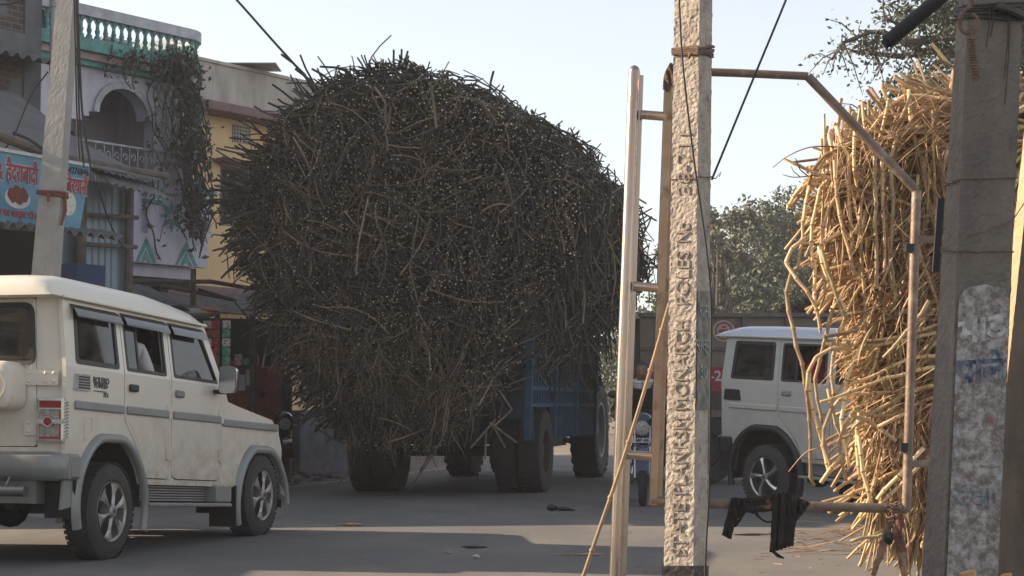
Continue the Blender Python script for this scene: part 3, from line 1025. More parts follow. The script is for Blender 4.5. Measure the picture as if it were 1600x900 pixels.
# hanging strips of packets, each strip a thing
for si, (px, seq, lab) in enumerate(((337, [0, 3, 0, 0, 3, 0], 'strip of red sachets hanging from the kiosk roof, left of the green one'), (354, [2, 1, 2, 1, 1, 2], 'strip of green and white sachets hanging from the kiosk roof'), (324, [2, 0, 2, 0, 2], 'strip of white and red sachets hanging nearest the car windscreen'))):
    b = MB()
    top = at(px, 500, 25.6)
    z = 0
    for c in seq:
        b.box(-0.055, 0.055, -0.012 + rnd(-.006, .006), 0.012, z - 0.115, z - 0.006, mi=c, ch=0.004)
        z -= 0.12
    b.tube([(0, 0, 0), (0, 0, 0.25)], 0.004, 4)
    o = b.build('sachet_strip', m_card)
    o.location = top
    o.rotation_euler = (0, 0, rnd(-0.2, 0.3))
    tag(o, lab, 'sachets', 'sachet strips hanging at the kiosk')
# goods on the counter
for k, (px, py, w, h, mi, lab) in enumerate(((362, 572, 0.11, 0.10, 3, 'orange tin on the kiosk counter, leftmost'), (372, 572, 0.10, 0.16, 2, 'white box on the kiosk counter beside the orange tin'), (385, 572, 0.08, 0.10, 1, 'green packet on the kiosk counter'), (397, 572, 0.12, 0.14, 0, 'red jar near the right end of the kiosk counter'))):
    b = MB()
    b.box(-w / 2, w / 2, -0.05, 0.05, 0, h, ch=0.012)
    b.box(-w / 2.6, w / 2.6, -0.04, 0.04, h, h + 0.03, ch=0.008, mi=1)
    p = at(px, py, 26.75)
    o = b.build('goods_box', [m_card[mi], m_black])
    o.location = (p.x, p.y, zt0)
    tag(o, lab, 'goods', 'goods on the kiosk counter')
# price cards on the counter front
b = MB()
for px, py, w, h in ((391, 590, 0.055, 0.11), (377, 598, 0.055, 0.11)):
    p = at(px, py, 26.55)
    b.box(p.x - w, p.x + w, p.y - 0.005, p.y + 0.005, p.z - h, p.z + h)
o = b.build('notice_card', m_wht, kroot, off=KO)
# rusty tarp heap on the kiosk roof edge / plastic bundle
b = MB()
P = at(300, 490, 25.4)
b.ball((0, 0, 0), (0.35, 0.2, 0.07), 14)
b.ball((0.2, 0, 0.04), (0.16, 0.15, 0.05), 10, mi=1)
o = b.build('plastic_bundle', [M('cream_plastic', (0.4, 0.36, 0.3), 0.5, bump=0.6, bscale=9, bdist=.04), m_card[3]], smooth=True)
o.location = P
tag(o, 'cream and orange plastic bundle tucked below the kiosk roof', 'bundle')

# ---- light grey wall piece and posts between kiosk and cane load
b = MB()
q0, q1 = at(462, 700, 29.5), at(600, 700, 32.0)
b.bar((q0.x, q0.y, 0.52), (q1.x, q1.y, 0.52), 0.15, 1.04)
o = b.build('low_wall', M('pale_grey_wall', (0.33, 0.34, 0.36), 0.9, c2=(0.2, 0.2, 0.21), scale=4))
tag(o, 'low pale grey wall seen below the left edge of the cane load', 'wall')
for px, lab in ((425, 'dark upright timber post behind the parked motorcycle, the left one'), (446, 'dark upright timber post touching the edge of the cane load, right of the other')):
    b = MB()
    p = at(px, 700, 28.3)
    b.tube([(0, 0, 0), (0.03, 0, 1.2), (0.0, 0, 2.3)], [0.075, 0.07, 0.06], 8)
    o = b.build('timber_post', m_bam, smooth=True)
    o.location = (p.x, p.y, 0)
    tag(o, lab, 'post', 'timber posts beside the kiosk')

# ---- unseen buildings carrying on the row, added and shaped to shade the road
def shade_building(x0, x1, y0, y1, h, label, mat, nwin):
    t = thing('unseen_shade_building', label, 'building', ((x0 + x1) / 2, (y0 + y1) / 2, 0))
    b = MB()
    hx, hy = (x1 - x0) / 2, (y1 - y0) / 2
    loops = [[(-hy, 0), (hy, 0), (hy, h - 0.4), (-hy, h - 0.4)]]
    wins = []
    zz = 1.0
    while zz + 1.2 < h - 0.5:
        for k in range(nwin):
            c = -hy + (k + 0.5) * 2 * hy / nwin
            wins.append((c - 0.35, zz, c + 0.35, zz + 1.1))
        zz += 3
    for w in wins:
        loops.append([(w[0], w[1]), (w[2], w[1]), (w[2], w[3]), (w[0], w[3])])
    b.plate(loops, hx - 0.2, hx, lambda a, z, d: (d, a, z))
    b.box(-hx, hx - 0.202, -hy, hy, 0, h - 0.4)
    b.build('wall', mat, t)
    b = MB()
    b.box(-hx - 0.1, hx + 0.15, -hy - 0.05, hy + 0.05, h - 0.398, h)
    b.build('roof', m_conc, t)
    for w in wins:
        b = MB()
        b.box(hx - 0.15, hx - 0.1, w[0] + 0.003, w[2] - 0.003, w[1] + 0.003, w[3] - 0.003)
        b.bar((hx - 0.09, (w[0] + w[2]) / 2, w[1]), (hx - 0.09, (w[0] + w[2]) / 2, w[3]), 0.04, 0.04, up=(0, 1, 0), mi=1)
        b.build('window', [m_dark, m_mar], t)
    return t
sb = thing('unseen_shade_building', 'unseen cream building added left of the frame, end wall sloped to shape its shade', 'building', (-11, 22, 0))
b = MB()
b.plate([[(-4.2, 0), (9.0, 0), (9.0, 9.2), (-1.2, 9.2), (-1.2, 6.4), (-3.9, 2.2), (-4.15, 0.6)]], -2.8, 2.8, lambda a, z, d: (d, a, z))  # end wall sloped to set the slant of the shade edge
b.build('wall', m_par, sb)
b = MB()
b.box(-2.9, 2.95, -1.25, 9.05, 9.203, 9.6)
b.build('roof', m_conc, sb)
for k in range(4):
    for zz in (1.1, 4.2, 7.0):
        if zz > 6 and k == 0: continue
        b = MB()
        b.box(2.803, 2.86, -0.8 + k * 2.5, 0.2 + k * 2.5, zz, zz + 1.2)
        b.box(2.861, 2.88, -0.35 + k * 2.5, -0.29 + k * 2.5, zz, zz + 1.2, mi=1)
        b.build('window', [m_dark, m_mar], sb)
shade_building(-12, -8.0, 9.6, 16.1, 2.75, 'unseen low store added left of the frame to shade the road', m_yel, 4)  # added to shade the road around the cream car's rear
shade_building(-12, -8.0, 3.5, 8.4, 7.0, 'unseen tall building added left of the frame to shade the broad right pole', m_par, 3)  # added to keep the broad right pole in shade
# ---------------------------------------------------------------- four wheel drive cars
def wheel_parts(parent, cx, cy, side, r, style, rim_mat, w=0.21, steer=0.0):
    """side=-1: outer face towards -y. wheel > tyre, rim"""
    wr = thing('wheel', None, None, (cx, cy, r))
    wr.parent = parent
    wr.rotation_euler = (0, 0, steer)
    s = side
    b = MB()
    h = w / 2
    prof = [(r * 0.62, -h * 0.85), (r * 0.66, -h), (r * 0.90, -h * 1.0), (r * 0.975, -h * 0.82), (r, -h * 0.5), (r, h * 0.5), (r * 0.975, h * 0.82), (r * 0.90, h), (r * 0.66, h), (r * 0.62, h * 0.85)]
    b.lathe(prof, 'y', (0, 0, 0), 48)
    for k in range(48):      # tread blocks
        a = 2 * math.pi * k / 48
        for o_ in (-0.33, 0.33):
            ca, sa = math.cos(a), math.sin(a)
            t = Vector((-sa, 0, ca)) * r * 0.042
            n = Vector((ca, 0, sa))
            p = n * r * 0.995 + Vector((0, o_ * w, 0))
            q = Vector((0, w * 0.13, 0))
            vs = [p - t - q, p + t - q, p + t + q, p - t + q]
            b.add(vs + [v + n * r * 0.022 for v in vs], [(4, 5, 6, 7), (0, 1, 5, 4), (1, 2, 6, 5), (2, 3, 7, 6), (3, 0, 4, 7)])
    b.build('tyre', m_tyre, wr, smooth=True)
    b = MB()
    ro = r * 0.63
    yo = s * h * 0.86
    b.lathe([(ro, s * h * 0.9), (ro * 0.985, s * h * 1.02), (ro * 0.92, s * h * 0.9), (ro * 0.9, -s * h * 0.8), (ro, -s * h * 0.9)], 'y', (0, 0, 0), 40)
    b.lathe([(ro * 0.9, s * h * 0.18), (0.001, s * h * 0.18)], 'y', (0, 0, 0), 30, mi=1)
    if style == 'cover':
        ns = 6
        for k in range(ns):
            a = 2 * math.pi * k / ns + 0.3
            pts = []
            for rr, hw in ((0.16, 0.24), (0.45, 0.17), (0.75, 0.24), (0.93, 0.34)):
                pts.append((rr, hw))
            L = [(rr * ro * math.cos(a + hw / 1.0 * (0.9 if rr < .3 else 0.9)), rr * ro * math.sin(a + hw * .9)) for rr, hw in pts]
            Rr = [(rr * ro * math.cos(a - hw * .9), rr * ro * math.sin(a - hw * .9)) for rr, hw in pts]
            n = len(pts)
            vs = []
            for (x, z), (rr, hw) in zip(L, pts):
                vs.append((x, s * h * (1.0 - 0.10 * (1 - rr)), z))
            for rr, hw in pts:
                vs.append((rr * ro * math.cos(a), s * h * (1.16 - 0.12 * rr), rr * ro * math.sin(a)))
            for (x, z), (rr, hw) in zip(Rr, pts):
                vs.append((x, s * h * (1.0 - 0.10 * (1 - rr)), z))
            fs = []
            for j in range(2):
                for i in range(n - 1):
                    fs.append((j * n + i, j * n + i + 1, (j + 1) * n + i + 1, (j + 1) * n + i))
            b.add(vs, fs)
        b.lathe([(0.001, s * h * 1.2), (ro * 0.16, s * h * 1.2), (ro * 0.23, s * h * 1.08), (ro * 0.24, s * h * 0.3)], 'y', (0, 0, 0), 20)
        b.lathe([(0.001, s * h * 1.205), (ro * 0.08, s * h * 1.205)], 'y', (0, 0, 0), 12, mi=1)
    else:
        for k in range(5):
            a = 2 * math.pi * k / 5 + 0.35
            vs = []
            for rr, hw, hh in ((0.14, 0.06, 1.0), (0.5, 0.06, 1.02), (0.8, 0.085, 1.0), (0.94, 0.115, 0.96)):
                tw = 0.25 * rr
                for sg in (-1, 0, 1):
                    x = rr * ro * math.cos(a + tw) - sg * hw * ro * math.sin(a + tw) * 1.3
                    z = rr * ro * math.sin(a + tw) + sg * hw * ro * math.cos(a + tw) * 1.3
                    vs.append((x, s * h * (hh + (0.1 if sg == 0 else 0)), z))
            for i in range(4):
                for sg in (0, 2):
                    p = vs[i * 3 + sg]
                    vs.append((p[0], p[1] - s * h * 0.3, p[2]))
            fs = []
            for i in range(3):
                fs += [(i * 3, i * 3 + 1, i * 3 + 4, i * 3 + 3), (i * 3 + 1, i * 3 + 2, i * 3 + 5, i * 3 + 4),
                       (i * 3, i * 3 + 3, 12 + 2 * i + 2, 12 + 2 * i), (i * 3 + 2, i * 3 + 5, 12 + 2 * i + 3, 12 + 2 * i + 1)]
            b.add(vs, fs)
        b.lathe([(0.001, s * h * 1.12), (ro * 0.17, s * h * 1.12), (ro * 0.2, s * h * 1.0), (ro * 0.2, s * h * 0.3)], 'y', (0, 0, 0), 20)
        b.lathe([(0.001, s * h * 1.125), (ro * 0.07, s * h * 1.125)], 'y', (0, 0, 0), 12, mi=1)
    b.build('rim', [rim_mat, m_black], wr, smooth=True)
    return wr

PK = 0.052      # body leans nose down
def car(label, group, origin, heading, paint, roofp, flare, mould, opt):
    rz = R(90 - heading)
    root = thing('jeep_car', label, 'car', origin, rz, group)
    T = lambda p: Vector((p.x, p.y, p.z - PK * p.x))
    def nb():
        b = MB()
        b.T = T
        return b
    HW = 0.82
    def side(sg):
        """outer skin mapping: (x,z,d) d=depth inwards"""
        def fn(x, z, d):
            y = HW - d
            if z > 1.36:
                y -= (z - 1.36) * 0.13
            if x > 2.0:
                y -= (x - 2.0) * 0.02
            return (x, sg * y, z)
        return fn
    ZB = 1.36
    RA, FA = 0.0, 2.68
    ar = 0.50
    x_rear, x_nose = -0.66, 3.0
    # ---- body skin: lower band with arches, door openings
    def lower_outline():
        a0 = math.degrees(math.asin((0.62 - 0.38) / ar))
        a1 = math.degrees(math.asin((0.55 - 0.38) / ar))
        pts = [(x_rear, ZB), (x_rear, 0.74), (x_rear + 0.02, 0.70), (-ar * math.cos(R(a0)) , 0.66)]
        pts += arc(RA, 0.38, ar, 180 - a0, a1, 14)
        pts += arc(FA, 0.38, ar, 180 - a1, 20, 14)
        pts += [(x_nose + 0.16, 0.62), (x_nose + 0.17, 0.9), (x_nose + 0.10, 1.03), (x_nose - 0.05, 1.14), (2.0, 1.245), (1.93, ZB)]
        return pts
    g = 0.008
    fd_low = [(0.97, ZB - 0.0), (0.97, 0.62), (1.06, 0.60), (1.80, 0.60), (1.86, 0.66), (1.86, ZB)]
    fd_low = rpoly(fd_low, [0, .06, .05, .05, .06, 0])
    rd_low = rpoly([(0.20, ZB), (0.20, 1.02), (0.30, 0.93), (0.46, 0.76), (0.52, 0.60), (0.90, 0.60), (0.92, 0.64), (0.92, ZB)], [0, .06, .06, .06, .05, .04, .04, 0])
    def grow(poly, d):
        cx = sum(p[0] for p in poly) / len(poly)
        cz = sum(p[1] for p in poly) / len(poly)
        return [(p[0] + (d if p[0] > cx else -d), p[1] - (d if p[1] < cz else 0)) for p in poly]
    for sg in (-1, 1):
        b = nb()
        ol = lower_outline()
        h1 = [(x, min(z, ZB - 0.002)) for x, z in grow(fd_low, g)]
        h2 = [(x, min(z, ZB - 0.002)) for x, z in grow(rd_low, g)]
        b.plate([ol, h1, h2], 0.0, 0.03, side(sg))
        # shallow crease line
        # ---- upper: pillars frame
        zt = 1.84
        up = [(x_rear, ZB), (1.93, ZB), (1.60, zt), (x_rear + 0.04, zt)]
        qh = rpoly([(-0.50, 1.395), (0.115, 1.395), (0.115, 1.79), (-0.46, 1.79)], 0.035)
        hole2 = [(0.192, ZB + .002), (0.928, ZB + .002), (0.928, 1.815), (0.192, 1.815)]
        hole1 = [(0.962, ZB + .002), (1.872, ZB + .002), (1.602, 1.815), (0.962, 1.815)]
        b.plate([up, qh, hole2, hole1], 0.0, 0.03, side(sg))
        b.build('side_panel', paint, root, bevel=0.005)
        # ---- quarter window
        q = nb()
        q.plate([rpoly([(-0.52, 1.385), (0.125, 1.385), (0.125, 1.80), (-0.48, 1.80)], 0.035), rpoly([(-0.475, 1.42), (0.09, 1.42), (0.09, 1.765), (-0.44, 1.765)], 0.03)], -0.004, 0.012, side(sg), mi=0)
        qo = q.build('quarter_window', [m_black], root)
        q = nb()
        q.plate([rpoly([(-0.48, 1.415), (0.095, 1.415), (0.095, 1.77), (-0.445, 1.77)], 0.03)], 0.006, 0.010, side(sg), mi=0)
        q.build('pane', opt['glass'], qo)
        # ---- doors
        for nm, low, wx0, wx1, wx1t, hx in (('front', fd_low, 0.985, 1.86, 1.58, 1.0), ('rear', rd_low, 0.205, 0.915, 0.915, 0.235)):
            dr = thing('door', None, None, (0, 0, 0))
            dr.parent = root
            b = nb()
            b.plate([low], -0.002, 0.03, side(sg))
            x0 = 0.97 if nm == 'front' else 0.20
            x1 = 1.86 if nm == 'front' else 0.92
            x1t = 1.595 if nm == 'front' else 0.92
            tw = (x1t - x1)
            ix0, ix1 = x0 + 0.045, x1 - 0.045
            if nm == 'front': ix1 = x1 - 0.065
            b.plate([[(x0, ZB + .0025), (x1, ZB + .0025), (x1t, 1.812), (x0, 1.812)], rpoly([(ix0, 1.395), (ix1, 1.395), (ix1 + tw * 0.92, 1.785), (ix0, 1.785)], 0.03)], -0.002, 0.03, side(sg))
            b.build('door_panel', paint, dr, bevel=0.005)
            # rubber frame round the glass
            f = nb()
            f.plate([rpoly([(ix0 - .008, 1.385), (ix1 + .008, 1.385), (ix1 + tw * 0.92 + .008, 1.793), (ix0 - .008, 1.793)], 0.03), rpoly([(ix0 + .02, 1.41), (ix1 - .02, 1.41), (ix1 + tw * 0.9 - .02, 1.77), (ix0 + .02, 1.77)], 0.03)], -0.006, 0.012, side(sg))
            fo = f.build('window_rubber', m_black, dr)
            pn = nb()
            if nm == 'rear' and opt['open_rear'] and sg == -1:
                pn.plate([[(ix0 + .01, 1.40), (ix0 + 0.2, 1.40), (ix0 + 0.2, 1.775), (ix0 + .01, 1.775)]], 0.010, 0.014, side(sg))
                pn.plate([[(ix0 + 0.19, 1.40), (ix0 + 0.215, 1.40), (ix0 + 0.215, 1.775), (ix0 + 0.19, 1.775)]], 0.004, 0.016, side(sg), mi=1)
            else:
                pn.plate([[(ix0 + .01, 1.40), (ix1 - .01, 1.40), (ix1 + tw * 0.9 - .01, 1.78), (ix0 + .01, 1.78)]], 0.008, 0.012, side(sg))
            pn.build('pane', [opt['glass'], m_black], dr)
            hd_ = nb()
            hd_.T = lambda p: T(p)
            y0 = sg * (HW + 0.002)
            ya_, yb2 = sorted((y0, sg * (HW + 0.028)))
            hd_.box(hx + 0.02, hx + 0.15, ya_, yb2, 1.235, 1.29, ch=0.01)
            hd_.build('handle', opt['handle'][0 if nm == 'rear' else 1], dr)
            # hinges at the leading edge
            hg = nb()
            for hz_ in (1.12, 0.80):
                hx_ = x1 - 0.01
                ya_, yb2 = sorted((sg * (HW - 0.005), sg * (HW + 0.014)))
                hg.plate([rpoly([(hx_ - 0.045, hz_ - 0.055), (hx_ + 0.045, hz_ - 0.055), (hx_ + 0.045, hz_ + 0.055), (hx_ - 0.045, hz_ + 0.055)], 0.03)], ya_, yb2, lambda x, z, d: (x, d, z))
            hg.build('hinge', paint, dr, bevel=0.004)
            # side moulding on the door
            md = nb()
            ya_, yb2 = sorted((sg * (HW - 0.0), sg * (HW + 0.022)))
            mx0 = 0.225 if nm == 'rear' else 0.985
            md.box(mx0, x1 - 0.02, ya_, yb2, 1.065, 1.125, ch=0.009)
            md.build('side_moulding', mould, dr)
            # pressed panel line
            ln = nb()
            pts = [(x, z) for x, z in low if z < 1.0]
            cxx = (x0 + x1) / 2
            ll = [(cxx + (x - cxx) * 0.92, z + 0.035) for x, z in pts]
            fn = side(sg)
            ln.tube([fn(x, z, -0.001) for x, z in ll], 0.004, 4)
            ln.build('door_crease', paint, dr)
            if opt['visor']:
                v = nb()
                fn2 = side(sg)
                for (xa, xb) in ((x0 + 0.01, x1t - 0.0),):
                    def vis(u, w_):
                        x = xa + (xb - xa) * u
                        z = 1.815 - 0.095 * w_
                        p = fn2(x, z, -0.004 - 0.055 * math.sin(w_ * 1.5) ** 0.8)
                        return p
                    v.sheet(vis, 10, 5)
                v.build('rain_visor', m_visor, dr, smooth=True)
        # mouldings on panels
        md = nb()
        ya_, yb2 = sorted((sg * (HW + 0.001), sg * (HW + 0.022)))
        md.box(x_rear + 0.12, 0.175, ya_, yb2, 1.065, 1.125, ch=0.009)
        md.build('side_moulding', mould, root)
        md = nb()
        ya_, yb2 = sorted((sg * (HW - 0.02), sg * (HW + 0.018)))
        md.box(1.885, x_nose + 0.02, ya_, yb2, 1.045, 1.105, ch=0.009)
        md.build('side_moulding', mould, root)
        if opt['visor']:
            v = nb()
            fn2 = side(sg)
            v.sheet(lambda u, w_: fn2(-0.53 + 0.68 * u, 1.81 - 0.095 * w_, -0.004 - 0.055 * math.sin(w_ * 1.5) ** 0.8), 10, 5)
            v.build('rain_visor', m_visor, root, smooth=True)
        # flares
        for cx, fr0, fr1, r0, nm in ((RA, 197, -20, ar - 0.012, 'r'), (FA, 196, 4, ar - 0.012, 'f')):
            f = nb()
            prof = [(0.0, 0.0), (0.0, 0.03), (0.015, 0.045), (0.055, 0.04), (0.072, 0.0)]
            n = 26
            vs = []
            for k in range(n + 1):
                an = R(fr0 + (fr1 - fr0) * k / n)
                for (dr_, dy) in prof:
                    rr = r0 + dr_
                    x, z = cx + rr * math.cos(an), 0.38 + rr * math.sin(an)
                    # flatten the arch top a little
                    z = min(z, 0.38 + (r0 + dr_) * 0.95)
                    vs.append((x, sg * (HW - 0.004 + dy), z))
            L = len(prof)
            fs = [(k * L + i, k * L + i + 1, (k + 1) * L + i + 1, (k + 1) * L + i) for k in range(n) for i in range(L - 1)]
            f.add(vs, fs)
            f.build('wheel_arch_flare', flare, root, smooth='all')
            w = nb()
            w.T = None
            w.lathe([(ar + 0.01, sg * (HW - 0.03)), (ar + 0.0, sg * 0.45)], 'y', (cx, 0, 0.40 - PK * cx), 20, a0=R(-5), a1=R(185))
            w.lathe([(ar + 0.0, sg * 0.46), (0.02, sg * 0.46)], 'y', (cx, 0, 0.40 - PK * cx), 20, a0=R(-5), a1=R(185))
            w.build('wheel_well', m_dark, root)
        # running board
        rb = nb()
        y0_, y1_ = sorted((sg * (HW - 0.12), sg * (HW + 0.06)))
        rb.box(0.52, 1.97, y0_, y1_, 0.385, 0.415, ch=0.008)
        for k in range(6):
            zz = 0.43 + k * 0.02
            ya_, yb2 = sorted((sg * (HW - 0.07), sg * (HW - 0.045)))
            rb.box(0.53, 1.7, ya_, yb2, zz, zz + 0.012)
        ya_, yb2 = sorted((sg * (HW - 0.06), sg * (HW + 0.05)))
        rb.box(1.7, 1.98, ya_, yb2, 0.42, 0.56, ch=0.012)
        rb.build('running_board', opt['board'], root)
        sp = nb()
        ya_, yb2 = sorted((sg * (HW - 0.14), sg * (HW - 0.075)))
        sp.box(0.5, 2.2, ya_, yb2, 0.40, 0.57)
        sp.build('sill_box', m_dark, root)
        # mud flap
        mf = nb()
        ya_, yb2 = sorted((sg * (HW - 0.22), sg * (HW + 0.02)))
        mf.box(2.12, 2.14, ya_, yb2, 0.22, 0.56)
        mf.build('mud_flap', m_black, root)
        mf = nb()
        mf.box(-0.545, -0.525, ya_, yb2, 0.30, 0.66)
        mf.build('mud_flap', m_black, root)
    # ---- inner floor and bulkheads (dark)
    b = nb()
    b.box(x_rear + 0.04, 3.0, -0.44, 0.44, 0.42, 0.75)
    b.box(x_rear + 0.04, -0.55, -0.78, 0.78, 0.66, 1.0)
    b.box(0.55, 2.1, -0.78, 0.78, 0.56, 0.66)
    b.box(1.85, 1.92, -0.78, 0.78, 0.66, 1.34)
    b.box(3.06, 3.10, -0.75, 0.75, 0.5, 1.0)
    b.box(x_rear + 0.04, 2.0, -0.785, -0.775, 0.9, 1.3)
    b.box(x_rear + 0.04, 2.0, 0.775, 0.785, 0.9, 1.3)
    b.build('chassis_floor', m_dark, root)
    b = nb()
    b.tube([(0, -0.7, 0.37), (0, 0.7, 0.37)], 0.05, 8)
    b.ball((0, 0, 0.36), (0.16, 0.13, 0.14), 12)
    b.tube([(-0.6, -0.35, 0.40), (0.3, -0.4, 0.42)], 0.05, 8)
    b.build('axle', m_dark, root)
    b = nb()
    b.tube([(2.68, -0.7, 0.50), (2.68, 0.7, 0.50)], 0.04, 8)
    b.build('axle', m_dark, root)
    # ---- seats
    for x in (0.38, 1.10):
        for y in (-0.38, 0.38):
            b = nb()
            b.box(x - 0.05, x + 0.42, y - 0.26, y + 0.26, 0.86, 1.0, ch=0.04)
            b.plate([rpoly([(x - 0.02, 0.98), (x + 0.1, 0.98), (x - 0.04, 1.5), (x - 0.14, 1.5)], 0.03)], y - 0.25, y + 0.25, lambda a, c, d: (a, d, c))
            b.box(x - 0.15, x - 0.05, y - 0.13, y + 0.13, 1.52, 1.68, ch=0.03)
            b.build('seat', opt['seat'], root, bevel=0.01)
    b = nb()
    b.lathe([(0.185, 0), (0.195, 0.012), (0.185, 0.024), (0.175, 0.012)], 'x', (1.66, -0.38, 1.27), 20, closed=True)
    b.box(1.75, 1.92, -0.75, 0.75, 1.12, 1.33, ch=0.03)
    b.build('dashboard', m_black, root)
    # ---- roof
    rf = nb()
    def roof_top(x):
        # height of crown along length
        if x < -0.35: return 2.0 - 0.06 * ((-0.35 - x) / 0.42) ** 2
        if x < 0.9: return 2.0
        return 2.0 - 0.115 * ((x - 0.9) / 0.85) ** 1.6
    xs = [-0.80, -0.79, -0.76, -0.70, -0.6, -0.45, -0.2, 0.1, 0.5, 0.9, 1.15, 1.35, 1.5, 1.62, 1.70, 1.74]
    yw = [-1, -0.995, -0.97, -0.9, -0.75, -0.5, 0, 0.5, 0.75, 0.9, 0.97, 0.995, 1]
    RH = opt['roofz']
    vs = []
    for i, x in enumerate(xs):
        for v in yw:
            hw = 0.785 - (0.03 if x > 1.5 else 0)
            edge = 1.845
            e = {0: 0.0, 1: 0.5, 2: 0.8, 3: 0.97}.get(i, 1.0)
            if i >= len(xs) - 2: e = (0.55, 0.1)[i - len(xs) + 2]
            z = edge + (roof_top(x) + RH - edge) * e * max(0, 1 - abs(v) ** 9) ** 0.75
            vs.append((x, hw * v, z))
    n = len(yw)
    fs = [(i * n + j, i * n + j + 1, (i + 1) * n + j + 1, (i + 1) * n + j) for i in range(len(xs) - 1) for j in range(n - 1)]
    rf.add([(p[0], p[1], p[2]) for p in vs], [tuple(reversed(f)) for f in fs])
    rf.sheet(lambda u, v: (-0.80 + 2.52 * u, -0.785 + 1.57 * v, 1.842), 4, 4)
    ro = rf.build('roof', roofp, root, smooth='all')
    gt = nb()
    for sg in (-1, 1):
        gt.tube([(-0.66, sg * 0.79, 1.848), (1.62, sg * 0.79, 1.848)], 0.012, 6)
    gt.build('rain_gutter', paint, root)
    # rear lip of the roof
    # ---- rear face: lower panel, tailgate, window
    def rear(y, z, d):
        x = x_rear - 0.02 + d + 0.05 * (abs(y) / HW) ** 4
        if z > 1.36: x += (z - 1.36) * 0.08
        k = 1 - (max(0, z - 1.36) * 0.13) / HW
        return (x, y * k, z)
    b = nb()
    corner = 0.2
    for sg in (-1, 1):
        loops = [[(sg * (HW - 0.002), 0.70), (sg * (HW - 0.21), 0.70), (sg * (HW - 0.21), 1.845), (sg * (HW - 0.002), 1.845)]]
        b.plate(loops, 0, 0.05, rear)
    b.plate([[(-HW + 0.212, 0.70), (HW - 0.212, 0.70), (HW - 0.212, 0.79), (-HW + 0.212, 0.79)]], 0, 0.05, rear)
    b.build('rear_panel', paint, root, bevel=0.012)
    tg = thing('tailgate', None, None, (0, 0, 0))
    tg.parent = root
    b = nb()
    b.plate([rpoly([(-HW + 0.22, 0.80), (HW - 0.22, 0.80), (HW - 0.22, 1.838), (-HW + 0.22, 1.838)], 0.02), rpoly([(-0.555, 1.40), (0.555, 1.40), (0.555, 1.78), (-0.555, 1.78)], 0.06)], -0.004, 0.04, rear)
    b.build('gate_panel', paint, tg, bevel=0.008)
    b = nb()
    b.plate([rpoly([(-0.59, 1.365), (0.59, 1.365), (0.59, 1.81), (-0.59, 1.81)], 0.08, 6), rpoly([(-0.545, 1.41), (0.545, 1.41), (0.545, 1.77), (-0.545, 1.77)], 0.06, 6)], -0.018, 0.0, rear)
    wr_ = b.build('window_rubber', m_black, tg, bevel=0.004)
    b = nb()
    b.plate([rpoly([(-0.55, 1.405), (0.55, 1.405), (0.55, 1.775), (-0.55, 1.775)], 0.06, 6)], 0.0, 0.005, rear)
    b.build('pane', opt['glass'], wr_)
    for z in (1.28, 0.93):
        b = nb()
        b.plate([rpoly([(-HW + 0.06, z - 0.055), (-HW + 0.3, z - 0.055), (-HW + 0.3, z + 0.055), (-HW + 0.06, z + 0.055)], 0.01)], -0.022, -0.006, rear)
        for yy in (-HW + 0.09, -HW + 0.15, -HW + 0.27):
            for dz in (-0.03, 0.03):
                b.ball(rear(yy, z + dz, -0.022), 0.011, 6)
        b.build('gate_hinge', paint, tg, bevel=0.003)
    # spare wheel
    b = nb()
    if opt['spare'] == 'cover':
        b.T = lambda p: T(p)
        yy0, yy1, zz0, zz1 = -0.52, 0.36, 1.03, 1.385
        ring = rpoly([(yy0, zz0 + 0.02), (yy1, zz0 + 0.02), (yy1, zz1), (yy0, zz1)], 0.09, 5)
        cy_, cz_ = (yy0 + yy1) / 2, (zz0 + zz1) / 2
        def shr(k): return [(cy_ + (y - cy_) * k, cz_ + (z - cz_) * (k * 1.0)) for y, z in ring]
        rings = [(x_rear - 0.02, shr(1.0)), (x_rear - 0.17, shr(1.0)), (x_rear - 0.205, shr(0.97)), (x_rear - 0.22, shr(0.90))]
        n = len(ring)
        vs = [(x, y, z) for x, rg in rings for y, z in rg]
        fs = [(k * n + i, k * n + (i + 1) % n, (k + 1) * n + (i + 1) % n, (k + 1) * n + i) for k in range(3) for i in range(n)]
        fs.append(tuple(3 * n + i for i in range(n)))
        b.add(vs, fs)
        b.tube([(x_rear - 0.222, cy_ - 0.1 + 0.3 * math.cos(R(a)), cz_ + 0.15 * math.sin(R(a))) for a in range(0, 361, 15)], 0.005, 5, cap=False)
        b.build('spare_wheel_cover', paint, tg, smooth=True)
    else:
        b.lathe([(0.2, 0.0), (0.34, 0.02), (0.36, 0.1), (0.34, 0.18), (0.22, 0.2), (0.2, 0.12), (0.001, 0.12)], 'x', (x_rear - 0.24, 0.0, 1.08), 32)
        b.build('spare_wheel', m_tyre, tg, smooth=True)
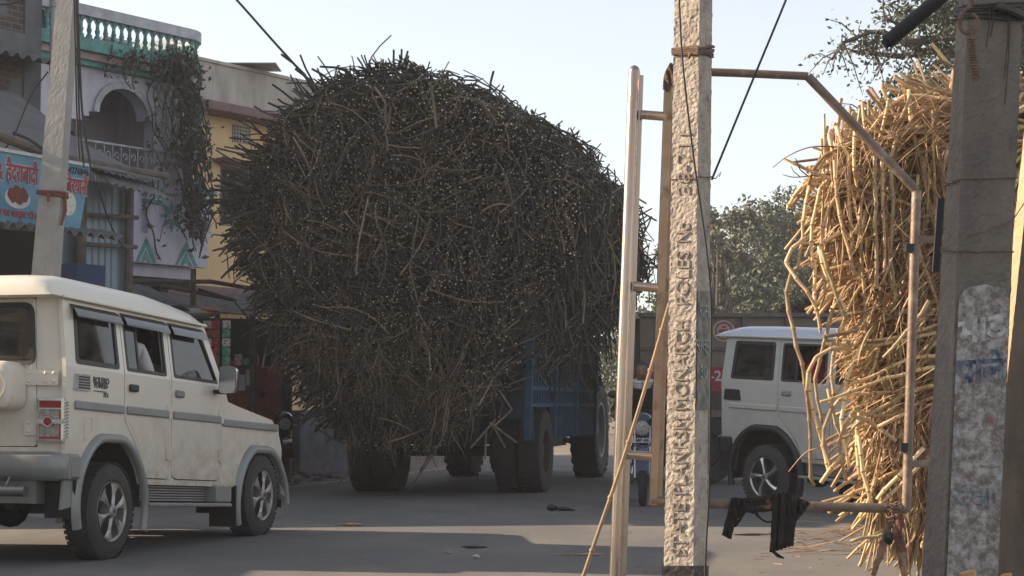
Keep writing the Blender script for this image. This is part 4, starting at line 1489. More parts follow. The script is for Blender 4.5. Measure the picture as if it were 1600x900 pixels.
    # tail lamps
    for sg in (-1, 1):
        lm = thing('tail_lamp', None, None, (0, 0, 0))
        lm.parent = root
        def lf(y, z, d):
            p = rear(sg * y, z, d)
            return p
        ya_, yb2 = HW - 0.185, HW - 0.012
        if opt['lamp'] == 'big':
            b = nb()
            b.plate([[(ya_ - .012, 0.83), (yb2 + .010, 0.83), (yb2 + .010, 1.135), (ya_ - .012, 1.135)], [(ya_ + .008, 0.85), (yb2 - .008, 0.85), (yb2 - .008, 1.115), (ya_ + .008, 1.115)]], -0.05, -0.0, lf)
            b.plate([[(ya_ - .012, 0.955), (yb2 + .010, 0.955), (yb2 + .010, 0.985), (ya_ - .012, 0.985)]], -0.055, -0.04, lf)
            b.plate([[(ya_ - .012, 1.055), (yb2 + .01, 1.055), (yb2 + .01, 1.065), (ya_ - .012, 1.065)]], -0.05, -0.038, lf)
            for k in range(12):
                z = 0.86 + k * 0.022
                b.plate([[(yb2 + .010, z), (yb2 + .02, z), (yb2 + .02, z + 0.01), (yb2 + .010, z + 0.01)]], -0.05, -0.0, lf)
            b.build('chrome_guard', m_chrome, lm, bevel=0.002)
            b = nb()
            b.plate([[(ya_, 0.845), (yb2, 0.845), (yb2, 0.865), (ya_, 0.865)]], -0.036, -0.0, lf, mi=0)
            b.plate([[(ya_, 0.8652), (yb2 - 0.03, 0.8652), (yb2 - 0.03, 1.0635), (ya_, 1.0635)]], -0.036, -0.0, lf, mi=1)
            b.plate([[(yb2 - 0.0298, 0.8652), (yb2, 0.8652), (yb2, 1.0635), (yb2 - 0.0298, 1.0635)]], -0.036, -0.0, lf, mi=0)
            b.plate([[(ya_, 1.0637), (yb2, 1.0637), (yb2, 1.12), (ya_, 1.12)]], -0.036, -0.0, lf, mi=0)
            cy_ = (ya_ + yb2) / 2 - 0.01
            b.plate([[(cy_ + 0.037 * math.cos(t / 20 * 6.283), 0.97 + 0.037 * math.sin(t / 20 * 6.283)) for t in range(20)]], -0.062, -0.036, lf, mi=2)
            b.plate([[(cy_ + 0.028 * math.cos(t / 20 * 6.283), 0.97 + 0.028 * math.sin(t / 20 * 6.283)) for t in range(20)]], -0.066, -0.0625, lf, mi=0)
            b.build('lens', [m_lred, m_lclear, m_chrome], lm)
        else:
            b = nb()
            b.plate([[(ya_ + 0.05, 0.83), (yb2, 0.83), (yb2, 1.16), (ya_ + 0.05, 1.16)]], -0.04, 0.0, lf)
            b.build('lens', m_lred, lm, bevel=0.006)
    # bumper
    b = nb()
    prof = [(0.0, 0.56), (-0.07, 0.56), (-0.12, 0.60), (-0.135, 0.66), (-0.12, 0.73), (-0.07, 0.76), (0.0, 0.755)]
    vs = []
    ysb = [-HW - 0.05, -HW - 0.03, -HW + 0.05, -0.5, 0, 0.5, HW - 0.05, HW + 0.03, HW + 0.05]
    for y in ysb:
        k = 0.25 if abs(y) > HW + 0.04 else (0.6 if abs(y) > HW + 0.01 else 1)
        for dx, z in prof:
            vs.append((x_rear - 0.0 + dx * k, y, 0.66 + (z - 0.66) * (0.85 if k < 1 else 1)))
    L = len(prof)
    b.add(vs, [(k * L + i, k * L + (i + 1) % L, (k + 1) * L + (i + 1) % L, (k + 1) * L + i) for k in range(len(ysb) - 1) for i in range(L)] + [tuple(range(L)), tuple(range((len(ysb) - 1) * L, len(ysb) * L))[::-1]])
    b.box(x_rear - 0.0, -0.50, -HW - 0.045, -HW + 0.05, 0.57, 0.75, ch=0.02)
    b.box(x_rear - 0.0, -0.50, HW - 0.05, HW + 0.045, 0.57, 0.75, ch=0.02)
    b.build('rear_bumper', opt['bumper'], root, smooth=True)
    b = nb()
    b.tube([(x_rear - 0.17, -0.62, 0.485), (x_rear - 0.17, 0.62, 0.485)], 0.038, 12)
    for y in (-0.45, 0.45):
        b.tube([(x_rear - 0.17, y, 0.49), (x_rear - 0.1, y, 0.58)], 0.012, 6)
    b.build('bumper_bar', m_steel, root, smooth=True)
    b = nb()
    b.plate([[(-0.70, 0.36), (-0.44, 0.40), (-0.40, 0.62), (-0.66, 0.60)]], -HW + 0.0, -HW + 0.02, lambda x, z, d: (x, d, z))
    b.box(x_rear, -0.4, -0.6, 0.6, 0.40, 0.56)
    b.build('rear_valance', opt['valance'], root)
    # bonnet, nose, windscreen
    b = nb()
    xs2 = [1.92, 2.1, 2.4, 2.7, 2.9, 3.02, 3.08]
    zs2_ = [1.30, 1.30, 1.275, 1.235, 1.19, 1.14, 1.08]
    vs = []
    yy2 = [-0.80, -0.78, -0.66, -0.62, -0.3, 0, 0.3, 0.62, 0.66, 0.78, 0.80]
    for x, z in zip(xs2, zs2_):
        for y in yy2:
            dz = 0 if abs(y) < 0.63 else (-0.05 if abs(y) < 0.7 else (-0.065 if abs(y) < 0.79 else -0.09))
            vs.append((x, y * (1 - (x - 1.92) * 0.03), z + dz + 0.015 * (1 - (y / 0.8) ** 2)))
    n = len(yy2)
    b.add(vs, [(i * n + j, (i + 1) * n + j, (i + 1) * n + j + 1, i * n + j + 1) for i in range(len(xs2) - 1) for j in range(n - 1)])
    b.build('bonnet', paint, root, smooth=True)
    b = nb()
    b.plate([rpoly([(-0.78, 0.6), (0.78, 0.6), (0.78, 1.08), (-0.78, 1.08)], 0.04)], 3.10, 3.14, lambda y, z, d: (d, y, z))
    b.box(3.14, 3.16, -0.5, 0.5, 0.75, 1.02, mi=1)
    for y in (-0.63, 0.63):
        b.lathe([(0.001, 3.17), (0.1, 3.17), (0.11, 3.14)], 'x', (0, y, 0.9), 16, mi=2)
    b.box(3.12, 3.26, -0.84, 0.84, 0.45, 0.62, mi=3, ch=0.03)
    b.build('grille', [paint, m_black, m_chrome, opt['bumper']], root)
    b = nb()
    b.add([(1.93, -0.76, 1.32), (1.93, 0.76, 1.32), (1.62, 0.70, 1.83), (1.62, -0.70, 1.83)], [(0, 1, 2, 3)])
    b.build('windscreen', opt['glass'], root)
    b = nb()
    for sg in (-1, 1):
        b.bar((1.925, sg * 0.79, 1.33), (1.615, sg * 0.735, 1.84), 0.05, 0.05)
    b.build('pillar', paint, root)
    # mirror
    for sg in (-1, 1):
        b = nb()
        b.box(1.70, 1.78, sg * HW - 0.01 if sg > 0 else -HW - 0.10, HW + 0.10 if sg > 0 else -HW + 0.01, 1.30, 1.335, ch=0.01)
        mo = b.build('mirror_arm', m_black, root)
        b = nb()
        ring = rpoly([(HW + 0.07, 1.30), (HW + 0.22, 1.31), (HW + 0.225, 1.52), (HW + 0.08, 1.53)], 0.04, 5)
        n = len(ring)
        vs = [(x, sg * (y if k == 1 else (HW + 0.15 + (y - HW - 0.15) * k)), 1.415 + (z - 1.415) * k) for x, k in ((1.66, 1), (1.70, 1.0), (1.75, 0.85), (1.78, 0.5)) for y, z in ring]
        b.add(vs, [(k * n + i, k * n + (i + 1) % n, (k + 1) * n + (i + 1) % n, (k + 1) * n + i) for k in range(3) for i in range(n)] + [tuple(3 * n + i for i in range(n))])
        b.build('mirror_shell', opt['mirror'], mo, smooth=True)
        b = nb()
        b.plate([[(sg * (HW + 0.15 + (y - HW - 0.15) * .95), z) for y, z in ring]], 1.66, 1.668, lambda y, z, d: (d, y, z))
        b.build('mirror_glass', m_chrome, mo)
    # side details on the right-hand side
    b = nb()
    fn = side(-1)
    b.plate([rrect(-0.40, 0.86, -0.28, 1.02, 0.02), rrect(-0.39, 0.87, -0.29, 1.01, 0.018)], -0.004, 0.0, fn)
    b.build('fuel_flap', paint, root)
    if opt['badge']:
        b = nb()
        b.plate([rpoly([(-0.56, 1.20), (-0.33, 1.20), (-0.34, 1.315), (-0.55, 1.315)], 0.01)], -0.014, 0.0, fn)
        for k in range(5):
            b.plate([[(-0.50, 1.215 + k * 0.019), (-0.35, 1.215 + k * 0.019), (-0.35, 1.225 + k * 0.019), (-0.50, 1.225 + k * 0.019)]], -0.018, -0.0145, fn, mi=1)
        b.build('side_vent', [m_chrome, m_black], root)
        b = nb()
        sd = lambda x0_, z0_: (lambda a, c, d: (x0_ + a, -HW - 0.003 + -d, z0_ + c))
        b.text('BOLERO', 0.062, sd(-0.16, 1.285), 0.004, bold=0.002, mi=0)
        b.text('POWER+', 0.05, sd(-0.16, 1.247), 0.004, bold=0.0015, mi=0)
        b.box(-0.27, -0.08, -HW - 0.004, -HW - 0.001, 1.205, 1.212)
        b.text('ZLX', 0.04, sd(-0.09, 1.185), 0.004, bold=0.001, mi=0)
        b.build('badge_lettering', M('badge_grey', (0.06, 0.06, 0.06), 0.4), root)
    else:
        b = nb()
        b.plate([rpoly([(-0.62, 1.15), (-0.36, 1.15), (-0.38, 1.27), (-0.60, 1.27)], 0.02)], -0.01, 0.0, fn)
        b.build('side_vent', m_black, root)
    # wheels
    for (x, sg) in ((0, -1), (0, 1), (2.68, -1), (2.68, 1)):
        wheel_parts(root, x, sg * (HW - 0.10 + 0.01), sg, 0.35, opt['wheel'], opt['rim'], steer=0)
    return root

m_cream = M('cream_car_paint', (0.75, 0.695, 0.59), 0.32, c2=(0.71, 0.65, 0.55), scale=1.5, bump=0, coat=0.3, c3=(0.42, 0.35, 0.26), scale3=2.2, t3=(0.6, 0.95), dirt=(0.36, 0.29, 0.21))
m_creamr = M('cream_roof_paint', (0.76, 0.72, 0.61), 0.35, c2=(0.72, 0.67, 0.56), scale=1.5, bump=0, coat=0.3)
m_silver = M('silver_grey_trim', (0.30, 0.31, 0.30), 0.42, 0.3, c2=(0.25, 0.255, 0.24), scale=3, bump=0.05, c3=(0.35, 0.3, 0.22), scale3=5, t3=(0.6, 0.8))
m_greyp = M('pale_grey_car_paint', (0.48, 0.475, 0.44), 0.34, c2=(0.44, 0.435, 0.40), scale=1.5, bump=0, coat=0.3, c3=(0.32, 0.28, 0.22), scale3=2.2, t3=(0.62, 0.95), dirt=(0.26, 0.21, 0.16))
m_greyr = M('silver_blue_roof', (0.42, 0.46, 0.52), 0.3, 0.2, c2=(0.38, 0.42, 0.48), bump=0, coat=0.4)
m_visor = M('smoked_visor', (0.02, 0.022, 0.026), 0.15, bump=0, coat=0.6)
m_lred = M('red_lens', (0.35, 0.01, 0.015), 0.12, bump=0.05, bscale=200, coat=0.5)
m_lclear = M('clear_lens', (0.45, 0.42, 0.38), 0.15, c2=(0.2, 0.18, 0.17), scale=40, bump=0.2, bscale=160, coat=0.5)
m_alloy = M('alloy_rim', (0.55, 0.55, 0.54), 0.3, 0.85, c2=(0.4, 0.39, 0.37), bump=0)
m_cover = M('silver_wheel_cover', (0.45, 0.44, 0.42), 0.35, 0.55, c2=(0.32, 0.3, 0.27), scale=12, bump=0)
g_tint = glass('tinted_glass', (0.75, 0.8, 0.8), 0.35)
g_dark = glass('dark_glass', (0.7, 0.75, 0.75), 0.16)
hd_r = R(16.5)
HR = Vector((math.cos(hd_r), -math.sin(hd_r), 0))
HF = Vector((math.sin(hd_r), math.cos(hd_r), 0))
p = at(174, 796, 14.02)
org = Vector((p.x, 14.02, 0)) - HR * 0.83
car1 = car('cream jeep style car with smoked window visors and boxy spare wheel cover', 'jeep cars on the road', (org.x, org.y, 0), 16.5,
    m_cream, m_creamr, m_silver, m_silver, dict(glass=g_tint, open_rear=True, handle=(m_black, m_steel), visor=True, board=m_silver, seat=M('beige_seat', (0.3, 0.26, 0.2), 0.8), roofz=0.03,
    spare='cover', lamp='big', bumper=m_silver, valance=m_silver, mirror=m_chrome, badge=True, wheel='cover', rim=m_cover))
h2 = 142
HR2 = Vector((math.cos(R(h2)), -math.sin(R(h2)), 0))
D2 = 20.6
p = at(1195, 748, D2)
org2 = Vector((p.x, D2, 0)) - HR2 * 0.83
car2 = car('pale grey jeep style car with black arches and star alloy wheels behind the hanging canes', 'jeep cars on the road', (org2.x, org2.y, 0), h2,
    m_greyp, m_greyr, m_black, m_greyp, dict(glass=g_dark, open_rear=True, handle=(m_silver, m_silver), visor=False, board=m_silver, seat=M('red_seat', (0.35, 0.03, 0.05), 0.8), roofz=-0.03,
    spare='wheel', lamp='small', bumper=m_black, valance=m_black, mirror=m_black, badge=False, wheel='alloy', rim=m_alloy))
# ---------------------------------------------------------------- trolley with the big dark cane load
TH = 11
TO = Vector((-0.79, 25.0, 0))
tdir = Vector((math.sin(R(TH)), math.cos(R(TH)), 0))
tleft = Vector((-math.cos(R(TH)), math.sin(R(TH)), 0))
trz = R(90 - TH)
def tw_(u, v, z):      # u right, v forward
    return TO - tleft * u + tdir * v + Vector((0, 0, z))
m_tblue = M('trolley_blue_paint', (0.03, 0.095, 0.17), 0.7, c2=(0.018, 0.055, 0.10), scale=5, c3=(0.1, 0.065, 0.045), scale3=6, t3=(0.56, 0.7), bump=0.2)
m_rust = M('rusty_rim', (0.10, 0.06, 0.05), 0.75, 0.2, c2=(0.05, 0.04, 0.04), scale=12)
def truck_wheel(parent, x, y, r, w, name='wheel', rim=None, lug=False, mat=m_tyre, nlug=22):
    wr = thing(name, None, None, (x, y, r))
    wr.parent = parent
    b = MB()
    h = w / 2
    b.lathe([(r * 0.55, -h * 0.8), (r * 0.62, -h), (r * 0.86, -h * 1.04), (r * 0.96, -h * 0.9), (r * 0.985, -h * 0.5), (r * 0.985, h * 0.5), (r * 0.96, h * 0.9), (r * 0.86, h * 1.04), (r * 0.62, h), (r * 0.55, h * 0.8)], 'y', (0, 0, 0), 40)
    if lug:
        for k in range(nlug):
            for sg in (-1, 1):
                a = 2 * math.pi * (k + (0.5 if sg > 0 else 0)) / nlug
                def pt(aa, rr, yy): return Vector((rr * math.cos(aa), yy, rr * math.sin(aa)))
                a2 = a + 0.22
                dw = 0.045
                vs = [pt(a - dw, r * .93, sg * h * 1.02), pt(a + dw, r * .93, sg * h * 1.02), pt(a2 + dw, r * .97, 0.0), pt(a2 - dw, r * .97, 0.0),
                      pt(a - dw, r * 1.0, sg * h * 1.0), pt(a + dw, r * 1.0, sg * h * 1.0), pt(a2 + dw, r * 1.02, 0.0), pt(a2 - dw, r * 1.02, 0.0)]
                b.add(vs, [(4, 5, 6, 7), (0, 1, 5, 4), (1, 2, 6, 5), (2, 3, 7, 6), (3, 0, 4, 7)])
    else:
        for k in range(40):
            a = 2 * math.pi * k / 40
            for yy in (-0.62, 0.0, 0.62):
                aa = a + (0.07 if yy == 0 else 0)
                n = Vector((math.cos(aa), 0, math.sin(aa)))
                t = Vector((-math.sin(aa), 0, math.cos(aa))) * r * 0.048
                q = Vector((0, w * 0.13, 0))
                p = n * r * 0.97 + Vector((0, yy * h, 0))
                vs = [p - t - q, p + t - q, p + t + q, p - t + q]
                b.add(vs + [v + n * r * 0.03 for v in vs], [(4, 5, 6, 7), (0, 1, 5, 4), (1, 2, 6, 5), (2, 3, 7, 6), (3, 0, 4, 7)])
    b.build('tyre', mat, wr, smooth=True)
    b = MB()
    b.lathe([(r * .56, -h * .8), (r * .58, -h * .95), (r * .53, -h * .93), (r * .5, -h * .3), (r * .2, -h * .15), (r * .18, -h * .6), (0.001, -h * .62)], 'y', (0, 0, 0), 30)
    b.lathe([(r * .56, h * .8), (r * .58, h * .95), (r * .53, h * .93), (r * .5, h * .3), (0.001, h * .25)], 'y', (0, 0, 0), 30)
    for k in range(8):
        a = k * math.pi / 4
        b.tube([(r * .3 * math.cos(a), -h * .1, r * .3 * math.sin(a)), (r * .3 * math.cos(a), -h * .32, r * .3 * math.sin(a))], 0.018, 6)
    b.build('rim', rim or m_rust, wr, smooth=True)
    return wr
trolley = thing('cane_trolley', 'blue ribbed farm trolley on double tyres beneath the huge dark cane load', 'trolley', TO, trz)
for y in (-1.12, -0.80, 0.80, 1.12):
    truck_wheel(trolley, 0, y, 0.53, 0.29)
b = MB()
b.tube([(0, -1.2, 0.53), (0, 1.2, 0.53)], 0.07, 10)
b.build('axle', m_dark, trolley)
b = MB()
b.box(-1.1, 4.4, -1.0, 1.0, 0.98, 1.08)
for y in (-0.45, 0.35):
    b.box(-1.1, 4.6, y, y + 0.1, 0.8, 0.978)
b.build('bed', m_tblue, trolley)
b = MB()
b.box(-0.55, 0.9, -0.6, 0.6, 0.62, 0.79)
b.build('suspension', m_dark, trolley)
for sg in (-1, 1):
    sp = MB()
    fr = MB()
    y0 = sg * 1.15
    for x0, x1, za, zb2 in ((-1.1, 4.4, 1.13, 1.72), (0.72, 4.4, 0.70, 1.13), (-1.1, -0.62, 0.72, 1.13)):
        sp.bar((x0, y0, (za + zb2) / 2), (x1, y0, (za + zb2) / 2), 0.03, zb2 - za - 0.004)
    x = -1.1
    while x < 4.42:
        zb0 = 1.13 if -0.62 < x < 0.72 else 0.68
        fr.bar((x, y0 + sg * 0.04, zb0), (x, y0 + sg * 0.04, 1.76), 0.045, 0.05, up=(0, 1, 0))
        x += 0.19
    for z in (1.755, 1.33, 1.12):
        fr.bar((-1.13, y0 + sg * 0.045, z), (4.43, y0 + sg * 0.045, z), 0.07, 0.05)
    for x in (-1.1, 0.72, 2.5, 4.4):
        fr.bar((x, y0 + sg * 0.06, 0.7), (x, y0 + sg * 0.10, 1.95), 0.08, 0.08, up=(0, 1, 0))
    po = sp.build('side_board', M('trolley_board_dark', (0.012, 0.032, 0.06), 0.75, c2=(0.03, 0.025, 0.022), scale=4, lo=.45, hi=.6), trolley)  # boards coloured dark for the shade in the gaps between ribs
    fr.build('rib_frame', m_tblue, po)
b = MB()
b.box(-1.13, -1.08, -1.15, 1.15, 0.95, 1.75)
b.build('tailboard', MATS['trolley_board_dark'], trolley)
b = MB()
b.bar((4.4, -0.35, 0.75), (5.4, 0, 0.62), 0.1, 0.1)
b.bar((4.4, 0.35, 0.75), (5.4, 0, 0.62), 0.1, 0.1)
b.build('drawbar', m_dark, trolley)

# ---- load geometry
HWL = [(0.55, 0.5), (0.75, 0.8), (0.95, 0.95), (1.3, 1.15), (1.7, 1.42), (2.3, 1.82), (2.9, 2.1), (3.5, 2.26), (4.05, 2.1), (4.6, 1.82), (4.95, 1.5), (5.2, 1.15), (5.36, 0.5)]
HWR = [(0.62, 0.35), (0.8, 0.6), (1.07, 0.85), (1.35, 0.97), (1.7, 1.12), (2.3, 1.5), (2.9, 1.9), (3.5, 2.15), (4.0, 2.0), (4.35, 1.62), (4.58, 1.25), (4.82, 0.85), (5.06, 0.45), (5.34, 0.0)]
def lerp_tab(T, z):
    if z <= T[0][0]: return T[0][1]
    for (a, wa), (c, wc) in zip(T, T[1:]):
        if z <= c:
            return wa + (wc - wa) * (z - a) / (c - a)
    return -1.0
def hwid(z, u=1.0):
    return lerp_tab(HWR if u > 0 else HWL, z)
def UCv(v): return -0.17 * max(0.0, min(1.0, (1.2 - v) / 2.9))
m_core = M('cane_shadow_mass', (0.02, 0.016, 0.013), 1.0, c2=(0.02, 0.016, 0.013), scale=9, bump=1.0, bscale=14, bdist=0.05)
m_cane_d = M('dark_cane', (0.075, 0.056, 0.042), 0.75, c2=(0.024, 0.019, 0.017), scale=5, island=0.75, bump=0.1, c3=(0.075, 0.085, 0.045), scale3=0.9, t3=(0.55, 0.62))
m_cane_end = M('cut_cane_end', (0.68, 0.60, 0.44), 0.8, c2=(0.30, 0.24, 0.17), scale=7, island=0.5, bump=0)
m_trash = M('dry_cane_leaf', (0.26, 0.19, 0.125), 0.85, c2=(0.08, 0.06, 0.045), scale=4, island=0.5, bump=0)
V0, V1 = -1.75, 4.3
def lump(u, v, z):
    return 0.34 * mnoise.noise(Vector((u * 0.9, v * 0.8, z * 0.9))) + 0.16 * mnoise.noise(Vector((u * 2.3 + 7, v * 2.1, z * 2.4)))
def sec_point(th, k):
    """closed cross section parameter th 0..1 from bottom right over top to bottom left"""
    ring = [(w, z) for z, w in HWR] + [(-w, z) for z, w in HWL[::-1]]
    f = th * (len(ring) - 1)
    i = min(int(f), len(ring) - 2)
    a, c = ring[i], ring[i + 1]
    t = f - i
    u, z = a[0] + (c[0] - a[0]) * t, a[1] + (c[1] - a[1]) * t
    return u * k, 2.9 + (z - 2.9) * k
def zfloor(v):
    # the load hangs low behind the tailboard, but sits on the bed further forward
    return 0.55 if v < -1.2 else 1.15
def front_taper(v):
    return 1 - 0.12 * max(0, (v - 1.5) / 2.8) ** 1.3
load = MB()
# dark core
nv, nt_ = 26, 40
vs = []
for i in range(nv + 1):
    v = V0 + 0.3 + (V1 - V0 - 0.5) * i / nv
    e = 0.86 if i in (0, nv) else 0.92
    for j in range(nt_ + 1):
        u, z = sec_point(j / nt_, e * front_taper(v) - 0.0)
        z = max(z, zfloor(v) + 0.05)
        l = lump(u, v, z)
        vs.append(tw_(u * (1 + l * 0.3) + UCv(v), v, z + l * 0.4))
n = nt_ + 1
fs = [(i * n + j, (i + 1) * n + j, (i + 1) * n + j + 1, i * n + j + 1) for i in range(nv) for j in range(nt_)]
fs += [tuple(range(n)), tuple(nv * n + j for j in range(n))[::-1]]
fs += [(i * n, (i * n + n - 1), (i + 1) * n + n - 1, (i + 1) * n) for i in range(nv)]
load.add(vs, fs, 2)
def cane(b, p, d, L, r, n=5, bend=0.12, nodes=3, mi=0, capmi=1, droop=0.0):
    p, d = Vector(p), Vector(d).normalized()
    s = d.orthogonal().normalized()
    s = (Matrix.Rotation(rnd(0, 6.28), 3, d) @ s)
    pts, rs = [], []
    for k in range(nodes + 1):
        t = k / nodes
        off_ = s * math.sin(t * math.pi) * bend * L * 0.5 + Vector((0, 0, -droop * L * t * t))
        pts.append(p + d * L * t + off_)
        rs.append(r * (1 - 0.15 * t))
    b.tube(pts, rs, n, True, mi, capmi)
def in_section(u, z):
    w = hwid(z, u) * (1 + 0.12 * mnoise.noise(Vector((3.3, u * 0.4, z * 1.6))))
    return abs(u) < w - 0.02
# rear face: ends pointing at the viewer
random.seed(5)
cnt = 0
while cnt < 7500:
    z = rnd(0.6, 5.4)
    u = rnd(-2.35, 2.35)
    if not in_section(u, z): continue
    cnt += 1
    w = max(0.1, hwid(z, u))
    ru = u / 2.3
    rz_ = (z - 3.1) / 2.4
    rad = min(1, math.hypot(ru, rz_))
    edge = abs(u) / max(w, 0.1)
    lum = mnoise.noise(Vector((u * 1.3, z * 1.3, 2))) * 0.32 + mnoise.noise(Vector((u * 4, z * 4, 5))) * 0.12
    bulge = -0.42 * (1 - rad ** 2)
    v = V0 + 0.28 + bulge + lum + random.gauss(0, 0.07)
    d = -tdir * 1.0 - tleft * ru * rnd(0.2, 1.1) + Vector((0, 0, rz_ * rnd(0.0, 0.5) - 0.12)) + Vector((random.gauss(0, .35), random.gauss(0, .2), random.gauss(0, .28)))
    L = rnd(0.25, 0.6)
    q = tw_(u + UCv(v), v, z) - d.normalized() * L * 0.6
    cane(load, q, d, L, rnd(0.008, 0.014), 6, 0.2, 3)
# canes lying loose across the rear face
for k in range(750):
    z = rnd(0.7, 5.35)
    u = rnd(-2.3, 2.3)
    if not in_section(u, z): continue
    rad = min(1, math.hypot(u / 2.3, (z - 3.1) / 2.4))
    v = V0 - 0.08 - 0.42 * (1 - rad ** 2) + mnoise.noise(Vector((u * 1.3, z * 1.3, 2))) * 0.32
    a = 4.5 * mnoise.noise(Vector((u * 0.8, z * 0.8, 9))) + random.gauss(0, .35) + (1.57 if random.random() < .3 else 0)
    d = -tleft * math.cos(a) + Vector((0, 0, math.sin(a))) + tdir * rnd(-0.4, 0.5)
    L = rnd(0.25, 1.0)
    cane(load, tw_(u + UCv(v), v, z) - d.normalized() * L / 2, d, L, rnd(0.006, 0.012), 5, 0.3, 5, mi=0 if random.random() < 0.7 else 3, droop=rnd(0, 0.25))
# hanging trash and leaves
for k in range(2400):
    z = random.choice([rnd(0.7, 2.2), rnd(0.7, 1.6), rnd(1, 5)])
    u = rnd(-2.2, 2.2)
    if not in_section(u, z): continue
    rad = min(1, math.hypot(u / 2.3, (z - 3.1) / 2.4))
    v = V0 - 0.1 - 0.42 * (1 - rad ** 2) + mnoise.noise(Vector((u * 1.3, z * 1.3, 2))) * 0.32
    L = rnd(0.12, 0.5)
    d = Vector((random.gauss(0, .3), random.gauss(0, .3), -1))
    pts = [tw_(u + UCv(v), v, z) + d * L * t + Vector((math.sin(t * 4 + k) * .03, 0, 0)) for t in (0, .33, .66, 1)]
    load.tube(pts, [0.004, 0.009, 0.007, 0.002], 4, True, 3, 3, flat=0.3)
# sides and top: long canes mostly along the load, tips sticking out
def side_norm(th):
    u0, z0 = sec_point(max(0, th - 0.02), 1)
    u1, z1_ = sec_point(min(1, th + 0.02), 1)
    t = Vector((u1 - u0, 0, z1_ - z0)).normalized()
    return -Vector((t.z, 0, -t.x)) if False else Vector((t.z, 0, -t.x))
for k in range(8500):
    th = rnd(0.06, 0.94) if random.random() < 0.35 else rnd(0.05, 0.60)
    v = rnd(V0 + 0.1, V1)
    kk = front_taper(v) * (1 + lump(*([v] * 1), 0, th * 6) * 0.0)
    u, z = sec_point(th, kk)
    if z < 1.85 and v > -1.2: continue
    l = lump(u, v, z) * 1.4
    nrm = side_norm(th)
    nn_ = -tleft * nrm.x + Vector((0, 0, nrm.z))
    tn = -tleft * (-nrm.z) + Vector((0, 0, nrm.x))
    a = 1.6 * mnoise.noise(Vector((u * 0.7, v * 0.7, z * 0.7))) + random.gauss(0, 0.33)
    out = abs(random.gauss(0, 0.22))
    d = tdir * math.cos(a) * random.choice([-1, 1]) + tn * math.sin(a) + nn_ * out
    L = rnd(0.35, 1.2)
    p = tw_(u + UCv(v), v, z) + nn_ * (l - 0.09 + random.gauss(0, 0.05))
    cane(load, p - d.normalized() * L * 0.6, d, L, rnd(0.007, 0.0135), 5, 0.22, 3, mi=0 if random.random() < 0.86 else 3, droop=rnd(-0.05, 0.2))
# fringe that hangs over the right side board
for k in range(1150):
    v = rnd(-1.3, 4.2)
    th = rnd(0.08, 0.3)
    u, z = sec_point(th, front_taper(v))
    z = max(z, 1.85)
    L = rnd(0.3, 1.0)
    d = Vector((0, 0, -1)) - tleft * rnd(-0.15, 0.4) + tdir * random.gauss(0, 0.3)
    cane(load, tw_(u + rnd(-0.35, 0.05) + UCv(v), v, z + rnd(-0.1, 0.35)), d, L, rnd(0.006, 0.013), 5, 0.2, 3, mi=0 if random.random() < 0.7 else 3)
# spiky silhouette on the right front and on the left
for k in range(300):
    v = rnd(1.2, V1 + 0.15)
    th = rnd(0.12, 0.46)
    u, z = sec_point(th, front_taper(v))
    nrm = side_norm(th)
    nn_ = -tleft * nrm.x + Vector((0, 0, nrm.z))
    d = nn_ * rnd(0.2, 0.9) + tdir * rnd(-0.2, 1.2) + Vector((0, 0, rnd(-0.7, 0.3)))
    L = rnd(0.25, 0.55)
    cane(load, tw_(u + UCv(v), v, z) - nn_ * 0.1, d, L, rnd(0.008, 0.016), 5, 0.12, 3)
for k in range(900):
    th = rnd(0.66, 0.93) if k % 12 else rnd(0.52, 0.66)
    v = rnd(V0 - 0.2, V0 + 1.6)
    u, z = sec_point(th, 1)
    nrm = side_norm(th)
    nn_ = -tleft * nrm.x + Vector((0, 0, nrm.z))
    d = nn_ * rnd(0.2, 1.0) - tdir * rnd(0.0, 1.2) + Vector((0, 0, rnd(-0.5, 0.2)))
    L = rnd(0.2, 0.62)
    cane(load, tw_(u + UCv(v), v, z) - nn_ * 0.22, d, L, rnd(0.009, 0.018), 5, 0.12, 3)
# a few long single stalks that break the outline
for (x0, y0, x1, y1, D) in ((478, 118, 440, 85, 23.3), (492, 130, 462, 108, 23.3), (765, 148, 771, 112, 24.5), (560, 104, 590, 118, 23), (595, 98, 630, 120, 23), (660, 102, 668, 125, 23.4), (342, 352, 400, 330, 23), (418, 160, 450, 178, 23.2),
                            (500, 104, 545, 112, 23.2), (405, 185, 440, 196, 23.2), (1010, 318, 975, 300, 29.2), (1026, 345, 985, 322, 29.2), (1028, 420, 985, 380, 29), (905, 205, 880, 230, 27.5), (830, 172, 850, 235, 24.5)):
    a, c = at(x0, y0, D), at(x1, y1, D + 0.3)
    load.tube([a, (a + c) / 2 + Vector((rnd(-.03, .03), 0, 0.02)), c], [0.014, 0.016, 0.017], 5, True, 0, 1)
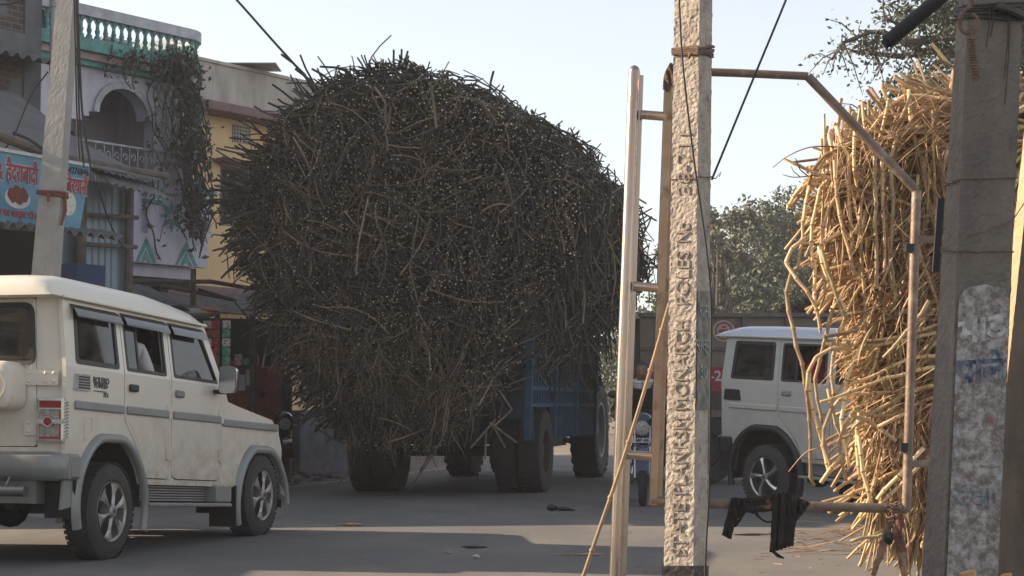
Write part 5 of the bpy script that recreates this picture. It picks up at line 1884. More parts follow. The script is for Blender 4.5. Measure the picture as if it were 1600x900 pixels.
# long bright dangling stalks on the face
for (pts, r) in (([(575, 310), (560, 380), (556, 430)], .012), ([(655, 330), (640, 420), (652, 470)], .011), ([(610, 165), (608, 190), (602, 210)], .016), ([(672, 130), (678, 165), (682, 200)], .018), ([(585, 135), (602, 160), (603, 195)], .015),
                 ([(780, 610), (800, 640), (770, 668)], .012), ([(700, 620), (690, 690), (640, 765)], .011), ([(765, 660), (808, 692)], .013), ([(735, 700), (775, 655)], .012), ([(760, 670), (758, 718)], .012), ([(543, 690), (545, 735), (527, 762)], .007), ([(770, 665), (790, 700)], .012)):
    P = [at(x, y, 22.5) for x, y in pts]
    load.tube(P, r, 5, True, 3, 1)
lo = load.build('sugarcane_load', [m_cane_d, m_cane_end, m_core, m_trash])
tag(lo, 'huge dark bulging load of sugarcane stalks with pale cut ends, overhanging the blue trolley', 'sugarcane', kind='stuff')

# ---------------------------------------------------------------- tractor
tr = thing('farm_tractor', 'farm tractor with big lugged rear tyres pulling the loaded trolley', 'tractor', tw_(0, 5.35, 0), trz)
m_tred = M('tractor_red', (0.28, 0.03, 0.03), 0.5, scale=5)
m_wrim = M('grey_white_rim', (0.34, 0.34, 0.33), 0.6, 0.2)
for y in (-1.0, 1.0):
    truck_wheel(tr, 0.0, y, 0.74, 0.40, rim=m_wrim, lug=True)
for y in (-0.85, 0.85):
    truck_wheel(tr, 2.05, y, 0.42, 0.2, rim=m_wrim, lug=True, nlug=16)
b = MB()
b.box(0.3, 2.6, -0.3, 0.3, 0.75, 1.4, ch=0.08)
b.build('bonnet', m_tred, tr, bevel=0.02)
b = MB()
b.box(-0.4, 2.3, -0.25, 0.25, 0.45, 0.75)
b.tube([(0, -1, 0.74), (0, 1, 0.74)], 0.09, 10)
b.tube([(2.05, -0.85, 0.42), (2.05, 0, 0.6), (2.05, 0.85, 0.42)], 0.05, 8)
b.build('chassis', m_dark, tr)
for sg in (-1, 1):
    b = MB()
    y0, y1 = sorted((sg * 0.68, sg * 1.15))
    b.lathe([(0.86, y0), (0.86, y1), (0.84, y1), (0.84, y0)], 'y', (0, 0, 0.74), 16, a0=R(20), a1=R(170), closed=True)
    b.build('fender', m_tred, tr, smooth=True)
b = MB()
b.box(-0.35, 0.05, -0.25, 0.25, 1.0, 1.1, ch=0.03)
b.box(-0.42, -0.34, -0.25, 0.25, 1.1, 1.4, ch=0.03)
b.build('seat', m_black, tr)
b = MB()
b.lathe([(0.19, 0), (0.205, 0.01), (0.19, 0.02), (0.18, 0.01)], 'z', (0.45, 0, 1.5), 20, closed=True)
b.tube([(0.45, 0, 1.51), (0.7, 0, 1.2)], 0.02, 6)
b.build('steering_wheel', m_black, tr)

# ---------------------------------------------------------------- people
def person(label, group, origin, rz, J, mats, hat=None, scarf=None, seated=False, hair=True):
    """J: joints in local coords (x forward, y left, z up). mats: skin, shirt, trousers, shoes"""
    root = thing('person', label, 'person', origin, rz, group)
    names = ['pelvis', 'waist', 'chest', 'neck', 'head', 'shL', 'elL', 'haL', 'shR', 'elR', 'haR', 'hiL', 'knL', 'anL', 'toL', 'hiR', 'knR', 'anR', 'toR']
    rad = dict(pelvis=.15, waist=.14, chest=.155, neck=.055, head=.05, shL=.075, elL=.05, haL=.033, shR=.075, elR=.05, haR=.033, hiL=.10, knL=.068, anL=.045, toL=.045, hiR=.10, knR=.068, anR=.045, toR=.045)
    E = [('pelvis', 'waist', 1), ('waist', 'chest', 1), ('chest', 'neck', 1), ('neck', 'head', 0), ('chest', 'shL', 1), ('shL', 'elL', 1), ('elL', 'haL', 1), ('chest', 'shR', 1), ('shR', 'elR', 1), ('elR', 'haR', 1),
         ('pelvis', 'hiL', 2), ('hiL', 'knL', 2), ('knL', 'anL', 2), ('anL', 'toL', 3), ('pelvis', 'hiR', 2), ('hiR', 'knR', 2), ('knR', 'anR', 2), ('anR', 'toR', 3)]
    me = bpy.data.meshes.new('body')
    me.from_pydata([J[n] for n in names], [(names.index(a), names.index(c)) for a, c, m in E], [])
    o = bpy.data.objects.new('body', me)
    col.objects.link(o)
    sk = o.modifiers.new('skin', 'SKIN')
    sk.use_smooth_shade = True
    lay = me.skin_vertices[0].data
    for i, nme in enumerate(names):
        lay[i].radius = (rad[nme], rad[nme] * (0.8 if nme in ('pelvis', 'waist', 'chest') else 1))
    lay[0].use_root = True
    sb = o.modifiers.new('sub', 'SUBSURF')
    sb.levels = 1
    sb.render_levels = 1
    dg = bpy.context.evaluated_depsgraph_get()
    m2 = bpy.data.meshes.new_from_object(o.evaluated_get(dg))
    bpy.data.objects.remove(o)
    B = MB()
    vco = [v.co.copy() for v in m2.vertices]
    for pl_ in m2.polygons:
        c = pl_.center
        best, bm_ = 9, 1
        for a, d, m_ in E:
            A_, D__ = Vector(J[a]), Vector(J[d])
            t = max(0, min(1, (c - A_).dot(D__ - A_) / (D__ - A_).length_squared))
            dist = (c - (A_ + (D__ - A_) * t)).length
            if dist < best:
                best = dist
                bm_ = m_
                if m_ == 1 and d in ('haL', 'haR') and t > 0.86: bm_ = 0
        B.m.append(bm_)
        B.f.append(tuple(pl_.vertices))
    B.v = [tuple(v) for v in vco]
    # head with face, facing local +x tilted by J
    H = Vector(J['head']) + Vector((0.015, 0, 0.075))
    rings, nn_ = 14, 18
    vs = []
    for i in range(rings + 1):
        th = math.pi * i / rings
        for k in range(nn_):
            ph = 2 * math.pi * k / nn_
            z = math.cos(th)
            rr = math.sin(th)
            wx = 0.098 * rr * (1 + 0.06 * z)
            wy = 0.076 * rr * (1 + 0.12 * z if z < 0 else 1.0)
            x = wx * math.cos(ph)
            y = wy * math.sin(ph)
            zz = 0.125 * z
            if math.cos(ph) > 0.9 and -0.25 < z < 0.1: x += 0.022 * (0.1 - z) / 0.35 + .006
            if math.cos(ph) > 0.55 and -0.02 < z < 0.22 and abs(math.sin(ph)) > 0.2: x -= 0.008
            vs.append(H + Vector((x, y, zz)))
    fs = [(i * nn_ + k, i * nn_ + nn_ + k, i * nn_ + nn_ + (k + 1) % nn_, i * nn_ + (k + 1) % nn_) for i in range(rings) for k in range(nn_)]
    B.add(vs, fs, 0)
    for sg in (-1, 1):
        B.ball(H + Vector((0.083, sg * 0.03, 0.012)), (0.012, 0.014, 0.008), 8, mi=4)
        B.ball(H + Vector((-0.005, sg * 0.078, -0.01)), (0.022, 0.012, 0.032), 8, mi=0)
        B.tube([H + Vector((0.088, sg * 0.015, 0.032)), H + Vector((0.08, sg * 0.048, 0.03))], 0.004, 4, mi=4)
    B.tube([H + Vector((0.092, -0.02, -0.062)), H + Vector((0.098, 0, -0.06)), H + Vector((0.092, 0.02, -0.062))], 0.005, 5, mi=5)
    # hands
    for hn, en, sg in (('haL', 'elL', 1), ('haR', 'elR', -1)):
        h, e = Vector(J[hn]), Vector(J[en])
        d = (h - e).normalized()
        sd = d.cross(Vector((0, 0, 1))).normalized()
        up_ = sd.cross(d)
        B.ball(h + d * 0.045, (0.04, 0.04, 0.03), 10, mi=0)
        for q in range(4):
            o_ = sd * (q - 1.5) * 0.019
            L = (0.055, 0.065, 0.06, 0.048)[q]
            p0 = h + d * 0.06 + o_
            B.tube([p0, p0 + d * L * 0.5, p0 + d * L * 0.8 - up_ * 0.02, p0 + d * L * 0.75 - up_ * 0.045], [0.009, 0.009, 0.008, 0.007], 6, mi=0)
        p0 = h + d * 0.03 + sd * sg * 0.03
        B.tube([p0, p0 + sd * sg * 0.025 + d * 0.03, p0 + sd * sg * 0.02 + d * 0.055 - up_ * 0.02], [0.011, 0.01, 0.008], 6, mi=0)
    body = B.build('body', [mats[0], mats[1], mats[2], mats[3], m_black, m_lip], root, smooth='all')
    if hair:
        b = MB()
        vs = []
        for i in range(8):
            th = math.pi * 0.62 * i / 7
            for k in range(nn_):
                ph = 2 * math.pi * k / nn_
                lim = 0.42 if math.cos(ph) > 0.35 else 1.0
                t2 = th * lim
                vs.append(H + Vector((0.106 * math.sin(t2) * math.cos(ph) - 0.004, 0.086 * math.sin(t2) * math.sin(ph), 0.134 * math.cos(t2) + 0.002)))
        b.add(vs, [(i * nn_ + k, (i + 1) * nn_ + k, (i + 1) * nn_ + (k + 1) % nn_, i * nn_ + (k + 1) % nn_) for i in range(7) for k in range(nn_)])
        b.build('hair', hat or m_hair, root, smooth='all')
    if scarf:
        b = MB()
        N_ = Vector(J['neck'])
        for j in range(3):
            b.tube([N_ + Vector((0.02 + (0.085 + .01 * j) * math.cos(R(a)), (0.085 + .012 * j) * math.sin(R(a)), -0.02 + j * 0.028 - 0.015 * math.cos(R(a)))) for a in range(0, 361, 24)], 0.024, 8, cap=False)
        b.build('scarf', scarf, root, smooth='all')
    return root
m_skin = M('brown_skin', (0.22, 0.115, 0.07), 0.6, c2=(0.18, 0.09, 0.055), scale=9, bump=0.05)
m_lip = M('lip', (0.18, 0.06, 0.05), 0.6)
m_hair = M('black_hair', (0.012, 0.011, 0.011), 0.6, bump=0.4)
m_wshirt = M('white_cotton', (0.65, 0.64, 0.62), 0.85, bump=0.3, bscale=30)
m_bshirt = M('beige_cotton', (0.42, 0.38, 0.28), 0.85, bump=0.3, bscale=30)
m_rshirt = M('red_cotton', (0.45, 0.02, 0.05), 0.85, bump=0.3, bscale=30)
m_dcloth = M('black_cloth', (0.018, 0.018, 0.022), 0.85, bump=0.4, bscale=30)
m_denim = M('dark_trousers', (0.035, 0.045, 0.075), 0.85, bump=0.3)
def seatedJ(dx=0, dy=0, dz=0, head=(0, 0), reach=True):
    J = dict(pelvis=(0, 0, 0.10), waist=(-0.03, 0, 0.27), chest=(-0.06, 0, 0.44), neck=(-0.05, 0, 0.60), head=(-0.03 + head[0], head[1], 0.68),
             shL=(-0.05, 0.19, 0.50), elL=(0.08, 0.25, 0.26), haL=(0.34, 0.17, 0.36) if reach else (0.28, 0.12, 0.16), shR=(-0.05, -0.19, 0.50), elR=(0.08, -0.25, 0.26), haR=(0.34, -0.17, 0.36) if reach else (0.28, -0.12, 0.16),
             hiL=(0.03, 0.10, 0.10), knL=(0.42, 0.13, 0.14), anL=(0.46, 0.13, -0.26), toL=(0.60, 0.13, -0.30), hiR=(0.03, -0.10, 0.10), knR=(0.42, -0.13, 0.14), anR=(0.46, -0.13, -0.26), toR=(0.60, -0.13, -0.30))
    if not reach:
        J['elL'], J['haL'], J['elR'], J['haR'] = (0.10, 0.21, 0.27), (0.30, 0.08, 0.2), (0.10, -0.21, 0.27), (0.30, -0.08, 0.2)
    return J
def in_car(org_, head_deg, x, y, label, shirt, hat=None, up=0.0, **kw):
    f = Vector((math.sin(R(head_deg)), math.cos(R(head_deg)), 0))
    l = Vector((-math.cos(R(head_deg)), math.sin(R(head_deg)), 0))
    p = org_ + f * x + l * y + Vector((0, 0, 0.93 + up - PK * x))
    return person(label, 'people riding in the jeep cars', p, R(90 - head_deg), seatedJ(**kw), [m_skin, shirt, m_denim, m_black], hat=hat)
in_car(org, 16.5, 0.68, -0.53, 'person in white shirt at the open rear window of the cream car', m_wshirt, up=0.13, reach=False)
in_car(org, 16.5, 1.25, -0.42, 'person in beige shirt at the wheel of the cream car', m_bshirt)
in_car(org2, h2, 0.55, -0.47, 'person in red shirt at the open rear window of the pale grey car', m_rshirt, up=0.1, reach=False)
in_car(org2, h2, 1.25, -0.38, 'person driving the pale grey car', m_dcloth)
in_car(org2, h2, -0.35, -0.05, 'person with dark hair behind the tinted rear side window of the pale grey car', m_dcloth, reach=False)

# ---------------------------------------------------------------- motorcycles
def spoke_wheel(parent, x, r, w):
    wr = thing('wheel', None, None, (x, 0, r))
    wr.parent = parent
    b = MB()
    b.lathe([(r - 0.075, -w / 2 * .7), (r - 0.05, -w / 2), (r - 0.02, -w / 2 * .9), (r, -w / 2 * .35), (r, w / 2 * .35), (r - 0.02, w / 2 * .9), (r - 0.05, w / 2), (r - 0.075, w / 2 * .7)], 'y', (0, 0, 0), 32, closed=True)
    b.build('tyre', m_tyre, wr, smooth=True)
    b = MB()
    b.lathe([(r - 0.07, -0.025), (r - 0.095, -0.02), (r - 0.095, 0.02), (r - 0.07, 0.025)], 'y', (0, 0, 0), 28)
    b.lathe([(0.001, -0.06), (0.055, -0.055), (0.055, 0.055), (0.001, 0.06)], 'y', (0, 0, 0), 14)
    for k in range(6):
        a = k * math.pi / 3
        b.bar((0.04 * math.cos(a), 0, 0.04 * math.sin(a)), ((r - 0.09) * math.cos(a), 0, (r - 0.09) * math.sin(a)), 0.025, 0.018)
    b.build('rim', m_black, wr, smooth=True)
def motorcycle(label, loc, rz, tank, plate=None, lean=0.0):
    root = thing('motorcycle', label, 'motorcycle', loc, rz, 'motorcycles')
    root.rotation_euler = (lean, 0, rz)
    spoke_wheel(root, 0.0, 0.31, 0.11)
    spoke_wheel(root, 1.27, 0.31, 0.09)
    def part(name, mat, fn, smooth=True, parent=None):
        b = MB()
        fn(b)
        return b.build(name, mat, parent or root, smooth=smooth)
    part('fuel_tank', tank, lambda b: b.add(*blob([(0.42, .07, .77, .05), (0.5, .12, .82, .09), (0.65, .145, .86, .12), (0.8, .13, .87, .11), (0.92, .07, .84, .06)])))
    part('seat', m_black, lambda b: b.add(*blob([(-0.28, .09, .82, .03), (-0.1, .12, .80, .05), (0.2, .12, .77, .05), (0.44, .09, .78, .05)])))
    part('side_cover', tank, lambda b: b.add(*blob([(-0.35, .05, .72, .05), (-0.15, .12, .68, .09), (0.15, .14, .62, .12), (0.38, .12, .62, .1)])))
    part('engine', m_steel, lambda b: (b.box(0.38, 0.72, -0.13, 0.13, 0.26, 0.46, ch=0.04), b.tube([(0.6, 0, 0.44), (0.7, 0, 0.66)], 0.085, 10), b.tube([(0.55, -0.16, 0.36), (0.55, 0.16, 0.36)], 0.1, 12)))
    part('frame', m_black, lambda b: (b.tube([(0.98, 0, 0.86), (0.82, 0, 0.34), (0.4, 0, 0.26), (0.0, 0, 0.33)], 0.022, 8), b.tube([(0.98, 0, 0.86), (0.4, 0, 0.72), (-0.25, 0, 0.74)], 0.022, 8), b.tube([(0.0, -0.1, 0.33), (0.02, -0.1, 0.68)], 0.03, 8), b.tube([(0.0, 0.1, 0.33), (0.02, 0.1, 0.68)], 0.03, 8)))
    part('exhaust', m_chrome, lambda b: b.tube([(0.72, -0.08, 0.5), (0.82, -0.11, 0.35), (0.6, -0.13, 0.24), (0.2, -0.14, 0.26), (-0.35, -0.15, 0.36)], [0.02, 0.02, 0.022, 0.04, 0.045], 10))
    def fork(b):
        for y in (-0.085, 0.085):
            b.tube([(1.27, y, 0.31), (1.13, y, 0.66), (1.03, y, 0.92)], [0.024, 0.02, 0.018], 8)
    part('front_fork', m_chrome, fork)
    def guard(b, cx, a0, a1):
        b.sheet(lambda u, v: (cx + 0.355 * math.cos(R(a0 + (a1 - a0) * u)), (v - 0.5) * 0.13, 0.31 + (0.355 + 0.012 * math.cos((v - .5) * 3)) * math.sin(R(a0 + (a1 - a0) * u))), 14, 4)
    part('front_mudguard', tank, lambda b: guard(b, 1.27, 15, 150))
    part('rear_mudguard', m_black, lambda b: guard(b, 0.0, 50, 190))
    part('handlebar', m_black, lambda b: b.tube([(0.86, -0.36, 1.0), (0.93, -0.22, 1.04), (1.0, -0.08, 0.96), (1.0, 0.08, 0.96), (0.93, 0.22, 1.04), (0.86, 0.36, 1.0)], 0.014, 8))
    def hl(b):
        b.lathe([(0.001, 1.17), (0.07, 1.165), (0.085, 1.15), (0.07, 1.05), (0.001, 1.02)], 'x', (0, 0, 0.86), 20)
    part('headlamp', m_lclear, hl)
    def cowl(b):
        b.add(*blob([(1.0, .10, .97, .05), (1.06, .12, .95, .09), (1.11, .10, .96, .05), (1.13, .06, .95, .02)]))
        b.box(1.02, 1.07, -0.13, -0.09, 0.8, 0.95, ch=0.01)
        b.box(1.02, 1.07, 0.09, 0.13, 0.8, 0.95, ch=0.01)
    part('headlamp_cowl', tank, cowl)
    for sg in (-1, 1):
        mo = part('mirror', m_black, lambda b: (b.tube([(0.93, sg * 0.24, 1.04), (0.93, sg * 0.30, 1.2)], 0.007, 6), b.ball((0.925, sg * 0.33, 1.24), (0.018, 0.062, 0.042), 12)))
        part('mirror_glass', m_mirror, lambda b: b.ball((0.908, sg * 0.33, 1.24), (0.006, 0.056, 0.037), 12), parent=mo)
        part('indicator', m_ind, lambda b: b.ball((1.06, sg * 0.16, 0.86), (0.03, 0.035, 0.022), 8))
    if plate:
        po = part('number_plate', m_wht, lambda b: b.box(1.19, 1.2, -0.13, 0.13, 0.70, 0.755), smooth=False)
        def tx(b): b.text(plate, 0.052, lambda a, c, d: (1.203 + d, a, 0.727 + c), 0.003, bold=0.001)
        part('plate_lettering', m_black, tx, smooth=False, parent=po)
    part('tail_lamp', m_lred, lambda b: b.box(-0.42, -0.36, -0.06, 0.06, 0.76, 0.82, ch=0.015), smooth=False)
    if lean:
        part('side_stand', m_steel, lambda b: b.tube([(0.35, 0.1, 0.26), (0.3, 0.28, 0.02)], 0.012, 6))
    return root
def blob(secs, n=12):
    """loft of ellipses along x: (x, half width, z centre, half height)"""
    vs = []
    for x, hw, zc_2, hh in secs:
        for k in range(n):
            a = 2 * math.pi * k / n
            vs.append((x, hw * math.cos(a), zc_2 + hh * math.sin(a)))
    L = len(secs)
    fs = [(i * n + k, (i + 1) * n + k, (i + 1) * n + (k + 1) % n, i * n + (k + 1) % n) for i in range(L - 1) for k in range(n)]
    fs += [tuple(range(n))[::-1], tuple((L - 1) * n + k for k in range(n))]
    return vs, fs
m_mblack = M('black_tank_paint', (0.015, 0.016, 0.02), 0.2, bump=0, coat=0.6)
m_mblue = M('dark_blue_tank_paint', (0.02, 0.04, 0.09), 0.25, bump=0, coat=0.6)
m_mirror = M('mirror_glass', (0.8, 0.82, 0.85), 0.05, 1.0, bump=0)
m_ind = M('amber_lens', (0.5, 0.18, 0.02), 0.2, bump=0)
# ridden one: facing the camera
MD = 21.4
mh = 184
mp_ = Vector(((1003 - 800) / FPX * MD, MD, 0))
mf = Vector((math.sin(R(mh)), math.cos(R(mh)), 0))
mo_ = mp_ - mf * 1.27
motorcycle('dark blue motorcycle coming towards the viewer with a rider in white scarf', tuple(mo_), R(90 - mh), m_mblue, plate='MP 4A')
RJ = dict(pelvis=(0.18, 0, 0.92), waist=(0.20, 0, 1.07), chest=(0.27, 0, 1.22), neck=(0.33, 0, 1.36), head=(0.37, 0, 1.42),
          shL=(0.30, 0.19, 1.28), elL=(0.55, 0.32, 1.06), haL=(0.84, 0.31, 1.03), shR=(0.30, -0.19, 1.28), elR=(0.55, -0.32, 1.06), haR=(0.84, -0.31, 1.03),
          hiL=(0.22, 0.12, 0.90), knL=(0.62, 0.21, 0.76), anL=(0.45, 0.2, 0.36), toL=(0.58, 0.2, 0.30), hiR=(0.22, -0.12, 0.90), knR=(0.62, -0.21, 0.76), anR=(0.45, -0.2, 0.36), toR=(0.58, -0.2, 0.30))
person('person in black jacket and cap with white scarf riding the motorcycle towards us', None, tuple(mo_), R(90 - mh), RJ, [m_skin, m_dcloth, m_denim, m_black], hat=m_denim, scarf=m_wshirt)
# parked one by the kiosk
PD = 26.6
pp = Vector(((438 - 800) / FPX * PD, PD, 0.0))
ph_ = 160
pf = Vector((math.sin(R(ph_)), math.cos(R(ph_)), 0))
motorcycle('dark maroon motorcycle parked on its stand behind the cream car, mirror showing', tuple(pp - pf * 1.27), R(90 - ph_), M('maroon_tank_paint', (0.10, 0.02, 0.025), 0.2, bump=0, coat=0.8), lean=-0.12)
# ---------------------------------------------------------------- trees behind
m_bark = M('grey_brown_bark', (0.12, 0.095, 0.075), 0.95, c2=(0.07, 0.055, 0.045), scale=6, bump=0.8, bscale=18, bdist=0.03)
def leafmat(name, c, c2):
    return M(name, c, 0.7, c2=c2, scale=0.6, island=0.45, bump=0)
m_l1 = leafmat('olive_foliage', (0.13, 0.125, 0.06), (0.07, 0.075, 0.04))
m_l2 = leafmat('dull_green_foliage', (0.105, 0.12, 0.065), (0.06, 0.07, 0.04))
m_l3 = leafmat('peepal_foliage', (0.11, 0.125, 0.065), (0.06, 0.07, 0.04))
def tree(label, x, y, h, spread, mat, seed, nclump=60, leaf=0.085, per=230, cat='tree', low=0.28):
    random.seed(seed)
    root = thing('broadleaf_tree', label, cat, (x, y, 0), 0, 'trees behind the truck')
    b = MB()
    top = Vector((rnd(-.3, .3), rnd(-.3, .3), h * 0.55))
    b.tube([(0, 0, -0.1), (rnd(-.1, .1), 0, h * .25), top], [h * .035, h * .026, h * .016], 9)
    ends = []
    for k in range(nclump):
        a = rnd(0, 6.283)
        zz = h * rnd(low, 0.98)
        rr = spread * math.sqrt(max(0.05, 1 - ((zz / h - 0.6) / 0.45) ** 2)) * rnd(0.35, 1.0)
        e = Vector((rr * math.cos(a), rr * math.sin(a), zz))
        s0 = Vector((0, 0, h * .25)).lerp(top, rnd(0, 1))
        mid = s0.lerp(e, 0.5) + Vector((rnd(-.3, .3), rnd(-.3, .3), rnd(0, .4)))
        b.tube([s0, mid, e], [h * .010, h * .006, 0.012], 5)
        ends.append((e, rnd(0.45, 0.95) * spread * 0.33))
    b.build('trunk', m_bark, root, smooth=True)
    c = MB()
    for e, cr in ends:
        for q in range(int(per * rnd(0.5, 1.3))):
            d = Vector((random.gauss(0, 1), random.gauss(0, 1), random.gauss(0, .75)))
            d = d.normalized() * cr * (rnd(0, 1) ** 0.5)
            leafquad(c, e + d, leaf * rnd(0.6, 1.3))
    c.build('crown', mat, root)
    return root
def gx(px, D): return (px - 800) / FPX * D
tree('bushy olive tree rising above the truck, directly right of the carved pole', gx(1140, 60), 60, 7.4, 2.3, m_l1, 3)
tree('taller spreading tree above the truck, in the middle of the far tree row', gx(1200, 66), 66, 8.1, 2.6, m_l1, 4)
tree('rounded green tree left of the sunlit canes, behind the pale grey car', gx(1262, 58), 58, 7.6, 2.4, m_l2, 8)
tree('green tree mostly hidden behind the sunlit cane load', gx(1340, 62), 62, 8.2, 2.8, m_l2, 12)
tree('slim pale tree standing tall just right of the carved pole', gx(1117, 52), 52, 6.5, 0.45, m_l1, 9, nclump=26, per=60, leaf=0.08, low=0.55)
tree('low thick bush like tree at the foot of the tree row', gx(1180, 55), 55, 4.6, 2.4, m_l2, 17, nclump=30, low=0.1)
tree('dark low tree behind the truck bed, left of the hanging canes', gx(1240, 54), 54, 4.4, 2.2, m_l1, 23, nclump=30, low=0.1)
tree('far tree hidden behind the right concrete pole', gx(1480, 64), 64, 8.0, 3.2, m_l2, 31, nclump=30)
tree('far tree between the rider and the carved pole', gx(1072, 70), 70, 6.2, 2.2, m_l2, 37, nclump=30)
tree('far hazy tree low between the dark load and the round steel post', gx(985, 72), 72, 5.2, 2.6, m_l2, 41, nclump=40, low=0.12)
tree('far hazy tree hidden behind the front of the dark load', gx(925, 75), 75, 4.6, 2.6, m_l1, 43, nclump=30, low=0.12)
# peepal with drooping leafy boughs, top right
random.seed(77)
PDp = 24.0
pe = thing('peepal_tree', 'large spreading tree with small glossy leaves reaching in from the top right', 'tree', (gx(1650, PDp), PDp, 0))
b = MB()
lv = MB()
base = Vector((gx(1650, PDp), PDp, 0))
tr_top = at(1640, 60, PDp)
b.tube([base, at(1655, 350, PDp), tr_top, at(1630, -120, PDp)], [0.38, 0.3, 0.2, 0.1], 12)
limbs = [[(1640, 120), (1560, 70), (1490, 57), (1450, 63), (1413, 67), (1380, 50), (1360, 50), (1317, 67), (1300, 93)],
         [(1645, 150), (1560, 100), (1483, 83), (1440, 80), (1407, 67)],
         [(1645, 170), (1540, 110), (1490, 75), (1407, 88), (1360, 83), (1340, 80)],
         [(1640, 60), (1570, 20), (1500, 10), (1450, 20), (1410, 40), (1385, 30)],
         [(1645, 190), (1560, 150), (1490, 130), (1430, 140), (1395, 150), (1385, 128)],
         [(1645, 210), (1570, 180), (1500, 160), (1440, 170), (1400, 178), (1350, 180)],
         [(1640, 0), (1600, -20), (1540, -30), (1480, -10), (1440, 5)],
         [(1640, 90), (1590, 60), (1540, 40), (1480, 35), (1430, 30), (1400, 18)]]
tips = []
for li, L in enumerate(limbs):
    D0 = PDp + (li % 3 - 1) * 0.9
    P = [at(x, y, D0 + rnd(-.2, .2)) for x, y in L]
    n = len(P)
    b.tube(P, [0.07 * (1 - 0.85 * i / (n - 1)) + 0.006 for i in range(n)], 6)
    for i in range(1, n):
        for q in range(6):
            s0 = P[i - 1].lerp(P[i], rnd(0, 1))
            d = Vector((rnd(-1, .6), rnd(-.8, .8), rnd(-1.0, .6)))
            L_ = rnd(0.2, 0.6)
            T_ = [s0, s0 + d * L_ * .5 + Vector((0, 0, .03)), s0 + d * L_ + Vector((0, 0, -.06))]
            b.tube(T_, [0.012, 0.008, 0.004], 4)
            for t in range(int(rnd(9, 22))):
                p = T_[0].lerp(T_[2], rnd(.2, 1.05)) + Vector((random.gauss(0, .06), random.gauss(0, .06), random.gauss(0, .06)))
                leafquad(lv, p, rnd(0.025, 0.042))
for k in range(150):       # denser clumps further right and beyond the canes
    c = at(rnd(1440, 1650), rnd(-10, 215), PDp + rnd(-1, 1.5))
    for q in range(70):
        leafquad(lv, c + Vector((random.gauss(0, .17), random.gauss(0, .2), random.gauss(0, .13))), rnd(0.025, 0.045))
for k in range(26):
    c = at(rnd(1350, 1420), rnd(170, 225), PDp + rnd(-.5, .5))
    for q in range(40):
        leafquad(lv, c + Vector((random.gauss(0, .12), random.gauss(0, .2), random.gauss(0, .08))), rnd(0.022, 0.04))
b.build('trunk', m_bark, pe, smooth=True, off=base)
lv.build('crown', m_l3, pe, off=base)

# ---------------------------------------------------------------- cargo truck behind the pale grey car
m_trk = M('dusty_truck_panel', (0.25, 0.205, 0.165), 0.75, c2=(0.18, 0.15, 0.125), scale=2, bump=0.15, c3=(0.12, 0.1, 0.09), scale3=3, t3=(0.6, 0.8))
m_trk2 = M('truck_frame_steel', (0.20, 0.165, 0.14), 0.7, c2=(0.12, 0.1, 0.09), scale=6)
m_rband = M('red_truck_band', (0.42, 0.03, 0.04), 0.6, c2=(0.3, 0.03, 0.035), scale=4)
KD = 27.0
k0, k1 = gx(1000, KD), gx(1500, KD)
zt_k = at(1200, 490, KD).z
tk = thing('cargo_truck', 'dusty beige metal sided truck with red band and round emblem behind the pale grey car', 'truck', ((k0 + k1) / 2, KD, 0))
hw = (k1 - k0) / 2
def kx(px): return gx(px, KD) - (k0 + k1) / 2
zb0, zb1 = at(0, 611, KD).z, at(0, 574, KD).z
b = MB()
b.box(-hw, hw, 0.02, 0.06, zb1 + 0.003, zt_k - 0.05)
b.box(-hw, -hw + 0.05, 0.06, 2.3, 1.0, zt_k - 0.05)
b.box(hw - 0.05, hw, 0.06, 2.3, 1.0, zt_k - 0.05)
b.box(-hw, hw, 2.3, 2.35, 1.0, zt_k - 0.05)
b.box(-hw, hw, 0.1, 2.3, 0.95, 1.05)
b.build('body_panel', m_trk, tk)
b = MB()
b.box(-hw - 0.03, hw + 0.03, -0.05, 0.08, zt_k - 0.048, zt_k + 0.01)
for px in (1034, 1100, 1164, 1232, 1296, 1364, 1430):
    b.box(kx(px) - 0.04, kx(px) + 0.04, -0.035, 0.018, zb1 + 0.003, zt_k - 0.05)
zm_ = at(0, 545, KD).z
b.box(-hw, hw, -0.015, 0.0185, zm_ - 0.025, zm_ + 0.025)
b.build('frame_rail', m_trk2, tk)
b = MB()
b.box(-hw, hw, -0.02, 0.05, zb0, zb1)
rb_ = b.build('red_band', m_rband, tk)
b = MB()
b.text('RS-236', 0.2, lambda a, c, d: (kx(1117) + a, -0.024 - d, (zb0 + zb1) / 2 + 0.04 + c), 0.004, bold=0.004)
b.text('RS-236', 0.2, lambda a, c, d: (kx(1260) + a, -0.024 - d, (zb0 + zb1) / 2 + 0.04 + c), 0.004, bold=0.004) if False else None
b.build('number_lettering', m_wht, rb_)
ex, ez = kx(1131), at(0, 517, KD).z
b = MB()
b.plate([[(ex + 0.155 * math.cos(t / 28 * 6.283), ez + 0.155 * math.sin(t / 28 * 6.283)) for t in range(28)]], 0.008, 0.0195, lambda a, z, d: (a, d, z), mi=0)
b.plate([[(ex + 0.125 * math.cos(t / 28 * 6.283), ez + 0.125 * math.sin(t / 28 * 6.283)) for t in range(28)]], 0.004, 0.0075, lambda a, z, d: (a, d, z), mi=1)
b.plate([[(ex + 0.10 * math.cos(t / 28 * 6.283), ez + 0.10 * math.sin(t / 28 * 6.283)) for t in range(28)]], 0.0, 0.0035, lambda a, z, d: (a, d, z), mi=0)
b.plate([[(ex - 0.075, ez - 0.02), (ex + 0.075, ez - 0.02), (ex + 0.06, ez + 0.02), (ex - 0.06, ez + 0.02)]], -0.006, -0.001, lambda a, z, d: (a, d, z), mi=1)
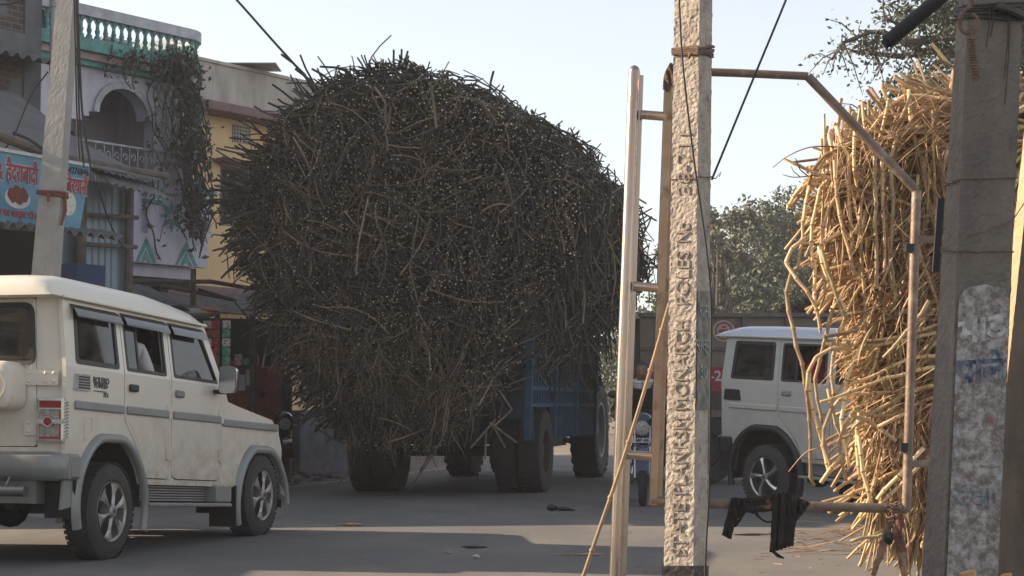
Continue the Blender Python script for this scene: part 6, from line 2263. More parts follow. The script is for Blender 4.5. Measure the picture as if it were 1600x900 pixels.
b.plate([[(ex - 0.04, ez + 0.04), (ex + 0.04, ez + 0.04), (ex, ez + 0.075)]], -0.006, -0.001, lambda a, z, d: (a, d, z), mi=1)
b.plate([[(ex - 0.045, ez - 0.06), (ex + 0.045, ez - 0.06), (ex + 0.03, ez - 0.035), (ex - 0.03, ez - 0.035)]], -0.006, -0.001, lambda a, z, d: (a, d, z), mi=1)
for k in range(10):
    a = -0.5 + k * (4.1 / 9)
    b.plate([[(ex + 0.2 * math.cos(a) + 0.022 * math.cos(t / 8 * 6.283), ez + 0.2 * math.sin(a) + 0.022 * math.sin(t / 8 * 6.283)) for t in range(8)]], 0.008, 0.0195, lambda a_, z, d: (a_, d, z), mi=2 if k % 2 else 1)
b.build('round_emblem', [M('emblem_cream', (0.5, 0.42, 0.36), 0.7), M('emblem_red', (0.36, 0.08, 0.06), 0.7), M('emblem_gold', (0.42, 0.3, 0.12), 0.7)], tk)
b = MB()
b.box(-hw + 0.2, hw - 0.2, 0.4, 0.5, 0.62, 0.949)
b.box(-hw + 0.2, hw - 0.2, 1.8, 1.9, 0.62, 0.949)
b.build('chassis', m_dark, tk)
for x in (-hw + 0.9, hw - 1.0):
    for y in (0.25, 2.0):
        truck_wheel(tk, x, y, 0.5, 0.28)
# dry litter heaped on the truck
random.seed(19)
b = MB()
for k in range(900):
    px = rnd(1228, 1330)
    hh = 22 * math.exp(-((px - 1275) / 30) ** 2)
    c = at(px, 490 - rnd(-3, hh), KD + 0.5 + rnd(-.3, .6))
    d = Vector((rnd(-1, 1), rnd(-1, 1), rnd(-.4, .7))).normalized() * rnd(.06, .2)
    b.tube([c - d, c + Vector((0, 0, .02)), c + d], rnd(0.006, 0.013), 4, True, 0, 0)
tag(b.build('dry_litter_heap', M('dry_litter', (0.17, 0.11, 0.07), 0.9, c2=(0.08, 0.055, 0.04), island=0.6, scale=4)), 'heap of dry brown stalk litter on top of the truck body', 'litter', kind='stuff')

# ---------------------------------------------------------------- sunlit cane load on the right
random.seed(101)
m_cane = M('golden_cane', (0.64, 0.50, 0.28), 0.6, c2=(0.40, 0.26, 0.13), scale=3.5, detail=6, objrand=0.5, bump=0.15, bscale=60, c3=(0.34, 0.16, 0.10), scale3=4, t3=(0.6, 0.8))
m_cane_s = M('golden_cane_mass', (0.56, 0.43, 0.24), 0.6, c2=(0.30, 0.19, 0.10), scale=4, island=0.6, bump=0, c3=(0.22, 0.09, 0.05), scale3=3, t3=(0.55, 0.7))
m_node = M('cane_joint', (0.22, 0.12, 0.06), 0.7, c2=(0.40, 0.28, 0.15), scale=20)
m_leafdry = M('dry_cane_blade', (0.50, 0.34, 0.19), 0.7, c2=(0.30, 0.18, 0.10), scale=3, island=0.35, bump=0.2)
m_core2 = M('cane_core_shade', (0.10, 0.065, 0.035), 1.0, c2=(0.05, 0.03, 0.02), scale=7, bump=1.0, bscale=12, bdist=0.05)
def smooth(P, n=5):
    """Catmull-Rom through points"""
    P = [Vector(p) for p in P]
    Q = [P[0] * 2 - P[1]] + P + [P[-1] * 2 - P[-2]]
    out = []
    for i in range(1, len(Q) - 2):
        for k in range(n):
            t = k / n
            a, b_, c, d = Q[i - 1], Q[i], Q[i + 1], Q[i + 2]
            out.append(0.5 * ((2 * b_) + (c - a) * t + (2 * a - 5 * b_ + 4 * c - d) * t * t + (3 * b_ - a - 3 * c + d) * t ** 3))
    out.append(P[-1])
    return out
def resample(P, step):
    out = [P[0]]
    acc = 0
    for a, c in zip(P, P[1:]):
        L = (c - a).length
        while acc + L >= step:
            t = (step - acc) / L
            a = a.lerp(c, t)
            out.append(a)
            L = (c - a).length
            acc = 0
        acc += L
    if (P[-1] - out[-1]).length > 0.01: out.append(P[-1])
    return out
def jointed(b, P, r, seg=0.11, n=7, zig=0.006):
    """cane with swollen joints and slightly zigzag segments"""
    P = resample(smooth(P), seg)
    if len(P) < 2: return
    pts, rs, ms = [], [], []
    for i, p in enumerate(P):
        q = p + Vector((rnd(-zig, zig), rnd(-zig, zig), rnd(-zig, zig)))
        rr = r * (1 - 0.25 * i / len(P))
        if 0 < i < len(P) - 1:
            d = (P[i + 1] - P[i - 1]).normalized() * seg * 0.09
            pts += [q - d * 1.6, q - d * .5, q + d * .5, q + d * 1.6]
            rs += [rr * 0.96, rr * 1.22, rr * 1.18, rr * 0.94]
            ms += [0, 0, 0, 0]
        else:
            pts.append(q)
            rs.append(rr)
    n0 = len(b.f)
    b.tube(pts, rs, n, True, 0, 1)
    # the joint rings get the joint colour
    for j in range(len(pts) - 1):
        if (j - 1) % 4 == 1 and 0 < j < len(pts) - 2:
            for k in range(n):
                b.m[n0 + j * n + k] = 1
def xl(y):
    T = [(140, 1440), (160, 1405), (190, 1368), (212, 1338), (232, 1318), (270, 1292), (330, 1300), (400, 1320), (470, 1335), (540, 1328), (600, 1334), (650, 1352), (700, 1370), (760, 1382), (800, 1395), (845, 1435)]
    for (a, xa), (c, xc) in zip(T, T[1:]):
        if y <= c: return xa + (xc - xa) * (y - a) / (c - a)
    return 1435
nst = 0
stalkzone = 'middle'
def zone_of(px, py):
    if px > 1500: return 'part right of the pole'
    if py < 240: return 'rounded top'
    if py < 360: return 'upper hanging part'
    if py < 480: return 'upper middle part'
    if py < 640: return 'lower middle part'
    return 'bottom hanging part'
def stalk(P, r=0.0155, label=None, **kw):
    global nst
    b = MB()
    o_ = Vector(P[0])
    jointed(b, [Vector(p) - o_ for p in P], r, **kw)
    o = b.build('sugarcane_stalk', [m_cane, m_node], smooth='all')
    o.location = o_
    zone = stalkzone
    dz, dx = abs(P[-1].z - P[0].z), abs(P[-1].x - P[0].x)
    ori = 'upright' if dz > 2.2 * dx else ('level' if dx > 2.2 * dz else ('left leaning' if (P[-1].z - P[0].z) * (P[-1].x - P[0].x) < 0 else 'right leaning'))
    pxm = 800 + FPX * P[len(P) // 2].x / 11.3
    colm = '' if pxm > 1500 else (', left side' if pxm < 1365 else (', behind the metal bar' if pxm < 1445 else ', next to the pole'))
    ln = 'short' if math.hypot(dx, dz) < 0.38 else 'long'
    tag(o, label or '%s %s cane stalk, %s of sunlit load%s' % (ln, ori, zone, colm.replace('the ', '')), 'sugarcane', 'cane stalks in the %s of the sunlit load' % zone)
    nst += 1
    return o
heroes = [([(1262, 372), (1249, 380), (1231, 395), (1232, 416), (1252, 442), (1275, 479), (1282, 520)], 11.2, 'cane bent into a loop at the left edge of the sunlit load'),
 ([(1236, 428), (1230, 453), (1231, 476), (1239, 511), (1245, 537), (1257, 587), (1264, 658), (1266, 729), (1271, 760)], 11.2, 'longest cane hanging down in front of the pale grey car, nearest its rear door'),
 ([(1266, 260), (1265, 290), (1257, 323), (1252, 381), (1247, 421)], 11.25, 'straight cane hanging at the upper left edge of the sunlit load'),
 ([(1300, 278), (1263, 286), (1243, 300), (1231, 322)], 11.3, 'short cane curling left at the upper left of the sunlit load'),
 ([(1312, 361), (1289, 378), (1275, 404), (1273, 442), (1275, 476)], 11.2, None), ([(1280, 385), (1283, 400), (1289, 430), (1310, 465), (1327, 491)], 11.15, None),
 ([(1263, 583), (1268, 640), (1289, 708), (1296, 738)], 11.15, None), ([(1330, 545), (1300, 544), (1275, 558), (1264, 583), (1262, 610)], 11.1, None),
 ([(1293, 608), (1303, 651), (1318, 693), (1325, 722)], 11.2, None), ([(1460, 470), (1417, 487), (1339, 515), (1289, 526)], 11.1, None), ([(1282, 754), (1303, 729), (1321, 700), (1345, 660)], 11.1, None),
 ([(1500, 155), (1463, 152), (1417, 150), (1390, 167), (1367, 193), (1357, 210)], 11.3, 'cane arching over the top left of the sunlit load'),
 ([(1380, 215), (1343, 227), (1330, 253), (1327, 300)], 11.2, None), ([(1350, 238), (1310, 235), (1280, 253), (1263, 287)], 11.2, None),
 ([(1305, 250), (1308, 290), (1312, 333), (1321, 372), (1335, 429)], 11.1, None), ([(1366, 230), (1367, 300), (1368, 370), (1371, 450)], 11.0, None),
 ([(1378, 240), (1380, 300), (1381, 360), (1382, 430)], 11.05, None), ([(1325, 260), (1328, 330), (1333, 395)], 11.1, None), ([(1284, 390), (1299, 440), (1312, 480), (1326, 500)], 11.1, None),
 ([(1392, 250), (1396, 320), (1392, 400), (1398, 470)], 11.05, None), ([(1350, 330), (1345, 400), (1352, 470), (1350, 540)], 11.1, None),
 ([(1500, 562), (1450, 575), (1390, 590), (1300, 622), (1283, 628)], 11.0, 'long slanting cane across the middle of the sunlit load'), ([(1480, 556), (1420, 562), (1360, 590), (1330, 600)], 11.05, None),
 ([(1480, 600), (1430, 610), (1370, 640), (1330, 670)], 11.0, None), ([(1335, 640), (1375, 650), (1412, 640)], 11.0, None), ([(1330, 650), (1350, 655), (1375, 668), (1400, 690)], 10.95, None),
 ([(1372, 668), (1425, 640)], 10.9, None), ([(1340, 680), (1350, 740), (1360, 785)], 11.0, None), ([(1445, 700), (1410, 735), (1370, 780)], 10.95, None), ([(1435, 730), (1400, 765), (1372, 790)], 10.95, None),
 ([(1343, 640), (1338, 690), (1344, 745)], 11.05, None), ([(1298, 640), (1285, 690), (1300, 730)], 11.1, None), ([(1420, 800), (1395, 830), (1330, 845)], 11.0, None), ([(1452, 470), (1430, 500), (1380, 560)], 10.9, None),
 ([(1345, 215), (1290, 245), (1262, 300), (1255, 350)], 11.25, None), ([(1330, 260), (1285, 290), (1270, 350), (1268, 420)], 11.2, None), ([(1310, 300), (1290, 340), (1283, 400), (1290, 460)], 11.2, None),
 ([(1302, 480), (1285, 540), (1275, 600), (1283, 660)], 11.2, None), ([(1320, 500), (1300, 560), (1303, 620)], 11.15, None), ([(1335, 640), (1312, 690), (1322, 750)], 11.1, None), ([(1300, 255), (1275, 262), (1255, 290), (1240, 310)], 11.3, None),
 ([(1345, 540), (1322, 600), (1316, 670), (1328, 730)], 11.1, None)]
for P, D, lab in heroes:
    stalkzone = zone_of(*P[len(P) // 2])
    stalk([at(x, y, D + 0.04 * math.sin(i)) for i, (x, y) in enumerate(P)], rnd(0.0115, 0.014), lab)
def flow(px, py):
    """typical direction (dx,dy in pixels) of the canes at a place in the load"""
    if py < 235: a = random.gauss(168 if random.random() < .6 else 200, 14)
    elif py < 440: a = random.gauss(92, 9) if random.random() < 0.62 else random.gauss(170, 25)
    elif py < 520: a = random.gauss(120, 30) if random.random() < 0.5 else random.gauss(165, 25)
    elif py < 640: a = random.gauss(158, 13) if random.random() < 0.65 else random.gauss(110, 20)
    else: a = random.gauss(96, 14) if random.random() < 0.6 else random.gauss(130, 22)
    return math.cos(R(a)), math.sin(R(a))
def flowpath(px, py, L, D, arcing=0.0):
    dx, dy = flow(px, py)
    n = 4
    P = []
    bend = rnd(-0.25, 0.25)
    x, y = px - dx * L * .5, py - dy * L * .5
    dd = D
    for i in range(n + 1):
        P.append(at(x, y, dd))
        c, s = math.cos(bend), math.sin(bend)
        dx, dy = dx * c - dy * s, dx * s + dy * c
        dy += 0.12
        m = math.hypot(dx, dy)
        dx, dy = dx / m, dy / m
        x += dx * L / n
        y += dy * L / n
        dd += rnd(-.03, .03)
    return P
while nst < 300:
    py = rnd(155, 815)
    lo_ = xl(py)
    px = rnd(lo_ - 12, 1478) if random.random() < 0.86 else rnd(1580, 1625)
    if px > 1600 and py > 300: continue
    if px > 1478 and px < 1580: continue
    L = rnd(80, 230) if py > 235 else rnd(110, 240)
    if py < 240: px = max(px, lo_ + L * 0.42)
    elif 440 < py < 650 and px < 1500: px = max(px, lo_ + L * 0.3)
    D = rnd(11.15, 11.55)
    stalkzone = zone_of(px, py)
    stalk(flowpath(px, py, L, D), rnd(0.009, 0.0135), seg=rnd(0.09, 0.13))
b = MB()
k = 0
while k < 7500:
    py = rnd(145, 835)
    px = rnd(xl(py) - 4, 1690)
    D = 11.35 + abs(random.gauss(0.0, 0.35))
    L = rnd(60, 190)
    if py < 240: px = max(px, xl(py) + L * 0.45)
    elif 440 < py < 650: px = max(px, xl(py) + L * 0.4)
    P = flowpath(px, py, L, D)
    b.tube(P, rnd(0.007, 0.0125), 5, True, 0 if random.random() < .82 else 1, 1)
    k += 1
for k in range(1100):     # dry blades
    py = rnd(150, 830)
    px = rnd(xl(py) - 15, 1500)
    P = flowpath(px, py, rnd(40, 110), 11.0 + rnd(0, .35))
    b.tube(P, [0.003, 0.010, 0.011, 0.008, 0.002], 4, True, 1, 1, flat=0.15)
for k in range(130):     # lower fan of tips
    px = rnd(1372, 1470)
    py = rnd(730, 800)
    c = at(px, py, 11.3)
    d = Vector((rnd(-.35, .25), rnd(-.2, .1), -1)).normalized()
    b.tube([c, c + d * .15, c + d * rnd(.25, .42)], [0.012, 0.011, 0.006], 5, True, 0, 1)
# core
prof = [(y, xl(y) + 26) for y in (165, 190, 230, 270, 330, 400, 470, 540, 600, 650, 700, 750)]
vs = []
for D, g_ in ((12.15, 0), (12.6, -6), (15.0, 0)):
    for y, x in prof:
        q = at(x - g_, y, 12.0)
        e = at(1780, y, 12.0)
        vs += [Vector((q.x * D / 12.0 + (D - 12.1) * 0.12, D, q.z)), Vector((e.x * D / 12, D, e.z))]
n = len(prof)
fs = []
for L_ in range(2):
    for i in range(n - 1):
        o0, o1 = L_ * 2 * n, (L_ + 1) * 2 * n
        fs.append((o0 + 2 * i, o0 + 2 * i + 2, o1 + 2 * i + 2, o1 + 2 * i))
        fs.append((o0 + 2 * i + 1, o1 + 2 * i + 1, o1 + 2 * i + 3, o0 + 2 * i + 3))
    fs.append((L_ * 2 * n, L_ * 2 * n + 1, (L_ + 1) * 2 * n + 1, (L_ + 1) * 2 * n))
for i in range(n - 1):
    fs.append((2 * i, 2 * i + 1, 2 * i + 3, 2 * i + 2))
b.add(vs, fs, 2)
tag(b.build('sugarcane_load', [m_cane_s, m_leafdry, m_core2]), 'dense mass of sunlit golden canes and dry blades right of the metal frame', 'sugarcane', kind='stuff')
# thin dark leaf tips and twigs sticking out to the left
for P, lab in (([(1345, 232), (1313, 230), (1267, 230), (1233, 243), (1207, 262)], 'long thin dry cane leaf reaching left from the top of the sunlit load'), ([(1300, 272), (1283, 273), (1243, 277), (1223, 273)], 'dark forked twig at the left of the sunlit load'),
               ([(1285, 699), (1270, 702), (1254, 711), (1232, 737)], 'dry cane leaf in front of the wheel arch of the pale grey car')):
    b = MB()
    Q = smooth([at(x, y, 11.2) for x, y in P])
    b.tube(Q, [0.009 * (1 - 0.8 * i / len(Q)) + 0.002 for i in range(len(Q))], 5, flat=0.5)
    if 'twig' in lab:
        b.tube([at(1262, 275, 11.2), at(1250, 265, 11.2), at(1243, 247, 11.2)], [.005, .004, .003], 4)
        b.tube([at(1250, 276, 11.2), at(1240, 268, 11.2), at(1236, 260, 11.2)], [.004, .003, .002], 4)
    o = b.build('dry_leaf' if 'leaf' in lab else 'twig', m_leafdry if 'leaf' in lab and 'arch' in lab else m_bark)
    tag(o, lab, 'leaf' if 'leaf' in lab else 'twig')
# trolley that carries it, hidden behind the poles
t2 = thing('cane_trolley', 'rusty trolley under the sunlit canes, mostly hidden behind the concrete pole', 'trolley', (4.3, 13.4, 0), R(90))
b = MB()
b.box(-1.0, 1.6, -1.1, 1.1, 0.95, 1.05)
b.build('bed', m_rust, t2)
b = MB()
b.tube([(0, -1.0, 0.5), (0, 1.0, 0.5)], 0.06, 8)
b.box(-0.4, 0.4, -0.5, 0.5, 0.56, 0.94)
b.build('axle', m_dark, t2)
for y in (-1.0, 1.0):
    truck_wheel(t2, 0, y, 0.5, 0.28)
# ---------------------------------------------------------------- poles
def prism(name, label, D, bot, top, yb, yt, mat, cat='pole', dl=0.06, dr=0.1, rough=0.003, nv=220, nu=12, mats=None, matfn=None, capz=None):
    """four sided pole: photo columns of left, front and right edges at rows yb and yt (extrapolated to the ground)"""
    s = (bot[1] - top[1]) / (yb - yt)
    gy = 633 + CAMH * FPX / D
    def edge(i, y):
        t = (y - yb) / (yt - yb)
        x = bot[i] + (top[i] - bot[i]) * t
        return at(x, y, D + (dl, 0, dr)[i])
    b = MB()
    y0, y1 = gy + 25, capz if capz is not None else -60
    def face(i0, i1, sg):
        def P(u, v):
            y = y0 + (y1 - y0) * v
            a, c = edge(i0, y), edge(i1, y)
            p = a.lerp(c, u)
            nrm = (c - a).cross(Vector((0, 0, 1))).normalized()
            e = math.sin(math.pi * min(max(u, 0), 1)) ** 0.3 if 0 < u < 1 else 0
            dd = mnoise.noise(p * 26) * 0.7 + mnoise.noise(p * 70) * 0.7 + mnoise.noise(p * 120) * 0.4 + (0.5 * mnoise.noise(p * 6))
            if u in (0, 1):
                # the arris is ragged but shared by both faces
                return p + Vector((mnoise.noise(Vector((i1 if u == 1 else i0, p.z * 30, 1))) * rough * 0.8, 0, 0))
            return p + nrm * rough * dd
        return P
    b.sheet(face(0, 1, 1), nu, nv, mi=0)
    b.sheet(face(1, 2, 1), nu, nv, mi=1)
    # back faces and cap
    L0, C0, R0 = edge(0, y0), edge(1, y0), edge(2, y0)
    L1, C1, R1 = edge(0, y1), edge(1, y1), edge(2, y1)
    K0, K1 = L0 + R0 - C0, L1 + R1 - C1
    b.add([R0, K0, K1, R1], [(0, 1, 2, 3)], 1)
    b.add([K0, L0, L1, K1], [(0, 1, 2, 3)], 0)
    b.add([L1, C1, R1, K1], [(0, 1, 2, 3)], 0)
    base = edge(1, gy)
    root = thing(name, label, cat, base)
    b.build('shaft', mats or [mat, mat], root, off=base)
    return root, base, edge
m_cpole = M('rough_cast_concrete', (0.47, 0.405, 0.335), 0.92, c2=(0.32, 0.27, 0.225), scale=14, detail=10, bump=0.9, bscale=45, bdist=0.01, c3=(0.17, 0.14, 0.115), scale3=16, t3=(0.56, 0.7))
cp, cpb, cpe = prism('concrete_pole', 'square concrete pole with letters cast down its sunlit face, in front of the metal frame', 8.0, (1037, 1083, 1104), (1054, 1093, 1113), 900, 0, m_cpole, dl=0.065, dr=0.115, rough=0.0042, nv=760, nu=22)
b = MB()
def pole_text(word, ya, yb_, b, size=0.088, edgef=cpe, cross=0.5, bold=0.0, depth=0.005):
    cu = bpy.data.curves.new('t', 'FONT')
    cu.body = word
    cu.size = size
    cu.align_x = 'CENTER'
    cu.align_y = 'CENTER'
    cu.offset = bold
    cu.extrude = depth / 2
    cu.resolution_u = 3
    o = bpy.data.objects.new('t', cu)
    col.objects.link(o)
    me = bpy.data.meshes.new_from_object(o.evaluated_get(bpy.context.evaluated_depsgraph_get()))
    xs = [v.co.x for v in me.vertices]
    ys_ = [v.co.y for v in me.vertices]
    x0, x1 = min(xs), max(xs)
    cy = (min(ys_) + max(ys_)) / 2
    vs = []
    for v in me.vertices:
        t = (v.co.x - x0) / (x1 - x0)
        y = ya + (yb_ - ya) * t
        L, C = edgef(0, y), edgef(1, y)
        w = (C - L).length
        k = cross - (v.co.y - cy) / w + 0.02 * math.sin(t * 40)
        p = L.lerp(C, k)
        n_ = (C - L).cross(Vector((0, 0, 1))).normalized()
        if n_.y > 0: n_ = -n_
        vs.append(p + n_ * (0.0034 + v.co.z + 0.0012 * mnoise.noise(p * 90)))
    b.add(vs, [tuple(p.vertices) for p in me.polygons])
    bpy.data.objects.remove(o)
    return b
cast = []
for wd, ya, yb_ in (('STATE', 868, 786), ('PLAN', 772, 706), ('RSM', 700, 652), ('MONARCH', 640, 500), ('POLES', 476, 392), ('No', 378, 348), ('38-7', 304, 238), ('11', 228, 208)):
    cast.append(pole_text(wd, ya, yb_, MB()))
m_groove_shade = M('letter_groove_shade', (0.17, 0.13, 0.10), 0.95, c2=(0.36, 0.30, 0.25), scale=36, lo=0.42, hi=0.6)  # raised letters, coloured dark for the shade of engraved grooves
for b in cast: b.build('cast_word', m_groove_shade, cp, off=cpb)
# dark tar band low down, green paint patch with white scrawl
b = MB()
ring = []
for y in (1010, 884):
    L, C, R_ = cpe(0, y), cpe(1, y), cpe(2, y)
    K = L + R_ - C
    m = (L + R_) / 2
    ring += [p + (p - m).normalized() * 0.009 for p in (L, C, R_, K)]
nn2 = 4
b.add(ring, [(i, (i + 1) % 4, 4 + (i + 1) % 4, 4 + i) for i in range(4)])
b.build('tar_band', M('black_tar', (0.02, 0.018, 0.016), 0.4, bump=0.8, bscale=30, bdist=.01), cp, off=cpb)
b = MB()
def onface(i0, i1, y, k, out=0.004, edgef=cpe):
    a, c = edgef(i0, y), edgef(i1, y)
    n_ = (c - a).cross(Vector((0, 0, 1))).normalized()
    if n_.y > 0: n_ = -n_
    return a.lerp(c, k) + n_ * out
b.add([onface(1, 2, 640, 0.03, .005), onface(1, 2, 640, 0.98, .005), onface(1, 2, 455, 0.98, .005), onface(1, 2, 455, 0.03, .005)], [(0, 1, 2, 3)])
b.build('painted_patch', M('dark_green_paint', (0.12, 0.13, 0.11), 0.85, c2=(0.25, 0.22, 0.19), scale=22, lo=0.42, hi=0.62, bump=0.4), cp, off=cpb)
def scribble(b, word, i0, i1, y, k, size, edgef, out=0.008, bold=0.001, slant=0.0, depth=0.002):
    P = onface(i0, i1, y, k, out, edgef)
    a, c = edgef(i0, y), edgef(i1, y)
    t = (c - a).normalized()
    n_ = t.cross(Vector((0, 0, 1))).normalized()
    if n_.y > 0: n_ = -n_
    b.text(word, size, lambda u, v, d: P + t * u + Vector((0, 0, 1)) * (v + slant * u) + n_ * d, depth, bold=bold)
b = MB()
for wd, y in (('राम', 486), ('सत्य', 540), ('30', 582)):
    scribble(b, wd, 1, 2, y, 0.5, 0.075, cpe)
b.build('white_scrawl', M('chalky_white', (0.4, 0.4, 0.37), 0.9, c2=(0.2, 0.2, 0.19), scale=30), cp, off=cpb)
# wire lashing near the top
def wrap(b, edgef, y, r, turns=1, tilt=0.0, out=0.008):
    for k in range(turns):
        yy = y + k * r * 700
        L, C, R_ = edgef(0, yy + tilt), edgef(1, yy), edgef(2, yy - tilt)
        K = L + R_ - C
        m = (L + R_) / 2
        pts = []
        for p in (L, C, R_, K, L, C):
            d = (p - m)
            d.z = 0
            pts.append(p + d.normalized() * (out + rnd(0, .004)) + Vector((0, 0, rnd(-.006, .006))))
        Q = []
        for p, q in zip(pts, pts[1:]):
            for t in (0.06, 0.35, 0.65, 0.94):
                Q.append(p.lerp(q, t) + Vector((rnd(-.002, .002), rnd(-.002, .002), rnd(-.003, .003))))
        b.tube(Q, r, 6)
m_rustw = M('rusty_wire', (0.10, 0.06, 0.045), 0.8, 0.2, c2=(0.2, 0.13, 0.09), scale=20)
b = MB()
wrap(b, cpe, 74, 0.006, 3, 2)
wrap(b, cpe, 82, 0.005, 2, -3)
b.tube([onface(0, 1, 84, 0.7, .02), onface(0, 1, 92, 0.75, .03), onface(0, 1, 84, 0.82, .03)], 0.006, 6)
tag(b.build('wire_lashing', m_rustw, smooth=True), 'twisted rusty wire lashed round the carved concrete pole near the top', 'wire')
b = MB()
wrap(b, cpe, 279, 0.002, 1, 3)
b.tube([cpe(2, 279) + Vector((0.01, 0, 0)), at(1118, 279, 8.05), at(1127, 268, 8.05), at(1124, 276, 8.05)], 0.0025, 5)
tag(b.build('thin_wire', m_rustw), 'thin rusty wire twisted round the middle of the carved concrete pole', 'wire')
# right pole
m_rp = M('grey_weathered_concrete', (0.21, 0.18, 0.145), 0.92, c2=(0.12, 0.10, 0.085), scale=5, detail=11, bump=0.7, bscale=50, bdist=0.01, c3=(0.10, 0.085, 0.075), scale3=9, t3=(0.58, 0.72), stretch=(1, 1, 0.5))
rp, rpb, rpe = prism('concrete_pole', 'broad weathered concrete pole with patchy white paint, at the right of the frame', 6.0, (1440, 1474, 1560), (1497, 1513, 1599), 900, 0, m_rp, dl=0.13, dr=0.02, rough=0.0035, nv=360, nu=20)
m_wpatch = None
def patchmat():
    m = bpy.data.materials.new('flaking_white_paint')
    m.use_nodes = True
    nt = m.node_tree
    bs = nt.nodes['Principled BSDF']
    bs.inputs['Roughness'].default_value = 0.9
    tc = node(nt, 'ShaderNodeTexCoord')
    n1 = node(nt, 'ShaderNodeTexNoise')
    n1.inputs['Scale'].default_value = 28
    n1.inputs['Detail'].default_value = 12
    n1.inputs['Roughness'].default_value = 0.75
    nt.links.new(tc.outputs['Object'], n1.inputs['Vector'])
    rp_ = node(nt, 'ShaderNodeValToRGB')
    rp_.color_ramp.elements[0].position = 0.42
    rp_.color_ramp.elements[0].color = (0.15, 0.125, 0.105, 1)
    rp_.color_ramp.elements[1].position = 0.60
    rp_.color_ramp.elements[1].color = (0.42, 0.385, 0.36, 1)
    nt.links.new(n1.outputs['Fac'], rp_.inputs[0])
    n2 = node(nt, 'ShaderNodeTexNoise')
    n2.inputs['Scale'].default_value = 24
    n2.inputs['Detail'].default_value = 8
    nt.links.new(tc.outputs['Object'], n2.inputs['Vector'])
    mr = node(nt, 'ShaderNodeMapRange')
    mr.inputs['From Min'].default_value = 0.60
    mr.inputs['From Max'].default_value = 0.78
    nt.links.new(n2.outputs['Fac'], mr.inputs['Value'])
    mx = node(nt, 'ShaderNodeMix', data_type='RGBA')
    nt.links.new(mr.outputs[0], mx.inputs['Factor'])
    nt.links.new(rp_.outputs[0], mx.inputs['A'])
    mx.inputs['B'].default_value = (0.22, 0.12, 0.10, 1)
    nt.links.new(mx.outputs['Result'], bs.inputs['Base Color'])
    bp = node(nt, 'ShaderNodeBump')
    bp.inputs['Strength'].default_value = 0.7
    bp.inputs['Distance'].default_value = 0.005
    nt.links.new(n1.outputs['Fac'], bp.inputs['Height'])
    nt.links.new(bp.outputs[0], bs.inputs['Normal'])
    return m
m_wp = patchmat()
b = MB()
nv_, nu_ = 60, 20
vs = []
for j in range(nv_ + 1):
    for i in range(nu_ + 1):
        u = i / nu_
        top_y = 446 + 22 * (2 * u - 1) ** 4 + 5 * mnoise.noise(Vector((u * 5, 1, 1)))
        y = 905 + (top_y - 905) * j / nv_
        kk = 0.05 + 0.93 * u
        vs.append(onface(1, 2, y, kk, 0.0065, rpe))
b.add(vs, [(j * (nu_ + 1) + i, j * (nu_ + 1) + i + 1, (j + 1) * (nu_ + 1) + i + 1, (j + 1) * (nu_ + 1) + i) for j in range(nv_) for i in range(nu_)])
b.build('white_paint_patch', m_wp, rp, off=rpb)
b = MB()
scribble(b, 'पाले', 1, 2, 580, 0.5, 0.105, rpe, 0.0085, 0.003, slant=0.05, depth=0.001)
q_ = [onface(1, 2, y_, k_, .009, rpe) for k_, y_ in ((.2, 598), (.27, 588), (.33, 593), (.40, 582))]
b.tube(q_, [.003, .004, .004, .003], 5, flat=.3)
b.build('blue_lettering', M('faded_blue_paint', (0.045, 0.07, 0.12), 0.9, c2=(0.2, 0.2, 0.22), scale=35, lo=0.4, hi=0.6), rp, off=rpb)
b = MB()
scribble(b, 'माड', 1, 2, 515, 0.5, 0.105, rpe, 0.0085, 0.004, slant=0.2, depth=0.001)
b.build('white_lettering', M('faded_white_paint', (0.5, 0.48, 0.46), 0.9, c2=(0.28, 0.26, 0.24), scale=35, lo=0.42, hi=0.6), rp, off=rpb)
b = MB()
scribble(b, 'दवा', 1, 2, 778, 0.5, 0.09, rpe, 0.0105, 0.002)
scribble(b, '—', 1, 2, 727, 0.75, 0.06, rpe, 0.0105, 0.001)
b.build('faint_blue_lettering', M('very_faded_blue', (0.12, 0.16, 0.19), 0.9, c2=(0.27, 0.25, 0.24), scale=40, lo=0.42, hi=0.6), rp, off=rpb)
b = MB()
wrap(b, rpe, 283, 0.0018, 1, 4)
wrap(b, rpe, 392, 0.0022, 1, -5)
b.tube([onface(1, 2, 368, 0.15, .02, rpe), onface(1, 2, 362, 0.5, .02, rpe), onface(1, 2, 345, 0.95, .015, rpe), at(1600, 318, 6.05)], 0.0018, 5)
tag(b.build('thin_wire', m_rustw), 'thin wires wound round the middle of the broad right pole', 'wire')
b = MB()
for k in range(7):
    wrap(b, rpe, 10 + k * 3.2, 0.0032, 1, rnd(-4, 4), 0.012)
b.tube([onface(1, 2, 12, 0.45, .03, rpe), onface(1, 2, 20, 0.75, .03, rpe), onface(1, 2, 30, 1.05, .02, rpe)], 0.014, 7)
for kx_, ln in ((0.35, 60), (0.42, 45), (0.7, 110), (0.73, 150)):
    b.tube([onface(1, 2, 14, kx_, .02, rpe), onface(1, 2, 14 + ln * .5, kx_ + .02, .014, rpe), onface(1, 2, 14 + ln, kx_ - .01, .012, rpe)], 0.0022, 5)
tag(b.build('wire_bundle', M('black_wire', (0.03, 0.027, 0.025), 0.6, c2=(0.07, 0.06, 0.05))), 'bundle of dark wires wrapped round the top of the broad right pole', 'wire')
b = MB()
hk = [at(1516, -25, 5.93), at(1518, 5, 5.93), at(1508, 16, 5.93), at(1500, 28, 5.93), at(1501, 44, 5.93), at(1510, 52, 5.93), at(1521, 50, 5.93), at(1528, 40, 5.93), at(1526, 28, 5.93), at(1519, 22, 5.93)]
b.tube(smooth(hk, 4), 0.0065, 8)
